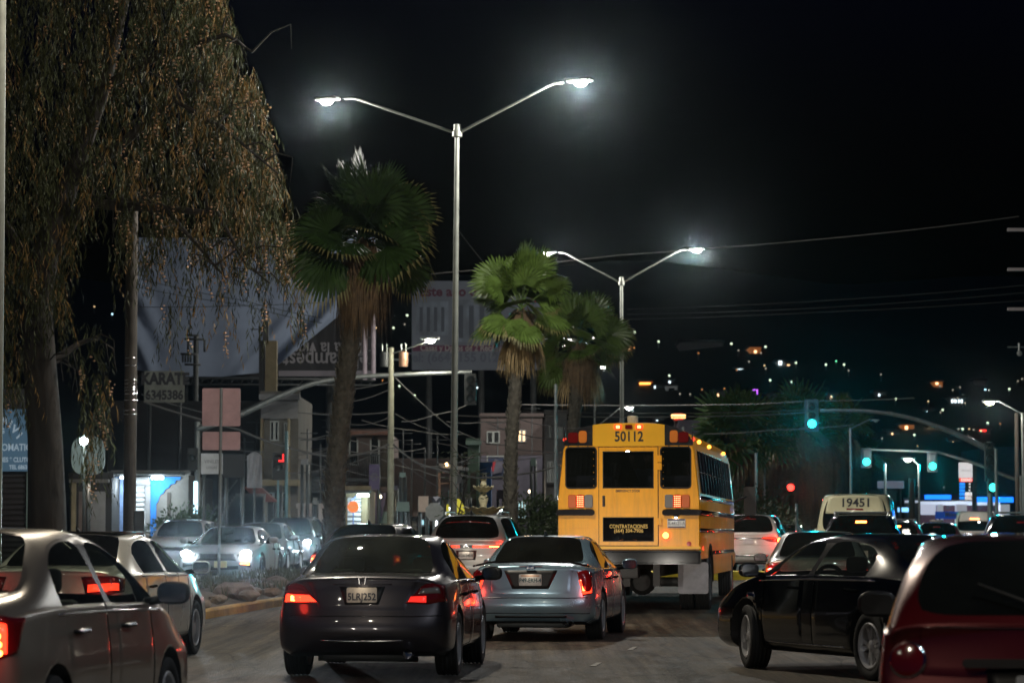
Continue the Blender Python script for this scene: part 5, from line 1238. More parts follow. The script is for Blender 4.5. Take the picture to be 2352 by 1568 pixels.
def gum_tree():
    D0 = 70.0; rnd = random.Random(11); base = Vector((S(112, 1227, D0).x, D0, gz(D0)))
    root = empty('gum_tree', base, 0, 'big weeping gum tree with drooping leaves and pinkish blossom on the left', 'tree')
    def Q(x, y, D): return S(x, y, D) - base
    bm = bmesh.new()
    tr = [(Vector((0, 0, -.1)), .52), (Q(108, 1150, 70), .45), (Q(104, 1000, 70), .42), (Q(92, 850, 70), .39), (Q(84, 700, 70), .36), (Q(110, 560, 70), .30), (Q(160, 420, 70), .24), (Q(240, 200, 70), .17), (Q(300, -60, 70), .1)]
    tube(bm, [a for a, _ in tr], [b for _, b in tr], 16)
    for v in bm.verts: v.co += Vector((rnd.uniform(-.03, .03), rnd.uniform(-.03, .03), 0))
    obj('trunk', bm, M_BARK, root, True)
    limbs = [[(100, 620, 70, .2), (190, 470, 70, .14), (290, 465, 69, .08), (390, 440, 69, .04)], [(160, 420, 70, .2), (280, 330, 69, .13), (400, 230, 68, .08), (520, 190, 68, .04)],
             [(240, 470, 69, .13), (380, 480, 68, .09), (500, 490, 67.5, .06), (560, 600, 67, .035), (620, 650, 67, .02)], [(240, 200, 70, .14), (380, 120, 69, .09), (520, 80, 68, .05), (580, 120, 68, .02)],
             [(84, 700, 70, .16), (40, 560, 70, .12), (-40, 430, 70, .08)], [(90, 850, 70, .14), (180, 790, 71, .07), (230, 770, 71, .03)], [(400, 230, 68, .07), (520, 300, 67, .05), (640, 400, 67, .02)], [(380, 480, 68, .06), (450, 560, 67, .04), (520, 640, 67, .02)]]
    for lm in limbs:
        bm = bmesh.new(); P = [Q(a, b, c) for a, b, c, _ in lm]; tube(bm, P, [r_ for *_, r_ in lm], 8)
        for _ in range(3 * len(P)):
            i = rnd.randrange(1, len(P)); s = P[i - 1].lerp(P[i], rnd.random()); e = s + Vector((rnd.uniform(-.9, 1.1), rnd.uniform(-1, 1), rnd.uniform(-.3, .6))); tube(bm, [s, s.lerp(e, .5) + Vector((0, 0, .15)), e, e + Vector((rnd.uniform(-.1, .2), 0, -.6))], [.03, .022, .014, .006], 5)
        obj('branch', bm, M_BARK, root, True)
    def right(y):
        T_ = [(-80, 500), (0, 535), (100, 560), (140, 592), (230, 615), (300, 628), (380, 655), (450, 672), (520, 695), (600, 722), (680, 712), (730, 700), (800, 430), (900, 260), (1050, 235), (1120, 230)]
        for a, b in zip(T_, T_[1:]):
            if a[0] <= y <= b[0]: return a[1] + (b[1] - a[1]) * (y - a[0]) / (b[0] - a[0])
        return 0
    bm = bmesh.new(); fb = bmesh.new(); ns = 0; tries = 0
    while ns < 5600 and tries < 160000:
        tries += 1; x = rnd.uniform(-250, 735); y = rnd.uniform(-160, 1060)
        R_ = right(max(-80, y))
        if x > R_ - 6: continue
        edge = (R_ - x)
        if 170 < x < 262 and 440 < y < 730: continue
        if y > 700 and not (x < 55 and y < 900 or 180 < x < 245 or 300 < x < 440 and y < 745): continue
        if y > 600 and 262 < x < 330: continue
        if y > 560 and x > 330 and rnd.random() < .62: continue
        if y > 560 and 330 < x < 690 and math.sin(x * .085 + 1.3) + .5 * math.sin(x * .21) < -.1: continue
        dens = 1.0 if edge < 160 else .45
        if y > 800: dens = .35
        if rnd.random() > dens: continue
        cl = math.sin(x * .062 + y * .021) + math.sin(x * .037 - y * .047 + 2) + .5 * math.sin(x * .13 + y * .05)
        if cl < -.12 and rnd.random() < .88: continue
        ns += 1
        D = 70 + rnd.uniform(-4.2, 3.2) * (1 if edge > 60 else .5); p = Q(x, y, D); n = rnd.randint(9, 15)
        drift = Vector((rnd.uniform(-.05, .07), rnd.uniform(-.05, .05), 0)); gn = math.sin(x * .06 - 1) * math.cos(y * .045 + x * .02); mi = 2 if gn > .45 and rnd.random() < .7 else (1 if (rnd.random() < (.42 if edge < 110 else .12)) else 0)
        for k in range(n):
            p = p + drift * .5 + Vector((rnd.uniform(-.03, .03), rnd.uniform(-.03, .03), -rnd.uniform(.06, .13)))
            d = Vector((rnd.uniform(-.5, .5), rnd.uniform(-.5, .5), -1)).normalized(); a = rnd.uniform(0, math.pi)
            s = Vector((math.cos(a), math.sin(a), 0)); blade(bm, p, d, rnd.uniform(.15, .27), rnd.uniform(.022, .036), s, mi)
        bc = math.sin(x * .11 + 1) * math.sin(y * .09 + x * .03) + .35 * math.sin(x * .31 + y * .23)
        if rnd.random() < ((.95 if edge < 260 else .5) if bc > .66 and edge < 420 else (.04 if edge < 200 else .006)):
            q = Q(x, y, D) + Vector((0, 0, -rnd.uniform(.1, .9))) + drift * 3
            for k in range(rnd.randint(2, 7)):
                c = q + Vector((rnd.uniform(-.07, .07), rnd.uniform(-.07, .07), -k * .085)); s_ = rnd.uniform(.022, .046)
                vs = [fb.verts.new(c + Vector(v) * s_ * rnd.uniform(.7, 1.3)) for v in ((1, 0, 0), (0, 1, .2), (-1, 0, 0), (0, -1, -.2), (0, 0, .7), (0, 0, -.7))]
                for t in ((0, 1, 4), (1, 2, 4), (2, 3, 4), (3, 0, 4), (1, 0, 5), (2, 1, 5), (3, 2, 5), (0, 3, 5)): fb.faces.new([vs[i] for i in t])
    obj('crown', bm, [M_LEAF, M_LEAF2, mat('gum_leaf_highlight', (.26, .155, .04), .7, var=.4)], root); tag(obj('blossom', fb, M_BLOOM, root), kind='stuff')  # golden leaves paint the lamplit highlights, base leaves darkened for contrast
gum_tree()
def fan_frond(bm, rnd, o, az, el, pet, rad, droop, mi=0, tip=1, cup=.25, n=38, arc=118):
    d = Vector((math.cos(az) * math.cos(el), math.sin(az) * math.cos(el), math.sin(el))); side = Vector((-math.sin(az), math.cos(az), 0)); up = side.cross(d) * -1
    if up.z < 0: up = -up
    pts = [o + d * pet * t - Vector((0, 0, droop * .35 * pet * t * t)) for t in (0, .5, 1)]; tube(bm, pts, [.022, .016, .011], 4, False, mi)
    c = pts[-1]; d2 = (pts[-1] - pts[-2]).normalized(); roll = rnd.uniform(-1.1, 1.1); s2 = side * math.cos(roll) + up * math.sin(roll); u2 = up * math.cos(roll) - side * math.sin(roll)
    for k in range(n):
        a = R(-arc + 2 * arc * k / (n - 1)) + rnd.uniform(-.02, .02); L = rad * (.72 + .28 * math.cos(a * .62)) * rnd.uniform(.9, 1.05)
        e = d2 * math.cos(a) + s2 * math.sin(a); w_ = rad * .062; sd = (s2 * math.cos(a) - d2 * math.sin(a))
        p1 = c + e * L * .55 + u2 * cup * L * .22 * abs(math.sin(a)); dr = Vector((0, 0, -1)) * droop * L; p2 = c + e * L * .82 + dr * .16; p3 = c + e * L * .96 + dr * (.42 + .2 * rnd.random())
        z_ = u2 * w_ * .35 * (1 if k % 2 else -1)
        v = [bm.verts.new(c - sd * w_ * .15), bm.verts.new(c + sd * w_ * .15), bm.verts.new(p1 + sd * w_ * .75 + z_), bm.verts.new(p1 - sd * w_ * .75 - z_), bm.verts.new(p2 + sd * w_ * .4), bm.verts.new(p2 - sd * w_ * .4), bm.verts.new(p3)]
        for q, m_ in (((0, 1, 2, 3), mi), ((3, 2, 4, 5), mi), ((5, 4, 6), tip)):
            f = bm.faces.new([v[i] for i in q]); f.material_index = m_
def fan_palm(X, D, label, hub_z, rt, rb, nf, pet, rad, skirt, seed, lean=0.0, dry=8, low=-.5, group='fan palms in the median', ztop=.0, coarse=False, leaf=None):
    rnd = random.Random(seed); z0 = gz(D) + (.2 if D < 150 else 0); H = hub_z - z0
    root = empty('palm_tree', (X, D, z0), rnd.uniform(0, 6), label, 'tree', group); root.rotation_euler = (0, 0, 0)
    bm = bmesh.new(); n = 22; pts = []; rs = []
    for k in range(n + 1):
        t = k / n; pts.append(Vector((lean * t * t + .03 * math.sin(t * 7 + seed), .03 * math.cos(t * 5), -.2 + (H + .2) * t))); rs.append(rb + (rt - rb) * min(1, t * 1.15) + (.06 * (1 - t * 8) if t < .12 else 0))
    tube(bm, pts, rs, 18)
    for v in bm.verts:
        v.co += Vector((rnd.uniform(-.018, .018), rnd.uniform(-.018, .018), rnd.uniform(-.02, .02)))
    top = pts[-1]
    if not coarse:
        k = 0; z = .3
        while z < H * .985:                     # criss-cross leaf bases round the trunk
            t = z / H; i = min(n - 1, int(t * n)); c = pts[i].lerp(pts[i + 1], t * n - i); r_ = rs[i]
            a = k * 2.39996; dd = Vector((math.cos(a), math.sin(a), 0)); ss = Vector((-dd.y, dd.x, 0)); L = rnd.uniform(.12, .20); w_ = r_ * .42
            b = Vector((c.x, c.y, z)); out = rnd.uniform(.015, .095)
            p = [b + dd * (r_ - .01) - ss * w_ - Vector((0, 0, .04)), b + dd * (r_ - .01) + ss * w_ - Vector((0, 0, .04)), b + dd * (r_ + out) + ss * w_ * .35 + Vector((0, 0, L)), b + dd * (r_ + out) - ss * w_ * .35 + Vector((0, 0, L))]
            v = [bm.verts.new(q) for q in p] + [bm.verts.new(b + dd * (r_ - .02) + Vector((0, 0, L * .6)))]
            bm.faces.new(v[:4]); bm.faces.new((v[0], v[3], v[4])); bm.faces.new((v[1], v[4], v[2])); bm.faces.new((v[3], v[2], v[4]))
            k += 1; z += .014 if rb > .2 else .017
    obj('trunk', bm, M_PTR, root)
    bm = bmesh.new()
    for k in range(nf):
        az = k * 2.39996 + rnd.uniform(-.3, .3); t = k / nf; el = R(80) * (1 - t) ** .8 + low * t + rnd.uniform(-.28, .28)
        fan_frond(bm, rnd, top + Vector((0, 0, .15 * (1 - t))), az, el, pet * rnd.uniform(.65, 1.2), rad * rnd.uniform(.68, 1.18), .06 + .55 * t * t * rnd.uniform(.4, 1.4), 0, 1 if (t > .6 or rnd.random() < .15) else 0, n=20 if coarse else 38)
    obj('crown', bm, [leaf or M_FRD, M_TIP], root)
    bm = bmesh.new()
    for k in range(skirt[1]):                  # hanging dead fronds
        az = rnd.uniform(0, 2 * math.pi); r0 = rt * rnd.uniform(.8, 1.3); L = skirt[0] * rnd.uniform(.55, 1.05); dd = Vector((math.cos(az), math.sin(az), 0)); p = top + dd * r0 + Vector((0, 0, rnd.uniform(-.25, .15)))
        sp_ = skirt[2] * rnd.uniform(.7, 1.15)
        for j in range(14):
            a2 = az + rnd.uniform(-.45, .45); d2 = Vector((math.cos(a2), math.sin(a2), 0)); q1 = p + d2 * sp_ * rnd.uniform(.5, 1) - Vector((0, 0, L * .45)); q2 = q1 + d2 * rnd.uniform(-.1, .12) - Vector((0, 0, L * rnd.uniform(.35, .6))); s_ = Vector((-d2.y, d2.x, 0)) * .018
            v = [bm.verts.new(p - s_), bm.verts.new(p + s_), bm.verts.new(q1 + s_), bm.verts.new(q1 - s_), bm.verts.new(q2)]
            bm.faces.new(v[:4]); bm.faces.new((v[3], v[2], v[4]))
    obj('dead_fronds', bm, M_DRY, root)
    if dry:
        bm = bmesh.new()
        for k in range(dry):
            az = rnd.uniform(0, 6.28); fan_frond(bm, rnd, top + Vector((0, 0, -.15)), az, R(rnd.uniform(-70, -40)), pet * .45, rad * 1.0, 1.0, 0, 0, n=16, arc=38)
        obj('dry_frond', bm, mat('straw_frond', (.32, .23, .11), .8, var=.35, vscale=5), root)
    return root
X1 = sx(767, 62); fan_palm(X1, 62, 'nearest fan palm, dark crown left of the tallest street lamp', sz(560, 62), .17, .215, 34, .92, 1.06, (2.1, 90, .42), 3, leaf=mat('shaded_palm_frond', (.026, .055, .012), .55, 0, 0, spec=.22, var=.4, vscale=3), lean=sx(834, 62) - X1 - .0, dry=0, low=-.40)  # frond colour darkened to keep this crown in silhouette
X2 = sx(1172, 85); fan_palm(X2, 85, 'fan palm with bright green crown and straw-coloured hanging fronds left of the bus', sz(715, 85), .155, .195, 26, .95, .98, (1.4, 34, .34), 8, lean=sx(1196, 85) - X2, dry=9, low=-.6)
X3 = sx(1312, 105); fan_palm(X3, 105, 'darker fan palm just above the left corner of the bus roof', sz(795, 105), .20, .235, 28, 1.15, 1.12, (2.0, 60, .55), 21, lean=sx(1330, 105) - X3, dry=5, low=-.6)
GP = 'dim fan palms beyond the junction'
fan_palm(sx(1700, 150), 150, 'dim green fan palm to the right of the bus roof', sz(1010, 150), .3, .35, 40, 1.6, 1.7, (2.2, 40, .6), 31, dry=0, group=GP, coarse=True, leaf=MATS['shaded_palm_frond'])  # far crowns share the darkened fronds, standing in for weaker light
fan_palm(sx(1938, 170), 170, 'slender lit fan palm right of the main green signal', sz(980, 170), .3, .45, 26, 1.0, 1.2, (3.0, 40, .5), 33, dry=4, group=GP, coarse=True)
fan_palm(sx(1966, 180), 180, 'fan palm behind the left far green signal', sz(1040, 180), .35, .4, 28, 1.2, 1.3, (3.2, 60, .7), 34, dry=0, group=GP, coarse=True, leaf=MATS['shaded_palm_frond'])
fan_palm(sx(1850, 160), 160, 'shaggy fan palm with a thick brown skirt above the cream van', sz(985, 160), .6, .8, 30, 1.4, 1.5, (5.2, 260, 1.7), 35, dry=0, group=GP, coarse=True, leaf=MATS['shaded_palm_frond'])
fan_palm(sx(1800, 166), 166, 'second shaggy brown-skirted palm behind the red stop light', sz(1010, 166), .6, .7, 20, 1.2, 1.3, (4.2, 160, 1.3), 36, dry=0, group=GP, coarse=True, leaf=MATS['shaded_palm_frond'])
# bushes
M_BUSH = mat('hedge_leaf', (.035, .055, .02), .6, var=.5, vscale=3)
def bush(x0, x1, yt, D, label, n=2600, seed=1, cat='bush', tall=1.0):
    rnd = random.Random(seed); xa, xb = sx(x0, D), sx(x1, D); cx_ = (xa + xb) / 2; rx = (xb - xa) / 2; z0 = gz(D) + .1; H = sz(yt, D) - z0
    root = empty('bush', (cx_, D, z0), 0, label, cat)
    bm = bmesh.new()
    for k in range(7): a = k * .9; tube(bm, [(0, 0, -.1), (rx * .5 * math.cos(a), .4 * math.sin(a), H * .45), (rx * .8 * math.cos(a), .7 * math.sin(a), H * .75)], [.04, .025, .01], 5)
    obj('stem', bm, M_BARK, root)
    bm = bmesh.new(); cl = [(rnd.uniform(-.75, .75) * rx, rnd.uniform(-.7, .7), H * rnd.uniform(.3, .78), rnd.uniform(.22, .42) * H) for _ in range(14)]
    for k in range(n):
        c = rnd.choice(cl); a = Vector((rnd.gauss(0, 1), rnd.gauss(0, 1), rnd.gauss(0, 1))).normalized() * c[3] * rnd.uniform(.75, 1.08)
        p = Vector(c[:3]) + Vector((a.x * 1.3, a.y, a.z)); d = (a.normalized() + Vector((rnd.uniform(-.6, .6), rnd.uniform(-.6, .6), rnd.uniform(-.2, .8)))).normalized(); s = d.orthogonal().normalized()
        blade(bm, p, d, rnd.uniform(.10, .20), rnd.uniform(.05, .09), s)
    obj('leaves', bm, M_BUSH, root); return root
bush(368, 492, 1168, 96, 'clipped dark hedge behind the pale hatchback', seed=2)
bush(1196, 1292, 1148, 92, 'dark leafy bush between the second palm and the bus', seed=3, n=3400)
bush(1690, 1760, 1130, 100, 'green bush beyond the bus mirror', seed=4, n=1800)
bush(1740, 1800, 1160, 120, 'low dark bush left of the cream van', seed=6, n=1600)
# rocks and weeds on the median
M_ROCK = mat('rock', (.16, .12, .09), .9, var=.4, vscale=6, bump=.6)
rnd = random.Random(4)
rocks = [(540, 51, .30, 'largest pale boulder on the median beside the sign post'), (575, 50, .14, None), (610, 54, .18, None), (640, 55, .12, None), (500, 48, .12, None), (590, 52, .10, None), (625, 51.5, .13, None), (470, 46, .10, None), (560, 56, .13, None), (636, 57, .2, None), (520, 55, .12, None)]
for i, (px, D, r_, lb) in enumerate(rocks):
    bm = bmesh.new(); bmesh.ops.create_icosphere(bm, subdivisions=2, radius=r_)
    for v in bm.verts: v.co = Vector((v.co.x * 1.35, v.co.y, v.co.z * .7)) * rnd.uniform(.82, 1.15)
    o = obj('rock', bm, M_ROCK, None); o.location = (sx(px, D), D, gz(D) + .30); tag(o, lb or ('smaller stone right beside the pale boulder', 'stone between the boulder and the grey saloon', 'farther small stone near the grey saloon roof edge', 'leftmost small stone by the white saloon wheel', 'stone close behind the kerb in the middle of the median', 'stone touching the kerb near the grey saloon', 'stone nearest the camera by the white saloon', 'stone behind the pale boulder', 'larger rear stone beside the grey saloon', 'stone at the foot of the sign post')[i - 1], 'rock', None if lb else 'stones on the median')
bm = bmesh.new()
for k in range(2600):
    D = rnd.uniform(47, 72); f = rnd.random(); x = lerp_line(LE, D) + .3 + f * (lerp_line(RE, D) - lerp_line(LE, D) - .6)
    if math.sin(x * 2.1 + D * .7) + math.sin(D * 1.3) < (.2 if D < 56 else -.9): continue
    for j in range(5): a = rnd.uniform(0, 6.28); blade(bm, Vector((x, D, gz(D) + .2)), Vector((math.cos(a) * .5, math.sin(a) * .5, 1)).normalized(), rnd.uniform(.10, .34), .03, Vector((-math.sin(a), math.cos(a), 0)))
tag(obj('weeds', bm, mat('weeds', (.08, .08, .045), .8, var=.4)), kind='stuff')
# bare thin sapling beside the tall lamp
bm = bmesh.new(); b0 = Vector((0, 0, 0)); sap = empty('sapling', (sx(1062, 71), 71, gz(71) + .2), 0, 'thin nearly leafless sapling growing beside the tallest lamp pole', 'sapling')
st = [(0, 0, 0), (-.1, 0, 1.4), (.1, 0, 2.2), (.05, 0, 3.0)]; tube(bm, st, [.03, .022, .014, .006], 6)
for k in range(9): z_ = 1.0 + k * .22; s_ = 1 if k % 2 else -1; tube(bm, [(0, 0, z_), (s_ * .25, 0, z_ + .35), (s_ * (.45 + .03 * k), .1, z_ + .45)], [.012, .008, .004], 4)
obj('stem', bm, M_BARK, sap, True); bm = bmesh.new()
for k in range(150): p = Vector((rnd.uniform(-.6, .6), rnd.uniform(-.2, .2), rnd.choice((1.4, 1.9, 2.4, 2.9)) + rnd.uniform(-.1, .1))); blade(bm, p, Vector((rnd.uniform(-1, 1), 0, rnd.uniform(-.4, .2))).normalized(), .13, .03, Vector((0, 0, 1)))
obj('leaves', bm, M_BUSH, sap)
# ================================================================ buildings, signs and signals
def PX(root, x0, x1, y0, y1, D, t=.06, bev=0, back=0.0):
    """box that covers the pixel rectangle at depth D, in the frame of root"""
    a = S(x0, y1, D) - root.location; b = S(x1, y0, D) - root.location
    bm = bmesh.new(); box(bm, a.x, b.x, a.y - t + back, a.y + back, a.z, b.z, bev=bev); return bm
def site(name, x, D, label, cat, group=None, z=None): return empty(name, (sx(x, D), D, gz(D) if z is None else z), 0, label, cat, group)
M_W = {k: mat('wall_' + k, c, .9, var=.3, vscale=1.2, bump=.3, bscale=10) for k, c in dict(grey=(0.099, 0.099, 0.102), dark=(0.031, 0.031, 0.032), cream=(0.136, 0.130, 0.112), pink=(0.124, 0.096, 0.087), brown=(0.074, 0.056, 0.053), lilac=(0.105, 0.099, 0.130), white=(0.205, 0.205, 0.205), blue=(.02, .16, .50), tan=(0.211, 0.174, 0.105), green=(0.087, 0.136, 0.105), rough=(0.136, 0.130, 0.118), palegreen=(0.161, 0.223, 0.198)).items()}
M_PANE = mat('dark_pane', (.01, .012, .015), .08); M_WOOD = mat('weathered_wood', (.05, .042, .034), .9, var=.5, vscale=4, stretch=(6, 6, .4))
M_WIRE = mat('cable', (.10, .10, .10), .5, .4)
def shutter_mat(name, c):
    if name in MATS: return MATS[name]
    m = mat(name, c, .45, .3); n, l = nodes(m); b = n['Principled BSDF']; tc = n.new('ShaderNodeTexCoord'); w = n.new('ShaderNodeTexWave'); w.bands_direction = 'Z'; w.inputs['Scale'].default_value = 1.9; w.inputs['Distortion'].default_value = .3
    l.new(tc.outputs['Object'], w.inputs['Vector']); bp = n.new('ShaderNodeBump'); bp.inputs['Strength'].default_value = 1; bp.inputs['Distance'].default_value = .06; l.new(w.outputs['Fac'], bp.inputs['Height']); l.new(bp.outputs[0], b.inputs['Normal']); return m
M_SHW = shutter_mat('white_shutter', (.55, .57, .58)); M_SHD = shutter_mat('dark_shutter', (.05, .045, .045))
def lit(name, col, s): return mat(name, col, .5, emit=col, es=s)
def building(x0, x1, yt, D, depth, m, label, name='building'):
    r = site(name, (x0 + x1) / 2, D, label, 'building'); a = sx(x0, D) - r.location.x; b = sx(x1, D) - r.location.x; z = sz(yt, D) - r.location.z
    bm = bmesh.new(); box(bm, a, b, 0, depth, -.3, z); box(bm, a - .06, b + .06, -.06, .12, z - .02, z + .16); obj('wall', bm, m, r); return r
def window(r, x0, x1, y0, y1, D, pane=None, fm=None, bars=1):
    f = PX(r, x0, x1, y0, y1, D, .05); a = S(x0, y1, D) - r.location; b = S(x1, y0, D) - r.location; o = obj('window', f, fm or M_STEEL, r)
    n = bars + 1; w_ = (b.x - a.x); g = bmesh.new()
    for k in range(n): box(g, a.x + w_ * k / n + .05, a.x + w_ * (k + 1) / n - .05, a.y - .062, a.y - .05, a.z + .05, b.z - .05)
    obj('pane', g, pane or M_PANE, o); return o
def shop_light(p, power, col=(.85, .95, 1), r=.3, parent=None):
    L = bpy.data.lights.new('shop_light', 'POINT'); L.energy = power; L.color = col; L.shadow_soft_size = r; o = bpy.data.objects.new('shop_light', L); link(o, parent); o.location = Vector(p) - (parent.location if parent else Vector()); return o
def strip_lamp(r, x0, x1, y0, y1, D, m, power, col, nm='shop_lamp', dy=-.5):
    o = obj(nm, PX(r, x0, x1, y0, y1, D, .18, .02, dy), m, r); p = S((x0 + x1) / 2, y1, D) + Vector((0, dy - .3, -.25)); shop_light(p, power, col, .2, r); return o
# -- A: repair shop
r = building(-60, 84, 905, 88, 3, M_W['dark'], 'repair shop with a pale blue sign at the far left edge')
sg = obj('sign_board', PX(r, -30, 79, 940, 1082, 88, .12, .01, -.03), lit('blue_sign_face', (.05, .10, .15), .55), r)
M_LET = lit('pale_lettering', (.25, .32, .38), .6)
for i, (ch, dx, dy, ro) in enumerate((('R', 14, 968, -8), ('I', 26, 976, -22), ('V', 36, 987, -34), ('I', 46, 1001, -46))):
    p = S(dx, dy, 88) - r.location; m4 = TOCAM((p.x, -.17, p.z)) @ Matrix.Rotation(R(ro), 4, 'Z'); text(ch, .34, M_LET, sg, bold=.01, mtx=m4)
for s_, px_, py_, z_ in (('G', 8, 990, .22), ('UTOMATICAS', 38, 1028, .30), ('NES * CLUTCH', 40, 1056, .20), ('TEL 6863', 44, 1073, .18)):
    p = S(px_, py_, 88) - r.location; text(s_, z_, M_LET, sg, bold=.006, mtx=TOCAM((p.x, -.17, p.z)), sxy=(.8, 1))
obj('shutter', PX(r, 4, 58, 1092, 1290, 88, .05), M_SHD, r); obj('pillar', PX(r, 61, 84, 1084, 1290, 88, .16), M_W['palegreen'], r)
# -- B: pale wall with round sign and yard lamp
r = building(160, 256, 1096, 96, 4, M_W['dark'], 'low dark storefront with pale panels behind the gum tree trunk')
obj('panel', PX(r, 180, 200, 1128, 1290, 96, .05), M_W['pink'], r); obj('panel', PX(r, 206, 243, 1128, 1290, 96, .05), M_W['white'], r); obj('pillar', PX(r, 164, 176, 1104, 1290, 96, .14), M_W['tan'], r); obj('beam', PX(r, 160, 252, 1100, 1108, 96, .2), M_W['rough'], r)
shop_light(S(205, 1110, 94), 40, (1, .85, .7), .2, r)
r = site('sign', 212, 94, 'round-cornered pale sign glowing behind the gum leaves', 'sign'); bm = bmesh.new(); a = S(165, 1090, 94) - r.location; b = S(242, 1002, 94) - r.location
rrect(bm, a.x, b.x, a.z, b.z, .4, -.12, 0, 5, axis='y'); obj('board', bm, lit('pale_sign_face', (.22, .28, .27), .10), r); obj('post', T([((a.x + b.x) / 2, .05, a.z), ((a.x + b.x) / 2, .05, -.2)], .08), M_DARKST, r)
r = site('yard_lamp', 193, 90, 'bright white lamp shining through the gum tree foliage', 'lamp'); p = S(193, 1013, 90) - r.location
obj('post', T([(p.x, .1, -.1), (p.x, .1, p.z)], .05), M_DARKST, r); bm = bmesh.new(); bmesh.ops.create_uvsphere(bm, u_segments=12, v_segments=8, radius=.13); bmesh.ops.translate(bm, verts=bm.verts, vec=(p.x, -.05, p.z)); obj('bulb', bm, glow('yard_bulb', (.85, 1, .95), 60), r, True); shop_light(S(193, 1013, 90) + Vector((0, -.4, 0)), 160, (.8, 1, .93), .15, r)
# -- C: big dark corrugated wall
r = building(245, 600, 930, 112, 10, M_W['dark'], 'large dark windowless building under the sagging billboard')
# -- D: blue shop
r = building(258, 432, 1090, 98, 8, M_W['rough'], 'blue painted shop with lit white roller shutter')
obj('painted_wall', PX(r, 259, 286, 1094, 1290, 98, .05), mat('pale_blue_paint', (.16, .24, .42), .8, var=.3), r); obj('shutter', PX(r, 300, 333, 1104, 1290, 98, .06), M_SHW, r); obj('pillar', PX(r, 333, 346, 1112, 1290, 98, .12), M_W['white'], r)
bm = bmesh.new(); st = [(346, 1290), (346, 1095), (416, 1095), (413, 1102), (404, 1102), (402, 1110), (392, 1112), (388, 1120), (380, 1123), (376, 1132), (368, 1136), (364, 1150), (359, 1156), (359, 1290)]
poly(bm, [S(a, b, 98) - r.location + Vector((0, -.02, 0)) for a, b in st], (0, -.05, 0)); obj('painted_wall', bm, M_W['blue'], r)
bm = bmesh.new(); q = S(300, 1104, 98) - r.location; q2 = S(346, 1104, 98) - r.location; tube(bm, [(q.x, -.2, q.z), (q2.x, -.2, q2.z)], .17, 12); obj('shutter_box', bm, M_W['white'], r, True)
obj('awning', PX(r, 258, 425, 1084, 1091, 98, 1.3), M_DARKST, r); strip_lamp(r, 353, 380, 1094, 1101, 98, glow('shop_tube', (.80, .95, 1), 14), 130, (.75, .9, 1)); strip_lamp(r, 282, 296, 1094, 1100, 98, glow('shop_tube', (.80, .95, 1), 14), 60, (.75, .9, 1))
obj('door', PX(r, 383, 392, 1130, 1290, 98, .05), M_WOOD, r)
r = site('tube_lamp', 452, 97, 'upright lit white tube beside the blue shop', 'lamp'); a = S(447, 1180, 97) - r.location; b = S(457, 1105, 97) - r.location
obj('post', T([(a.x + .1, 0, -.1), (a.x + .1, 0, b.z + .4)], .07), M_STEEL, r); bm = bmesh.new(); box(bm, a.x - .02, a.x + .11, -.2, -.1, a.z, b.z, bev=.02); obj('tube', bm, glow('cyan_tube', (.55, .85, 1), 3.2), r); shop_light(S(448, 1140, 96), 35, (.6, .85, 1), .3, r)
# -- hanging boards and cloths
def board(x0, x1, y0, y1, D, m, label, cat='sign', name='sign', lines=None, post=True, lm=None, thick=.08):
    r = site(name, (x0 + x1) / 2, D, label, cat); bo = obj('board', PX(r, x0, x1, y0, y1, D, thick), m, r)
    a = S(x0, y1, D) - r.location; b = S(x1, y0, D) - r.location
    if post:
        bm = bmesh.new()
        for f in (.12, .88): tube(bm, [(a.x + (b.x - a.x) * f, .12, -.2), (a.x + (b.x - a.x) * f, .12, b.z - .1)], .06, 8)
        obj('frame', bm, M_DARKST, r)
    for (s_, px, py, size, *k) in (lines or []):
        p = S(px, py, D) - r.location; kw = k[0] if k else {}; text(s_, size, kw.get('m', lm or M_INK), bo, bold=kw.get('bold', .01), mtx=TOCAM((p.x, -thick - .004, p.z)) @ Matrix.Rotation(R(kw.get('rot', 0)), 4, 'Z'), sxy=kw.get('sxy', (.9, 1)), align=kw.get('align', 'CENTER'))
    return r
M_KSG = mat('faded_sign_white', (.20, .21, .18), .8, var=.4, vscale=1.5)
board(332, 424, 852, 924, 104, M_KSG, 'old hand-painted KARATE sign with phone number below the billboard', lines=[('KARATE', 380, 871, .58, dict(sxy=(.82, 1), bold=.03)), ('6345386', 378, 908, .46, dict(sxy=(.86, 1), bold=.02))])
M_CLOTH = mat('white_cloth', (.42, .42, .44), .9, var=.2, vscale=2, bump=.3)
board(462, 512, 1041, 1088, 92, M_CLOTH, 'pale printed banner hanging behind the road sign panels', cat='banner', name='banner', lines=[('VINILES', 487, 1060, .16, dict(m=mat('faint_ink', (.2, .2, .2), .8), bold=.002)), ('LONAS', 487, 1074, .12, dict(m=mat('faint_ink', (.2, .2, .2), .8), bold=.002))])
board(514, 562, 1043, 1096, 93, M_W['dark'], 'blank dark sign box left of the arched white banner')
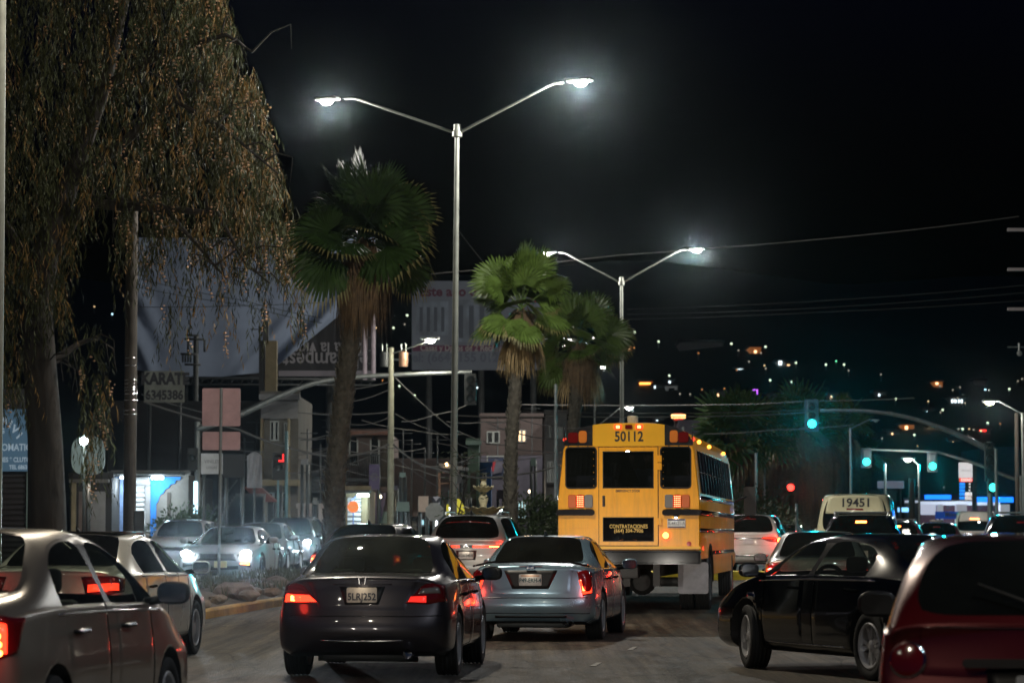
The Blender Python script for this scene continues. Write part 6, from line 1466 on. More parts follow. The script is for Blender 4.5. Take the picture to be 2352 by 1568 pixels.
def cloth(x0, x1, yt, yb, D, label, arch=0, m=None, group=None):
    r = site('banner', (x0 + x1) / 2, D, label, 'banner', group); bm = bmesh.new(); n = 14; rows = []
    for j in range(9):
        row = []
        for i in range(n + 1):
            u = i / n; y = yt - arch * math.sin(math.pi * u) + (yb - yt + arch * math.sin(math.pi * u)) * j / 8; p = S(x0 + (x1 - x0) * u, y, D) - r.location
            row.append(bm.verts.new((p.x, .05 * math.sin(u * 17 + j * .5), p.z)))
        rows.append(row)
    for a, b in zip(rows, rows[1:]):
        for i in range(n): bm.faces.new((a[i], a[i + 1], b[i + 1], b[i]))
    bmesh.ops.solidify(bm, geom=bm.faces[:], thickness=.02); obj('cloth', bm, m or M_CLOTH, r, 'all'); p = S((x0 + x1) / 2, yt, D) - r.location
    obj('pole', T([(p.x, .1, -.2), (p.x, .1, p.z)], .04), M_DARKST, r); return r
cloth(567, 602, 1047, 1120, 94, 'white cloth banner with an arched top', 10)
board(961, 984, 1139, 1175, 92, mat('pinkish_board', (.55, .45, .38), .8, var=.1), 'blank pinkish white board between the utility pole and the tallest lamp')
board(912, 940, 1152, 1174, 94, M_W['palegreen'], 'small grey-green board right of the utility pole')
board(995, 1010, 1140, 1166, 95, mat('notice_board', (.4, .38, .38), .8, var=.2), 'narrow notice board with a dark figure', lines=[('X', 1002, 1158, .5, dict(bold=.03))])
board(848, 872, 1066, 1124, 101, mat('purple_banner', (.09, .07, .14), .8, var=.2), 'purple shop sign with grey panels on the pink house', lines=[('O', 860, 1096, .35, dict(m=M_W['lilac'], bold=.02))])
# octagonal road sign seen from behind
r = site('stop_sign', 998, 88, 'grey back of an octagonal road sign', 'road sign'); p = S(998, 1175, 88) - r.location; bm = bmesh.new()
poly(bm, [(p.x + .30 * math.cos(R(22.5 + 45 * k)), -.05, p.z + .30 * math.sin(R(22.5 + 45 * k))) for k in range(8)], (0, .01, 0)); obj('panel', bm, M_STEEL, r); obj('post', T([(p.x, 0, -.2), (p.x, 0, p.z + .25)], .03), M_STEEL, r)
# road sign seen from behind on the median
r = empty('road_sign', (sx(505, 62), 62, gz(62) + .15), 0, 'two square sign panels on a post in the median, seen from behind', 'road sign')
M_SBK = mat('sign_back', (.46, .29, .31), .5, .2, var=.3, vscale=1.2); pz = lambda y: sz(y, 62) - r.location.z; px_ = lambda x: sx(x, 62) - r.location.x
bm = bmesh.new(); tube(bm, [(px_(503), 0, -.15), (px_(506), 0, pz(890))], .033, 8); obj('post', bm, M_STEEL, r, True)
for a, b, c, d in ((462, 550, 891, 978), (463, 550, 991, 1033)):
    bm = bmesh.new(); rrect(bm, px_(a), px_(b), pz(d), pz(c), .03, .036, .050, axis='y'); obj('panel', bm, M_SBK, r, True)
# -- H..P
r = building(600, 684, 908, 102, 7, M_W['cream'], 'narrow cream two-storey building with a cornice')
obj('cornice', PX(r, 596, 690, 905, 919, 102, .35, .03), M_W['white'], r); obj('signboard', PX(r, 600, 684, 921, 962, 102, .12), M_W['white'], r)
window(r, 620, 641, 966, 1012, 102); window(r, 652, 668, 970, 1016, 102); obj('ledge', PX(r, 600, 690, 1102, 1116, 102, .9), M_W['tan'], r); window(r, 612, 660, 1130, 1175, 102, bars=2)
obj('pillar', PX(r, 602, 607, 962, 1102, 102, .8), M_W['tan'], r); obj('pillar', PX(r, 663, 668, 962, 1250, 102, .8), M_W['tan'], r)
r = site('hut', 590, 96, 'low hut with a slanted reddish tin roof', 'building'); bm = bmesh.new(); a = S(505, 1290, 96) - r.location; b = S(628, 1150, 96) - r.location; box(bm, a.x, b.x, 0, 3, -.2, b.z); obj('wall', bm, M_W['dark'], r)
bm = bmesh.new(); poly(bm, [S(562, 1120, 95.6) - r.location, S(600, 1120, 95.6) - r.location, S(636, 1152, 95) - r.location, S(590, 1152, 95) - r.location], (0, .2, .05)); obj('roof', bm, mat('red_tin', (.14, .05, .045), .6, var=.3), r); window(r, 565, 575, 1158, 1180, 95.95)
r = site('stairs', 517, 95, 'grey stairs with a railing left of the hut', 'stairs'); bm = bmesh.new()
for k in range(12): a = S(490 + k * 4.6, 1205 - k * 6.6, 95) - r.location; box(bm, a.x, a.x + 1.0, k * .0, 1.6, -.2, a.z)
obj('steps', bm, M_W['rough'], r); a = S(488, 1180, 95) - r.location; b = S(545, 1100, 95) - r.location; bm = bmesh.new(); tube(bm, [(a.x, -.05, a.z), (b.x, -.05, b.z)], .03, 6); obj('handrail', bm, M_DARKST, r)
r = site('column', 624, 108, 'tall tan concrete column beside a darker one, with a small dark box on top', 'column'); obj('shaft', PX(r, 611, 638, 784, 906, 108, .45), M_W['tan'], r); obj('shaft', PX(r, 597, 609, 784, 906, 108, .5), M_W['dark'], r)
obj('top_box', PX(r, 605, 618, 738, 784, 108, .25), M_BLACK, r); a = S(605, 1290, 108) - r.location; bm = bmesh.new(); box(bm, a.x, a.x + .5, 0, .5, -.2, (S(600, 906, 108) - r.location).z); obj('footing', bm, M_W['dark'], r); bm = bmesh.new(); q = S(575, 756, 108) - r.location; q2 = S(606, 756, 108) - r.location; tube(bm, [q, q2], .02, 5); obj('antenna', bm, M_DARKST, r)
r = building(668, 772, 1040, 116, 7, M_W['dark'], 'dark warehouse behind the nearest palm trunk'); obj('gate', PX(r, 677, 752, 1081, 1131, 116, .06), shutter_mat('grey_gate', (.28, .29, .30)), r)
r = building(684, 742, 1166, 100, .3, mat('wooden_fence', (.30, .25, .22), .9, var=.4, vscale=3, stretch=(8, 8, .3)), 'pale board fence left of the nearest palm trunk', 'fence'); r['category'] = 'fence'
r = building(798, 896, 994, 110, 8, M_W['pink'], 'pinkish two-storey house with arched windows')
obj('roof_tiles', PX(r, 794, 900, 990, 1000, 110, .5, .04), mat('clay_tiles', (.22, .12, .09), .9, var=.3), r)
for a, b in ((802, 823), (850, 872)):
    o = window(r, a, b, 1010, 1068, 110, bars=0); bm = bmesh.new(); q = S((a + b) / 2, 1010, 110) - r.location; w_ = (sx(b, 110) - sx(a, 110)) / 2 - .05; lathe(bm, [(.001, -.07), (w_, -.07), (w_, -.05)], 20, 'y', (q.x, 0, q.z)); obj('arch', bm, M_PANE, o)
bm = bmesh.new()
for k in range(22): q = S(800 + k * 4.4, 1098, 110) - r.location; tube(bm, [(q.x, -.5, q.z), (q.x, -.5, q.z + .9)], .02, 4)
q = S(798, 1045, 110) - r.location; q2 = S(896, 1045, 110) - r.location; tube(bm, [(q.x, -.5, q.z), (q2.x, -.5, q2.z)], .03, 4); obj('railing', bm, M_DARKST, r); obj('balcony', PX(r, 797, 897, 1098, 1106, 110, .7), M_W['grey'], r)
r = building(794, 848, 1126, 97, 4, M_W['tan'], 'small kiosk with blue-white shutter and a round orange sign')
obj('shutter', PX(r, 798, 829, 1142, 1290, 97, .05), M_SHW, r); obj('pillar', PX(r, 831, 845, 1140, 1290, 97, .15), M_W['tan'], r); strip_lamp(r, 822, 850, 1134, 1141, 97, glow('green_tube', (.75, 1, .85), 10), 70, (.65, .9, 1)); obj('awning', PX(r, 794, 852, 1126, 1132, 97, 1.0), M_DARKST, r)
p = S(815, 1164, 97) - r.location; bm = bmesh.new(); lathe(bm, [(.001, -1.0), (.19, -1.0), (.19, -.9)], 24, 'y', (p.x, 0, p.z)); o = obj('round_sign', bm, lit('orange_sign_face', (.85, .20, .04), .9), r); text('Tacos', .13, M_GOLD, o, bold=.004, mtx=TOCAM((p.x, -1.006, p.z)))
bm = bmesh.new(); tube(bm, [(p.x, -.95, p.z - .19), (p.x, -.95, -.1)], .03, 6); tube(bm, [(p.x - .1, -.95, p.z + .2), (p.x + .15, -.2, p.z + .45)], .02, 5); obj('sign_post', bm, mat('blue_pipe', (.03, .10, .35), .4), o)
r = building(852, 905, 1128, 103, 5, M_W['brown'], 'shop front with a pale green door and drooping dark awning'); obj('door', PX(r, 868, 891, 1174, 1290, 103, .05), M_W['palegreen'], r)
bm = bmesh.new(); a = S(852, 1132, 102.9) - r.location; b = S(888, 1132, 102.9) - r.location; n = 8; q = []
for k in range(n + 1): u = k / n; q.append(((a.x + (b.x - a.x) * u), -.5, a.z - 1.0 * math.sin(math.pi * u) - .1))
poly(bm, [(a.x, -.5, a.z), (b.x, -.5, b.z)] + q[::-1], (0, .3, 0)); obj('awning', bm, mat('purple_awning', (.05, .04, .08), .8), r)
r = building(905, 1045, 1062, 104, 8, M_W['brown'], 'brown unfinished shop building behind the blank boards'); obj('ledge', PX(r, 905, 1045, 1176, 1186, 104, .5), M_W['pink'], r); window(r, 966, 980, 1191, 1207, 104, lit('pale_window', (.35, .6, .7), 1.6), bars=0); obj('shutter', PX(r, 942, 957, 1186, 1290, 104, .05), M_SHW, r)
r = site('scaffold', 1022, 100, 'rusty scaffold frame beside the tallest lamp pole', 'scaffold'); bm = bmesh.new(); a = S(1009, 1185, 100) - r.location; b = S(1036, 1085, 100) - r.location
for x in (a.x, b.x): tube(bm, [(x, 0, -.2), (x, 0, b.z)], .05, 6)
for k in range(5): z = a.z + (b.z - a.z) * k / 4; tube(bm, [(a.x, 0, z), (b.x, 0, z)], .035, 6)
obj('frame', bm, mat('rust', (.20, .11, .07), .8, var=.3), r)
r = site('canopy', 1040, 101, 'thin lit canopy edge behind the tallest lamp pole', 'canopy'); bm = bmesh.new(); a = S(1008, 1063, 101) - r.location; b = S(1075, 1073, 101) - r.location; poly(bm, [a, b, b - Vector((0, 0, .12)), a - Vector((0, 0, .14))], (0, 1.5, 0)); obj('roof', bm, M_W['white'], r); obj('post', T([(a.x, .5, -.2), (a.x, .5, a.z)], .05), M_DARKST, r)
bm = bmesh.new(); q = S(1026, 1066, 100.9) - r.location; bmesh.ops.create_uvsphere(bm, u_segments=8, v_segments=6, radius=.06); bmesh.ops.translate(bm, verts=bm.verts, vec=q); obj('bulb', bm, glow('warm_bulb', (1, .6, .25), 14), r)
r = building(1074, 1100, 1016, 106, 3, M_W['green'], 'tall narrow pale green gatehouse right of the tallest lamp pole'); obj('cap', PX(r, 1070, 1106, 1012, 1022, 106, .4), M_W['palegreen'], r); obj('door', PX(r, 1080, 1094, 1085, 1290, 106, .05), M_WOOD, r)
r = building(1100, 1128, 1070, 108, 4, mat('blue_wall', (.04, .10, .25), .9, var=.3), 'small blue house beside the green gatehouse'); window(r, 1108, 1118, 1085, 1115, 108, bars=0)
r = building(1060, 1120, 1110, 110, .5, M_W['grey'], 'low grey wall behind the fountain', 'wall'); r['category'] = 'wall'
r = building(1104, 1246, 957, 124, 12, M_W['brown'], 'dark two-storey building with one lit upstairs window')
obj('lower_wall', PX(r, 1104, 1246, 1046, 1290, 124, .06), M_W['lilac'], r); window(r, 1189, 1208, 987, 1015, 124, lit('warm_window', (.95, .62, .34), 1.6), bars=1); window(r, 1118, 1148, 990, 1018, 124, bars=1)
o = window(r, 1118, 1160, 1046, 1097, 123.93, mat('mural_navy', (.02, .03, .07), .7), bars=0); bm = bmesh.new()
poly(bm, [S(1137, 1053, 123.8) - r.location, S(1158, 1062, 123.8) - r.location, S(1152, 1084, 123.8) - r.location, S(1126, 1090, 123.8) - r.location, S(1130, 1070, 123.8) - r.location], (0, -.01, 0)); obj('mural', bm, M_W['lilac'], o)
bm = bmesh.new(); poly(bm, [S(1130, 1060, 123.7) - r.location, S(1139, 1058, 123.7) - r.location, S(1134, 1082, 123.7) - r.location, S(1126, 1082, 123.7) - r.location], (0, -.01, 0)); obj('mural_stripe', bm, mat('mural_red', (.30, .02, .03), .7), o)
window(r, 1189, 1210, 1149, 1192, 123.93, lit('cool_window', (.45, .75, .80), 1.3), bars=2); window(r, 1113, 1125, 1123, 1140, 123.93, lit('cool_window2', (.6, .85, .95), 2.2), bars=0)
r = building(1254, 1302, 950, 116, 9, M_W['white'], 'white apartment block left of the bus'); window(r, 1261, 1266, 976, 1004, 116, bars=0); window(r, 1257, 1271, 1058, 1108, 116); obj('balcony', PX(r, 1256, 1280, 1108, 1112, 116, .6), M_W['grey'], r); window(r, 1280, 1292, 980, 1008, 116)
# feather flags
for (x0, x1, y0, y1, D, lb) in ((1043, 1068, 1143, 1180, 90, 'yellow feather flag just right of the tallest lamp pole'), (1024, 1036, 1155, 1182, 93, 'small yellow flag just left of the tallest lamp pole')):
    r = site('feather_flag', x0, D, lb, 'flag'); L_ = lambda x, y: S(x, y, D) - r.location; bm = bmesh.new(); poly(bm, [L_(x0 + 2, y1), L_(x0, y0 + 8), L_(x0 + 4, y0 + 1), L_(x0 + (x1 - x0) * .5, y0 + 3), L_(x1 - 3, y0 + 16), L_(x1, y1 - 1), L_(x1 - 6, y1)], (0, .02, 0)); obj('flag', bm, lit('glowing_yellow_flag', (.85, .75, .06), .25), r); obj('pole', T([L_(x0, 1290), L_(x0, y0)], .02, 6), M_DARKST, r)  # flag cloth glows on its own in place of falling light
for px_2, py_2, D, lb in ((1037, 1176, 94, 'small bright white shop lamp left of the tall lamp pole base'), (1006, 1207, 96, 'low white lamp in front of the brown shop building')):
    r = site('shop_lamp', px_2, D, lb, 'lamp'); p = S(px_2, py_2, D) - r.location; bm = bmesh.new(); box(bm, p.x - .07, p.x + .07, -.1, 0, p.z - .18, p.z + .18, bev=.03); obj('bulb', bm, glow('shop_bulb', (.8, .88, 1), 12), r); obj('post', T([(p.x, .05, -.1), (p.x, .05, p.z)], .03, 6), M_DARKST, r); shop_light(S(px_2, py_2, D) + Vector((0, -.5, 0)), 30, (.85, .9, 1), .1, r)
# -- fountain
r = empty('fountain', (sx(1110, 81), 81, gz(81) + .2), 0, 'three-tiered stone fountain with scalloped bowls', 'fountain'); zf = lambda y: sz(y, 81) - r.location.z; M_ST = mat('fountain_stone', (.42, .38, .24), .8, var=.35, vscale=8)
bm = bmesh.new(); lathe(bm, [(.34, -.2), (.34, .15), (.20, .3), (.15, .7), (.22, zf(1195)), (.14, zf(1186)), (.13, zf(1180))], 20); obj('pedestal', bm, M_ST, r, True)
for nm, yb, yt_, rr_ in (('lower_bowl', 1184, 1165, .585), ('upper_bowl', 1130, 1117, .29)):
    bm = bmesh.new(); lathe(bm, [(.10, zf(yb)), (rr_ * .55, zf(yb) + .05), (rr_ * .93, zf(yt_) - .04), (rr_, zf(yt_)), (rr_ * .95, zf(yt_) + .01), (rr_ * .5, zf(yt_) - .08), (.08, zf(yt_) - .1)], 48)
    for v in bm.verts:
        h = math.hypot(v.co.x, v.co.y)
        if h > rr_ * .8: a = math.atan2(v.co.y, v.co.x); v.co.z += .025 * math.cos(a * 12); v.co.x *= 1 + .03 * math.cos(a * 12); v.co.y *= 1 + .03 * math.cos(a * 12)
    obj(nm, bm, M_ST, r, True)
bm = bmesh.new(); lathe(bm, [(.13, zf(1175)), (.09, zf(1160)), (.14, zf(1145)), (.08, zf(1131))], 16); lathe(bm, [(.06, zf(1118)), (.10, zf(1113)), (.05, zf(1104)), (.10, zf(1100)), (.001, zf(1101))], 14); obj('shaft', bm, M_ST, r, True)
# -- billboards
r = site('billboard', 600, 130, 'huge billboard with a sagging pale tarp and upside-down lettering', 'billboard'); L_ = lambda x, y, D=130: S(x, y, D) - r.location
obj('backing', PX(r, 312, 862, 548, 872, 131, .15), mat('billboard_black', (.015, .015, .018), .8), r)
bm = bmesh.new(); rows = []; n = 40; rndb = random.Random(2)
for j in range(26):
    v = j / 25; row = []
    for i in range(n + 1):
        u = i / n; xr = 860 - 0 if v < .38 else 860 - (v - .38) / .62 * (860 - 690) * 1.0
        if v < .30: xr = 862
        else: xr = 862 - ((v - .30) / .70) ** 1.15 * 232
        yb = 872 - 30 * (abs(u - .45) * 2) ** 2 if v > .9 else None
        x = 314 + (xr - 314) * u; y = 548 + (868 - 548 - 26 * abs(u - .5) ** 1.5 * 2) * v
        p = L_(x, y); fold = .5 * math.sin((x + y * .9) * .075) * max(0, (u - .62) / .38) * min(1, v * 1.6) + .45 * math.sin((x - y * .5) * .11) * max(0, (.18 - u) / .18) * v + .10 * math.sin(y * .06 + x * .012) + .06 * math.sin(x * .055)
        row.append(bm.verts.new((p.x, -.35 + fold, p.z)))
    rows.append(row)
for a, b in zip(rows, rows[1:]):
    for i in range(n): bm.faces.new((a[i], a[i + 1], b[i + 1], b[i]))
bmesh.ops.recalc_face_normals(bm, faces=bm.faces)
obj('tarp', bm, mat('tarp', (.19, .235, .32), .85, var=.15, vscale=.35), r, 'all')
M_TL = mat('dim_lettering', (.19, .185, .20), .7)
for s_, px3, py3, z3_ in (('el Campestre', 726, 823, 1.05), ('Tuda la vida', 752, 797, .85)):
    p = L_(px3, py3); text(s_, z3_, M_TL, r, 'lettering', bold=.012, mtx=TOCAM((p.x, -.20 + .98 - .0, p.z)) @ Matrix.Rotation(math.pi, 4, 'Z'), sxy=(.82, 1))
obj('lower_rail', PX(r, 640, 862, 851, 864, 130.7, .05), mat('rail_grey', (.16, .15, .17), .8), r)
for x in (838, 858):
    bm = bmesh.new(); a = L_(x, 640, 129); b = L_(x, 872, 129); tube(bm, [a, b], .10, 8); obj('mast', bm, mat('pinkish_mast', (.42, .36, .40), .7, var=.2), r, True)
bm = bmesh.new()
for y in (688, 716, 745, 775, 805, 835): tube(bm, [L_(838, y, 129), L_(858, y, 129)], .04, 5)
obj('rung', bm, M_DARKST, r)
bm = bmesh.new(); tube(bm, [L_(300, 866, 129.5), L_(862, 872, 129.5)], .07, 5)
for k in range(24): x = 310 + k * 23; tube(bm, [L_(x, 866, 129.5), L_(x + 11, 882, 129.5), L_(x + 23, 866, 129.5)], .03, 4)
tube(bm, [L_(300, 882, 129.5), L_(862, 884, 129.5)], .05, 5); obj('catwalk', bm, M_DARKST, r)
for x in (420, 760): obj('leg', T([L_(x, 872, 131.5), (L_(x, 1290, 131.5).x, 1.5, -.3)], .25, 10), M_DARKST, r)
r = site('billboard', 1105, 140, 'pale apartment advertisement billboard reading Este ano disfruta', 'billboard'); r['label'] = 'pale billboard advertising apartments behind the tallest lamp pole and second palm'
bo = obj('panel', PX(r, 946, 1272, 646, 850, 140, .2), mat('advert_white', (.10, .115, .145), .8, var=.15, vscale=.4), r)
L_ = lambda x, y: S(x, y, 140) - r.location; M_AD = mat('advert_red', (.06, .012, .03), .8); M_AG = mat('advert_grey', (.07, .08, .11), .8)
for s_, x, y, z_, m_ in (('Este año disfruta', 1068, 671, .66, M_AD), ('Tel: (664) 155 0122', 1045, 822, .62, M_AG)): q = L_(x, y); text(s_, z_, m_, bo, bold=.02, mtx=TOCAM((q.x, -.205, q.z)))
q = L_(1080, 800); bm = bmesh.new(); a = L_(948, 807); b = L_(1250, 794); box(bm, a.x, b.x, -.215, -.2, a.z, b.z); o = obj('advert_stripe', bm, mat('advert_maroon', (.08, .02, .05), .8), bo); text('Casas y Dptos de 2 Recámaras', .44, M_W['white'], o, bold=.01, mtx=TOCAM((q.x - .2, -.22, q.z)), sxy=(.82, 1))
for a, b, c, d, nm in ((955, 1030, 692, 770, 'advert_picture'), (1040, 1150, 688, 785, 'advert_picture')):
    bm = PX(r, a, b, c, d, 139.8, .01); o = obj(nm, bm, mat('advert_photo', (.10, .12, .15), .8, var=.8, vscale=.9, stretch=(1, 1, .35)), bo)
    bm = bmesh.new()
    for k in range(4): u = a + (b - a) * (.12 + .22 * k); q0 = L_(u, d - 8); q1 = L_(u + (b - a) * .10, c + 14); box(bm, q0.x, q1.x, -.225, -.212, q0.z, q1.z)
    obj('advert_window', bm, mat('advert_dark', (.05, .06, .08), .8), o)
for x in (985, 1105, 1225): obj('leg', T([(L_(x, 850)), (L_(x, 1290).x, .4, -.3)], .16, 10), M_DARKST, r)
# -- signals
M_SIGH = mat('signal_housing', (.015, .018, .018), .5); M_SIGP = mat('signal_backplate', (.10, .13, .14), .6, .2, var=.2)
M_GRN = glow('green_signal', (.06, 1.0, .80), 26); M_GRNC = glow('green_core', (.05, 1, .84), 3.4); M_RDS = glow('red_signal', (1, .03, .02), 7); M_OFF = mat('unlit_signal_lens', (.05, .06, .06), .15, coat=1)
def signal(name, x, y0, y1, D, lens, label, parts=None, w=None, plate_=True, face=-1, power=60, group=None, yaw=0):
    """lens: list of (y pixel, material or None, radius m)"""
    r = site(name, x, D, label, 'traffic light', group); c = sx(x, D) - r.location.x; zt, zb_ = sz(y0, D) - r.location.z, sz(y1, D) - r.location.z; w = w or .36
    bm = bmesh.new(); box(bm, c - w / 2, c + w / 2, -.12, .12, zb_, zt, bev=.02); h = obj('housing', bm, M_SIGH if not plate_ else M_SIGP, r)
    if plate_: bm = bmesh.new(); rrect(bm, c - .28, c + .28, zb_ - .08, zt + .08, .06, .0, .015, axis='y'); obj('backplate', bm, M_SIGP, h)
    for (y, m_, rr) in lens:
        z = sz(y, D) - r.location.z; bm = bmesh.new(); lathe(bm, [(rr * 1.15, -.14), (rr * 1.15, -.34)], 20, 'y', (c, 0, z))
        for v in bm.verts:
            if v.co.z < z - rr * .3 and v.co.y < -.2: v.co.y = -.18
        obj('visor', bm, M_SIGH, h, True); bm = bmesh.new(); lathe(bm, [(.0001, -.165), (rr * .6, -.155), (rr, -.125)], 20, 'y', (c, 0, z)); l_ = obj('lens', bm, m_ or M_OFF, h, True)
        if m_ and power:
            col = (.0, .85, 1) if m_ in (M_GRN, M_GRNC) else (1, .03, .03); L = bpy.data.lights.new('signal_light', 'SPOT'); L.energy = power * 4; L.color = col; L.spot_size = R(150); L.spot_blend = 1; L.shadow_soft_size = .12
            o = bpy.data.objects.new('signal_light', L); link(o, r); o.location = (c, -.36, z); o.rotation_euler = Vector((0, -1, -.12)).to_track_quat('-Z', 'Z').to_euler()
    return r
def mast(name, D, pole_x, y_top, arm, label, r0=.14, m=None, ra=(.11, .05), rpole=None):
    r = site(name, pole_x, D, label, 'signal mast'); c = 0; zt = sz(y_top, D) - r.location.z; bm = bmesh.new(); tube(bm, [(0, 0, -.3), (0, 0, zt)], [rpole or r0, (rpole or r0) * .9], 14); obj('pole', bm, m or M_STEEL, r, True)
    if arm:
        P = [S(a, b, D) - r.location for a, b in arm]; n = len(P); Q = []
        for i in range(n - 1):
            for k in range(4):
                t = k / 4; p0, p1, p2, p3 = P[max(i - 1, 0)], P[i], P[i + 1], P[min(i + 2, n - 1)]
                Q.append(.5 * ((2 * p1) + (p2 - p0) * t + (2 * p0 - 5 * p1 + 4 * p2 - p3) * t * t + (3 * p1 - p0 - 3 * p2 + p3) * t ** 3))
        Q.append(P[-1]); N = len(Q); bm = bmesh.new(); tube(bm, Q, [ra[0] + (ra[1] - ra[0]) * k / (N - 1) for k in range(N)], 12); obj('arm', bm, m or M_STEEL, r, True)
    return r
mast('signal_mast', 115, 2275, 1014, [(2275, 1034), (2230, 1012), (2160, 982), (2080, 957), (1990, 944), (1884, 943)], 'curved signal mast arm reaching over the junction from the right pole', .12, ra=(.13, .055))
signal('traffic_light', 1866, 921, 986, 114.6, [(934, None, .15), (954, None, .15), (973, M_GRNC, .17)], 'largest green traffic light hanging from the curved mast arm', power=450)
signal('traffic_light', 2274, 1016, 1105, 114, [(1028, None, .13), (1052, None, .13), (1076, None, .13)], 'dark unlit signal head at the top of the right signal pole', plate_=False, power=0)
signal('traffic_light', 2281, 1098, 1132, 113.6, [(1119, M_GRNC, .16)], 'low green traffic light on the right signal pole', plate_=False, power=250)
mast('signal_mast', 112, 2290, 1030, None, 'second thinner pole standing just right of the curved mast pole', .07)
mast('signal_mast', 152, 2345, 1092, [(2345, 1104), (2300, 1088), (2240, 1064), (2165, 1041), (2140, 1037), (2060, 1034), (1988, 1031)], 'farther signal mast arm carrying two green lights', .12, ra=(.11, .05))
signal('traffic_light', 1991, 1032, 1070, 151.6, [(1060, M_GRNC, .20)], 'left one of the two far green traffic lights', power=200)
signal('traffic_light', 2143, 1042, 1080, 151.6, [(1070, M_GRNC, .20)], 'right one of the two far green traffic lights', power=200)
signal('traffic_light', 1816, 1104, 1128, 108, [(1119, M_RDS, .13)], 'red arrow light over the traffic right of the bus', plate_=False, w=.26, power=60)
r = site('post', 1830, 104, 'short pale grey post below the red light', 'post'); obj('post', T([(0, 0, -.2), (0, 0, sz(1156, 104) - r.location.z)], .045), M_STEEL, r)
mast('signal_mast', 100, 452, 968, [(452, 985), (500, 970), (560, 948), (640, 910), (720, 880), (800, 867), (900, 861), (1000, 857), (1084, 854)], 'long curved mast arm over the left carriageway behind the palm', .11, ra=(.13, .06))
signal('traffic_light', 1080, 858, 930, 99.6, [(872, None, .14), (893, None, .14), (915, None, .14)], 'unlit traffic light at the tip of the left mast arm', plate_=False, w=.42, power=0)
signal('traffic_light', 441, 1028, 1082, 99.6, [(1052, None, .12)], 'dark signal head on the left mast pole above the blue shop', plate_=False, power=0)
signal('traffic_light', 640, 1040, 1102, 95, [(1054, None, .13), (1072, None, .13)], 'black signal head glowing red at its side, in front of the cream building', plate_=False, w=.42, power=0)
r = site('signal_post', 657, 95, 'slim blue-grey post beside the red-edged signal head', 'post'); obj('post', T([(0, 0, -.2), (0, 0, sz(990, 95) - r.location.z)], .055), mat('teal_post', (.12, .22, .24), .5, .3), r); obj('post_arm', PX(r, 636, 641, 1100, 1290, 95, .08), mat('teal_post', (.12, .22, .24), .5, .3), r)
for x0, x1, y0, y1 in ((649, 652, 1042, 1056), (640, 652, 1056, 1060)): obj('red_edge', PX(r, x0, x1, y0, y1, 94.7, .03), glow('red_edge', (1, .03, .03), 2.2), r)
# -- utility poles and lamps
def upole(x, y0, D, rr, m, label, rb=None):
    r = site('utility_pole', x, D, label, 'utility pole'); bm = bmesh.new(); tube(bm, [(0, 0, -.3), (.0, 0, (sz(y0, D) - r.location.z) * .5), (0, 0, sz(y0, D) - r.location.z)], [rb or rr * 1.25, rr * 1.1, rr], 12); obj('pole', bm, m, r, True); return r
r = upole(897, 798, 100, .10, mat('concrete_pole', (.34, .33, .24), .8, var=.2), 'pale concrete utility pole with two transformers and a lit street lamp')
for x, m_ in ((883, M_DARKST), (927, mat('copper_tank', (.35, .20, .13), .45, .4, var=.2))):
    bm = bmesh.new(); p = S(x, 842, 100) - r.location; lathe(bm, [(.001, p.z), (.16, p.z), (.17, p.z + .48), (.12, p.z + .53), (.001, p.z + .54)], 16, 'z', (p.x, -.1, 0)); t_ = obj('transformer', bm, m_, r, True)
    bm = bmesh.new()
    for dx in (-.08, .08): tube(bm, [(p.x + dx, -.1, p.z + .5), (p.x + dx, -.1, p.z + .8)], .025, 6)
    tube(bm, [(0, 0, p.z + .25), (p.x, -.1, p.z + .25)], .04, 6); obj('bushing', bm, M_STEEL, t_, True)
p = S(905, 813, 100) - r.location; q = S(978, 785, 99) - r.location; bm = bmesh.new(); tube(bm, [(0, 0, p.z), q], .03, 6); obj('arm', bm, M_STEEL, r, True); luminaire(r, (S(986, 779, 99) - r.location), (1, -.3), 260, 1.0, (1, .95, .8), glow('warm_lamp_lens', (1, .94, .74), 75))
upole(884, 1012, 104, .17, M_WOOD, 'thick dark wooden pole just left of the concrete utility pole')
r = upole(297, 440, 74, .15, M_WOOD, 'tall dark wooden pole with shiny metal bands between the gum tree and the billboard', .17)
bm = bmesh.new()
for y in (823, 840, 873, 882, 890, 897, 905, 919, 943, 952): z = sz(y, 74) - r.location.z; lathe(bm, [(.168, z), (.172, z + .008), (.168, z + .02)], 14)
obj('metal_band', bm, M_CHROME, r, True); bm = bmesh.new(); box(bm, .14, .40, -.12, .12, -.1, sz(1172, 74) - r.location.z, bev=.02); obj('meter_box', bm, M_DARKST, r)
r = upole(447, 768, 116, .11, M_DARKST, 'dark utility pole with crossarms silhouetted against the sagging tarp'); bm = bmesh.new()
for y, a, b in ((779, 425, 470), (770, 428, 458), (813, 416, 452), (837, 425, 462)): tube(bm, [S(a, y, 116) - r.location + Vector((0, -.15, 0)), S(b, y + 1, 116) - r.location + Vector((0, -.15, 0))], .05, 6)
for x in (432, 470): tube(bm, [S(x, 780, 116) - r.location, S(x, 808, 116) - r.location], .05, 6)
for x in (420, 426, 432, 438): tube(bm, [S(x, 814, 116) - r.location, S(x, 832, 116) - r.location], .045, 6)
obj('crossarm', bm, M_DARKST, r)
r = upole(1277, 882, 96, .05, M_STEEL, 'thin grey flagpole-like pole left of the bus')
r = upole(2374, 480, 122, .14, M_WOOD, 'tall utility pole with pale crossarms at the upper right edge')
for y in (527, 618, 709): bm = bmesh.new(); a = S(2312, y, 122) - r.location; b = S(2412, y + 3, 122) - r.location; box(bm, a.x, b.x, -.22, -.12, b.z - .04, a.z + .04, bev=.01); obj('crossarm', bm, mat('pale_crossarm', (.30, .27, .27), .7), r)
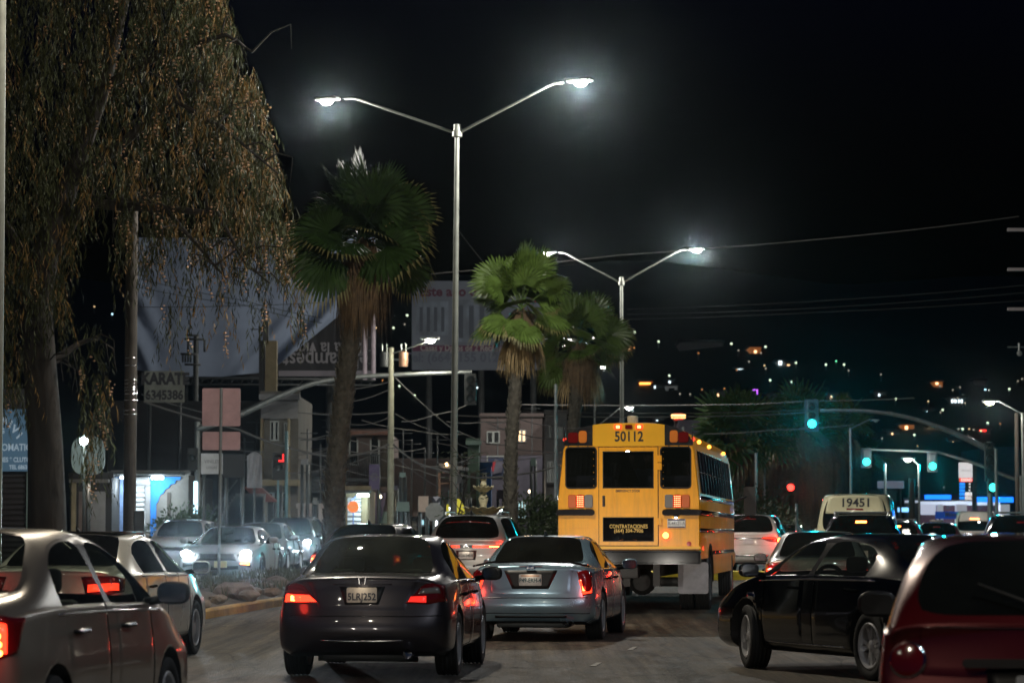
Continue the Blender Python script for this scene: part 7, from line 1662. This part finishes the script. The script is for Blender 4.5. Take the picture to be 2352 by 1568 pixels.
bm = bmesh.new(); p = S(2340, 812, 122) - r.location; lathe(bm, [(.001, -.1), (.10, -.12), (.12, -.2), (.001, -.22)], 14, 'y', (p.x, 0, p.z)); tube(bm, [(p.x, -.1, p.z + .1), (p.x, -.1, p.z + .45)], .05, 6); tube(bm, [(p.x - .5, -.1, p.z + .28), (0, -.1, p.z + .28)], .03, 6); obj('insulator', bm, M_STEEL, r, True)
def far_lamp(lx, ly, px4, D, label, ytop, power=0, s=1.0, m=None, pr=.06, dx=None):
    r = site('street_lamp', px4, D, label, 'street lamp'); zt = sz(ytop, D) - r.location.z; obj('pole', T([(0, 0, -.2), (0, 0, zt)], pr), M_STEEL, r, True)
    q = S(lx, ly, D) - r.location; d = Vector((q.x, 0, 0)).normalized() if abs(q.x) > .2 else Vector((1, 0, 0)); bm = bmesh.new(); tube(bm, [(0, 0, zt - .05), (q.x * .8, 0, q.z + .06), (q.x - d.x * .25, 0, q.z + .03)], .03, 6); obj('arm', bm, M_STEEL, r, True); luminaire(r, q, d, power, s, LAMPCOL, m); return r
far_lamp(2276, 922, 2352, 122, 'street lamp reaching in from the pole at the right edge', 948, 500, 1.1, glow('sodium_lens', (1, .85, .5), 60))
far_lamp(2088, 1053, 2112, 150, 'street lamp glowing between the two far green lights', 1066, 300, 1.1, glow('warm_lamp_lens', (1, .94, .74), 75))
far_lamp(1443, 935, 1374, 150, 'small street lamp left of the second tall lamp pole', 975, 300, 1.0)
far_lamp(1383, 840, 1366, 170, 'street lamp glowing under the third palm crown', 852, 300, 1.2)
far_lamp(1770, 1011, 1757, 160, 'bright street lamp between the bus and the shaggy palms', 1020, 300, 1.3)
far_lamp(2010, 965, 1955, 140, 'unlit curved street lamp right of the largest green light', 982, 0, .6, M_STEEL)
upole(2034, 1064, 150, .06, M_STEEL, 'thin pale pole behind the cream van'); upole(2095, 1098, 150, .16, M_WOOD, 'thick wooden pole left of the fuel station', .2); upole(2338, 948, 124, .09, M_WOOD, 'dark leaning utility pole at the right edge', .10); upole(1737, 1040, 140, .07, M_STEEL, 'grey pole right of the bus roof')
# -- fuel station
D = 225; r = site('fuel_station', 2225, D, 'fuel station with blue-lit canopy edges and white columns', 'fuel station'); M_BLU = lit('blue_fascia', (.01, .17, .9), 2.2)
for a, b, c, d in ((2124, 2183, 1136, 1146), (2241, 2326, 1141, 1153)): obj('fascia', PX(r, a, b, c, d, D, .3), M_BLU, r)
obj('canopy', PX(r, 2106, 2326, 1148, 1158, D, .2, back=6), lit('canopy_glow', (.45, .50, .60), .8), r); bm = bmesh.new()  # canopy band glows by itself, in place of station light on it
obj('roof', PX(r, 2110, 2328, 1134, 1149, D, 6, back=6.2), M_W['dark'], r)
for a, b in ((2152, 2162), (2194, 2216), (2294, 2314)): obj('column', PX(r, a, b, 1158, 1250, D, 1.0), lit('column_glow', (.5, .52, .58), .5), r)  # columns carry their own glow instead of catching the station lights
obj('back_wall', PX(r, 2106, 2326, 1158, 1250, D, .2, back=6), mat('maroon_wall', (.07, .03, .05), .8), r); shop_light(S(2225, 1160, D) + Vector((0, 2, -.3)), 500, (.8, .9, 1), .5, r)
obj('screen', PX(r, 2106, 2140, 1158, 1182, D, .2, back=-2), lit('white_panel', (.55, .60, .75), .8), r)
r = site('price_sign', 2218, 190, 'tall fuel price sign with white, red and blue panels', 'sign'); D = 190
obj('pylon', PX(r, 2234, 2241, 1060, 1290, D, .4), M_W['grey'], r); o = obj('top_panel', PX(r, 2202, 2233, 1062, 1097, D, .3), lit('white_sign_face', (.75, .72, .72), .8), r)
o2 = obj('red_band', PX(r, 2203, 2233, 1098, 1106, D, .3), lit('red_sign_face', (.9, .08, .03), 1.0), r); p = S(2218, 1102, D) - r.location; text('OXXO', .24, lit('white_letters', (1, .9, .85), 1.0), o2, bold=.01, mtx=TOCAM((p.x, -.31, p.z)))
o3 = obj('price_board', PX(r, 2203, 2233, 1107, 1149, D, .3), mat('price_black', (.01, .01, .015), .5), r)
for k, y in enumerate((1111, 1118, 1126, 1134, 1143)):
    obj('price_label', PX(r, 2204, 2216, y - 3, y + 3, D - .32, .02), lit('blue_label', (.02, .25, .9), 1.2), o3)
    if k >= 3: obj('price_panel', PX(r, 2217, 2232, y - 4, y + 3.4, D - .32, .02), lit('white_letters', (1, .9, .85), 1.0), o3)
    p = S(2225, y, D) - r.location; text(('4', '4', '0', '3', '17.99')[k], .2, M_INK if k >= 3 else lit('white_letters', (1, .9, .85), 1.0), o3, 'price', bold=.005, mtx=TOCAM((p.x, -.35, p.z)))
p = S(2218, 1080, D) - r.location; text('Mini-mart', .18, M_AG, o, mtx=TOCAM((p.x, -.31, p.z)))
board(2148, 2238, 1174, 1191, 180, lit('navy_banner_glow', (.01, .05, .30), .5), 'navy blue banner hung below the fuel station', 'banner', 'banner', [('Maestra', 2192, 1181, .42, dict(m=M_W['white']))])  # banner given its own glow instead of lamplight
board(2015, 2076, 1104, 1121, 165, lit('grey_board_glow', (.16, .19, .26), .35), 'plain grey billboard behind the cream van')  # board glows faintly by itself, standing in for light on it
board(2062, 2088, 1165, 1175, 175, lit('cyan_sign_face', (.25, .6, 1), 1.6), 'small glowing blue-white shop sign right of the van roof')
r = building(2078, 2112, 1148, 200, 6, M_W['grey'], 'low grey shop left of the fuel station'); obj('canopy', PX(r, 2078, 2106, 1149, 1154, 200, 1), lit('canopy_glow', (.45, .50, .60), .8), r)
r = building(2000, 2060, 1130, 190, 6, M_W['grey'], 'grey fence-like building behind the cream van'); window(r, 2010, 2050, 1150, 1180, 190, bars=4)
r = building(2252, 2345, 1030, 240, 10, mat('bluish_wall', (.06, .08, .13), .9, var=.2), 'large dim bluish building behind the right signal pole')
r = building(1560, 1612, 970, 170, 8, M_W['lilac'], 'grey-lilac building above the right corner of the bus'); window(r, 1567, 1571, 980, 1004, 170, bars=0)
board(1548, 1569, 949, 965, 172, mat('red_sign_frame', (.3, .02, .02), .5, emit=(1, .06, .02), es=.6), 'small glowing red and orange sign over the bus roof', lines=[('===', 1558, 957, .55, dict(m=lit('orange_letters', (1, .55, .2), 3.5), bold=.03))])
r = building(1612, 1648, 985, 175, 8, M_W['tan'], 'dim tan house right of the lilac building')
board(1948, 1990, 958, 968, 200, mat('sign_dark', (.02, .02, .02), .7), 'dark sign with faint letters right of the largest green light', lines=[('MAR', 1962, 956, .3, dict(m=M_W['white'], bold=.003)), ('Centro', 1985, 962, .3, dict(m=M_W['white'], bold=.003))])
# -- hillside with its houses and lamps
def hz(x, y): return gz(320) + max(0, y - 250) * .118 * min(1, (y - 250) / 200) + (3.5 * math.sin(x * .021 + 1) + 2.5 * math.sin(x * .047 + y * .01)) * min(1, max(0, y - 260) / 150)
bm = bmesh.new(); g = []
for j in range(46):
    y = 250 + j * 20; g.append([bm.verts.new((x, y, hz(x, y) - (0 if j else .5))) for x in range(-420, 560, 20)])
for a, b in zip(g, g[1:]):
    for i in range(len(a) - 1): bm.faces.new((a[i], a[i + 1], b[i + 1], b[i]))
tag(obj('hill', bm, mat('hill_scrub', (.022, .024, .016), .95, var=.4, vscale=.05), smooth='all'), kind='structure')
def on_hill(px5, py5):
    D = 265.0
    while D < 1130:
        p = S(px5, py5, D)
        if p.z < hz(p.x, D): return p, D
        D += 3
    return S(px5, py5, 1100), 1100
HL = [(1378 + a * .2014, 717.8 + b * .2014, c) for a, b, c in ((395, 225, 'g'), (668, 330, 'g'), (1498, 355, 'g'), (1580, 430, 'w'), (1835, 460, 'w'), (1887, 390, 'g'), (1700, 560, 'w'), (1557, 655, 'o'), (1875, 605, 'y'), (1890, 640, 'w'), (2235, 575, 'g'), (790, 720, 'g'), (750, 755, 'w'), (1163, 880, 'o'), (1417, 870, 'o'), (1940, 775, 'g'), (2187, 795, 'g'), (2250, 888, 'w'), (2268, 875, 'w'), (910, 930, 'w'), (1027, 935, 'w'), (388, 400, 'o'), (1122, 462, 'o'))]
HL += [(1550.4 + a * .348, 717.8 + b * .348, c) for a, b, c in ((995, 345, 'g'), (1115, 345, 'g'), (1062, 322, 'G'), (1145, 385, 'w'), (1358, 410, 'w'), (1747, 487, 'w'), (1457, 575, 'g'), (1670, 592, 'y'), (1832, 515, 'w'), (1880, 497, 'w'), (1900, 548, 'w'), (1865, 568, 'w'), (1840, 574, 'w'), (1890, 602, 'w'), (1912, 602, 'w'), (1765, 648, 'g'), (1750, 665, 'w'), (2047, 512, 'b'), (2072, 515, 'w'), (2205, 508, 'g'), (2290, 440, 'w'), (2262, 455, 'w'), (2062, 735, 'g'), (2145, 740, 'o'), (1680, 738, 'Y'), (1600, 888, 'o'), (1578, 815, 'g'), (1365, 838, 'w'), (1940, 775, 'y'), (1897, 775, 'g'), (1870, 775, 'w'), (2018, 788, 'G'), (1970, 780, 'w'), (793, 890, 'g'), (527, 752, 'g'), (380, 870, 'b'), (1773, 1165, 'w'))]
HL += [(631.6 + a * .2563, 574.2 + b * .2563, c) for a, b, c in ((1185, 585, 'g'), (1163, 665, 'w'), (1062, 697, 'g'), (908, 697, 'y'), (1115, 1220, 'g'), (1252, 1305, 'g'), (1365, 1400, 'y'), (1455, 1480, 'w'), (965, 1168, 'o'))] + [(217, 704, 'y'), (258, 721, 'b'), (1922, 427, 'w')][:2]
GC = dict(g=((.85, 1, .70), 1.8), w=((1, .88, .68), .7), o=((1, .40, .12), 1.0), y=((1, .70, .35), 1.8), Y=((1, .72, .4), 40), b=((.5, .8, 1), 5), G=((.2, 1, .5), 3))
WORD = dict(g='cool white', w='dim white', o='orange', y='warm yellow', Y='strongest warm', b='pale blue', G='green')
protoL = {}
for px6, py6, c in HL:
    p, D = on_hill(px6, py6 + 14); h = max(1.0, (S(px6, py6, D).z - p.z)); base = Vector((S(px6, py6, D).x, D, p.z)); sc = D / 700
    key = (c,)
    r = empty('hillside_lamp', base, 0, f'{WORD[c]} lamp shining on the dark hillside', 'street lamp', f'{WORD[c]} lamps on the hillside'); bm = bmesh.new(); tube(bm, [(0, 0, -1), (0, 0, h)], .12, 5); obj('pole', bm, M_DARKST, r)
    bm = bmesh.new(); bmesh.ops.create_uvsphere(bm, u_segments=8, v_segments=6, radius=(.25 if c in 'gY' else .16) * sc); bmesh.ops.translate(bm, verts=bm.verts, vec=(0, -.2, h)); obj('bulb', bm, glow('hill_' + c + WORD[c][:2], *GC[c]), r, True)
def house(x0, x1, y0, y1, wm, label, wins=(), gable=False):
    p, D = on_hill((x0 + x1) / 2, y1); r = empty('house', (p.x, D, p.z), 0, label, 'house'); w_ = (x1 - x0) / F * D; h = (y1 - y0) / F * D
    bm = bmesh.new(); box(bm, -w_ / 2, w_ / 2, 0, 8, -3, h); obj('wall', bm, wm, r); bm = bmesh.new()
    if gable: poly(bm, [(-w_ / 2 - .3, -.3, h), (0, -.3, h + w_ * .22), (w_ / 2 + .3, -.3, h)], (0, 9, 0))
    else: box(bm, -w_ / 2 - .3, w_ / 2 + .3, -.4, 8.3, h, h + .35)
    obj('roof', bm, M_W['grey'], r)
    for (u0, u1, v0, v1, m_) in wins: bm = bmesh.new(); box(bm, -w_ / 2 + w_ * u0, -w_ / 2 + w_ * u1, -.08, 0.02, h * v0, h * v1); obj('window', bm, m_, r)
    return r
WL = lit('house_wall_glow', (.22, .23, .22), .22); WO = lit('house_wall_orange_glow', (.5, .17, .05), .35); WARM = lit('hill_window_warm', (1, .6, .3), 3.0); COOL = lit('hill_window_cool', (.8, .95, 1), 3.0); HD = mat('house_wall_faint_glow', (.10, .10, .10), .9, emit=(.1, .1, .1), es=.06); PUR = glow('purple_neon', (.55, .12, 1), 2.5)  # house walls glow by themselves, in place of lamplight on them
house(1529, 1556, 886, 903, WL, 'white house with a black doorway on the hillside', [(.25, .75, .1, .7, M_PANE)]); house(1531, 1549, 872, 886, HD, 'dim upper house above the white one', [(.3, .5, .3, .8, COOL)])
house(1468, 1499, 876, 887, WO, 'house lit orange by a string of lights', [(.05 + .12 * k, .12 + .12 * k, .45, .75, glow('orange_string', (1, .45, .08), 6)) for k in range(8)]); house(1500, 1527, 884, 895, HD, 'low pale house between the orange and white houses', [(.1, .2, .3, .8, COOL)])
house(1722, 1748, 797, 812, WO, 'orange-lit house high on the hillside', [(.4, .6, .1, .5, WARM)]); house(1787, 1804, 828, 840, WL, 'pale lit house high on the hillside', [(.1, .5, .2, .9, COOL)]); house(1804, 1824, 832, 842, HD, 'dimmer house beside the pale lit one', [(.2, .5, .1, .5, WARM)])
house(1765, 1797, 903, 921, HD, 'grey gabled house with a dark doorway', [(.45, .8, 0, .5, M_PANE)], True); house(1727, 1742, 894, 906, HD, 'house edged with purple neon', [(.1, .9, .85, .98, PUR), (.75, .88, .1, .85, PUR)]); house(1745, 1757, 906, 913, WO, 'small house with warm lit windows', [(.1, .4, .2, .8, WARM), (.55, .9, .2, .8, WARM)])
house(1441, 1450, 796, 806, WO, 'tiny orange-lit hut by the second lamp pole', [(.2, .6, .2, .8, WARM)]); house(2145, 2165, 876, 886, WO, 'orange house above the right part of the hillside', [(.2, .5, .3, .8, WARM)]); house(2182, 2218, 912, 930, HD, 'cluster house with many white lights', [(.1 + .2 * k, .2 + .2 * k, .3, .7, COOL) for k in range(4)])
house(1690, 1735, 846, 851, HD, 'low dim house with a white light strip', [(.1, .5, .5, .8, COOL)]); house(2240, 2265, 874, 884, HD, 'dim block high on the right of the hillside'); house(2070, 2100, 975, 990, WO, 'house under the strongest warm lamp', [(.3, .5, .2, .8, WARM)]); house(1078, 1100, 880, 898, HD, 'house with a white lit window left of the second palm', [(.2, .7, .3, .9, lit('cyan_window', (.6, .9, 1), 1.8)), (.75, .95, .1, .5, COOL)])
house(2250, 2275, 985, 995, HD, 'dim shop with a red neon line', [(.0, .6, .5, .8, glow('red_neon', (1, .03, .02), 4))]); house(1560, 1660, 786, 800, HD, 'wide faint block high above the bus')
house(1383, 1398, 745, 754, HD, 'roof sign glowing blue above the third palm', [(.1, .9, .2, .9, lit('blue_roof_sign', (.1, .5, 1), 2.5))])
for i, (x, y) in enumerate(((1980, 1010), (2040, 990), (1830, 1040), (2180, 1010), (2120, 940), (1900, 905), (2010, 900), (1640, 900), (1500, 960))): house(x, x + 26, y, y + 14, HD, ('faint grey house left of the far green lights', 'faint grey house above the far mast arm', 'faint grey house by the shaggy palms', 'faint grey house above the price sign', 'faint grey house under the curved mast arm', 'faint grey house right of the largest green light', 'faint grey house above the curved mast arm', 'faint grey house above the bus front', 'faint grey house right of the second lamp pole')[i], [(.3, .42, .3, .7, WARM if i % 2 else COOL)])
# -- overhead cables
def wire(pts, D, label, r_=.016, sag=0, m=None, D2=None):
    P = []; n = len(pts)
    for i in range(n - 1):
        for k in range(8):
            t = k / 8; x = pts[i][0] + (pts[i + 1][0] - pts[i][0]) * t; y = pts[i][1] + (pts[i + 1][1] - pts[i][1]) * t + sag * 4 * t * (1 - t); P.append((x, y, (i + t) / (n - 1)))
    P.append((*pts[-1], 1)); D2 = D2 or D; bm = bmesh.new(); tube(bm, [S(x, y, D + (D2 - D) * t) for x, y, t in P], r_, 5); return tag(obj('cable', bm, m or M_WIRE, None, True), label, 'cable')
MC = mat('pale_cable', (.11, .105, .10), .6)
for w_ in (([(930, 634), (1420, 586), (1960, 542), (2340, 497)], 128, 'long single cable crossing the sky behind both tall lamps', .014), ([(1052, 528), (1130, 625), (1215, 705)], 110, 'thin slanting cable right of the tallest lamp pole', .012),
           ([(1440, 710), (1900, 690), (2352, 655)], 150, 'uppermost of three faint cables right of the second lamp', .012), ([(1440, 722), (1900, 706), (2352, 672)], 150, 'middle one of three faint cables right of the second lamp', .012), ([(1440, 733), (1900, 716), (2352, 690)], 150, 'lowest of three faint cables right of the second lamp', .012),
           ([(1198, 929), (1660, 929), (1860, 920), (2100, 914)], 118, 'cable passing just over the bus roof into the green light', .016), ([(1050, 954), (1300, 956), (1660, 955), (1870, 945)], 108, 'dark cable just above the bus roof', .022), ([(1200, 944), (1560, 948), (1850, 941)], 109, 'pale cable between two others above the bus', .014),
           ([(1616, 996), (1780, 987), (1961, 975)], 130, 'pale cable from the bus corner toward the unlit lamp', .016)): wire(w_[0], w_[1], w_[2], w_[3], 2, MC)
for pts, lb, rr, sg_ in (([(811, 893), (893, 877)], 'short pale cable reaching the transformer pole, upper', .016, 2), ([(811, 921), (893, 894)], 'short pale cable reaching the transformer pole, second from top', .016, 4), ([(685, 947), (790, 951), (893, 946)], 'level pale cable passing behind the nearest palm trunk', .02, 2),
                  ([(795, 972), (893, 958)], 'sagging cable right of the palm trunk', .014, 9), ([(330, 922), (548, 986), (660, 1026), (755, 1047)], 'thick pale bundle of cables left of the palm trunk', .04, 3), ([(798, 1046), (893, 1020)], 'thick pale cable bundle right of the palm trunk', .04, 5),
                  ([(903, 1020), (962, 1064), (1091, 1096), (1200, 1088), (1290, 1066)], 'cable bundle running right from the transformer pole', .035, 3), ([(906, 949), (1000, 990), (1091, 1033)], 'slack thin cable right of the transformer pole', .014, 4), ([(909, 868), (1030, 978), (1130, 1020), (1190, 1017)], 'steep thin cable descending from the transformer pole', .018, 3),
                  ([(325, 905), (470, 948), (560, 955)], 'upper thin cable beside the KARATE sign', .018, 2), ([(640, 992), (720, 1008), (895, 985)], 'thin cable crossing the cream building', .012, 4), ([(690, 1010), (790, 990)], 'thin crossing cable beside the palm', .012, 2), ([(910, 1050), (1010, 1120)], 'thin drooping cable over the brown shop', .012, 4), ([(1030, 1060), (1300, 1040)], 'thin cable before the two-storey building', .012, 8)):
    wire(pts, 99, lb, rr, sg_, MC)
for k, pts in enumerate(([(320, 640), (560, 690), (740, 730)], [(320, 660), (560, 700), (740, 742)], [(320, 705), (740, 695)])): wire(pts, 118, ('upper', 'middle', 'lowest')[k] + ' dark cable crossing in front of the sagging tarp', .014, 3, M_DARKST)
# -- street clutter in front of the left-hand shops
rc_ = random.Random(9)
CW = [M_W[k] for k in ('cream', 'palegreen', 'grey', 'pink', 'white', 'lilac', 'brown')]
CL = [(640, 1120, 'grey water tank on the cream building side'), (700, 1060, 'dim board left of the nearest palm'), (724, 1150, 'small pale notice left of the palm trunk'), (905, 1120, 'small dark board right of the pole'), (925, 1090, 'pale square board high on the brown shop'), (1022, 1130, 'pale board on the scaffold'), (1052, 1100, 'dim board right of the tallest lamp pole'), (1075, 1140, 'small pale board left of the fountain'), (1150, 1135, 'dim board behind the fountain'), (1225, 1060, 'small dim board on the two-storey building')]
for x, y, lb in CL:
    w_ = rc_.uniform(9, 20); h_ = rc_.uniform(8, 22); D = rc_.uniform(96, 101) if x < 1100 else 112; board(x - w_ / 2, x + w_ / 2, y - h_ / 2, y + h_ / 2, D, rc_.choice(CW), lb)
for i, (x, yt) in enumerate(((560, 1005), (588, 960), (705, 985), (735, 1020), (760, 955), (925, 985), (945, 1010), (975, 1030), (1004, 1000), (1060, 1040), (1143, 950), (1222, 930))):
    r = site('antenna_mast', x, 103 if x < 1100 else 124, ('thin roof mast %s' % ('left of the cream building', 'on the cream building', 'left of the grey gate', 'on the grey gate', 'by the palm trunk', 'right of the utility pole', 'on the brown shop left side', 'on the brown shop middle', 'on the brown shop right side', 'right of the tallest lamp', 'on the two-storey building left side', 'on the two-storey building right side')[i]), 'mast')
    D = 103 if x < 1100 else 124; zt = sz(yt, D) - r.location.z; bm = bmesh.new(); tube(bm, [(0, 0, -.2), (0, 0, zt)], .03, 5)
    for k in range(rc_.randint(1, 3)): tube(bm, [(-.35, 0, zt - .15 - k * .25), (.35, 0, zt - .15 - k * .25)], .014, 4)
    obj('mast', bm, M_DARKST, r)
EDGE = ('left of the cream building', 'across the cream building', 'left of the palm trunk', 'across the pink house', 'above the kiosk', 'right of the utility pole', 'over the brown shop', 'beside the tallest lamp', 'across the gatehouse', 'before the two-storey building')
for k in range(18):
    x0 = 470 + k * 42 + rc_.uniform(-20, 20); x1 = x0 + rc_.uniform(120, 300); y0 = rc_.uniform(950, 1100); y1 = y0 + rc_.uniform(-55, 60)
    wire([(x0, y0), ((x0 + x1) / 2, (y0 + y1) / 2 + rc_.uniform(2, 12)), (x1, y1)], rc_.uniform(97, 101), 'thin cable of the tangle hung before the left-hand shops', rc_.uniform(.010, .022), 4, MC)['group'] = 'tangled cables before the left-hand shops'
# people and lights in the shopfronts
for x, y, D, c, lb in ((700, 1196, 99, (.75, .9, 1), 'faint white lamp low behind the oncoming cars'), (872, 1140, 102, (1, .8, .5), 'small warm lamp under the drooping awning'), (1150, 1170, 118, (.8, .95, 1), 'small cool lamp behind the fountain'), (1217, 1128, 121, (1, .8, .55), 'small warm lamp on the two-storey building')):
    r = site('wall_lamp', x, D, lb, 'lamp'); p = S(x, y, D) - r.location; bm = bmesh.new(); bmesh.ops.create_uvsphere(bm, u_segments=10, v_segments=6, radius=.07); bmesh.ops.translate(bm, verts=bm.verts, vec=p); obj('bulb', bm, glow('wall_bulb_%d' % x, c, 10), r, True); obj('post', T([(p.x, .06, -.1), (p.x, .06, p.z)], .03, 6), M_DARKST, r); shop_light(S(x, y, D) + Vector((0, -.5, 0)), 22, c, .1, r)
# ================================================================ night haze and lens glow
bm = bmesh.new(); box(bm, -60, 120, -20, 262, -1.6, 26); o = obj('haze', bm, M_BLACK); tag(o, kind='stuff')
m = bpy.data.materials.new('haze_lens_glow'); m.use_nodes = True; n, l = nodes(m); n.remove(n['Principled BSDF']); prev = None
for dens, g_ in ((1.0e-5, .88), (3.6e-5, .985), (1.1e-5, .995)):        # fine mist, its forward lobes shaped to imitate lens glow round lamps
    v = n.new('ShaderNodeVolumePrincipled'); v.inputs['Color'].default_value = (.70, .90, 1, 1); v.inputs['Density'].default_value = dens; v.inputs['Anisotropy'].default_value = g_
    if prev: a = n.new('ShaderNodeAddShader'); l.new(prev, a.inputs[0]); l.new(v.outputs[0], a.inputs[1]); prev = a.outputs[0]
    else: prev = v.outputs[0]
l.new(prev, n['Material Output'].inputs['Volume']); o.data.materials.clear(); o.data.materials.append(m)
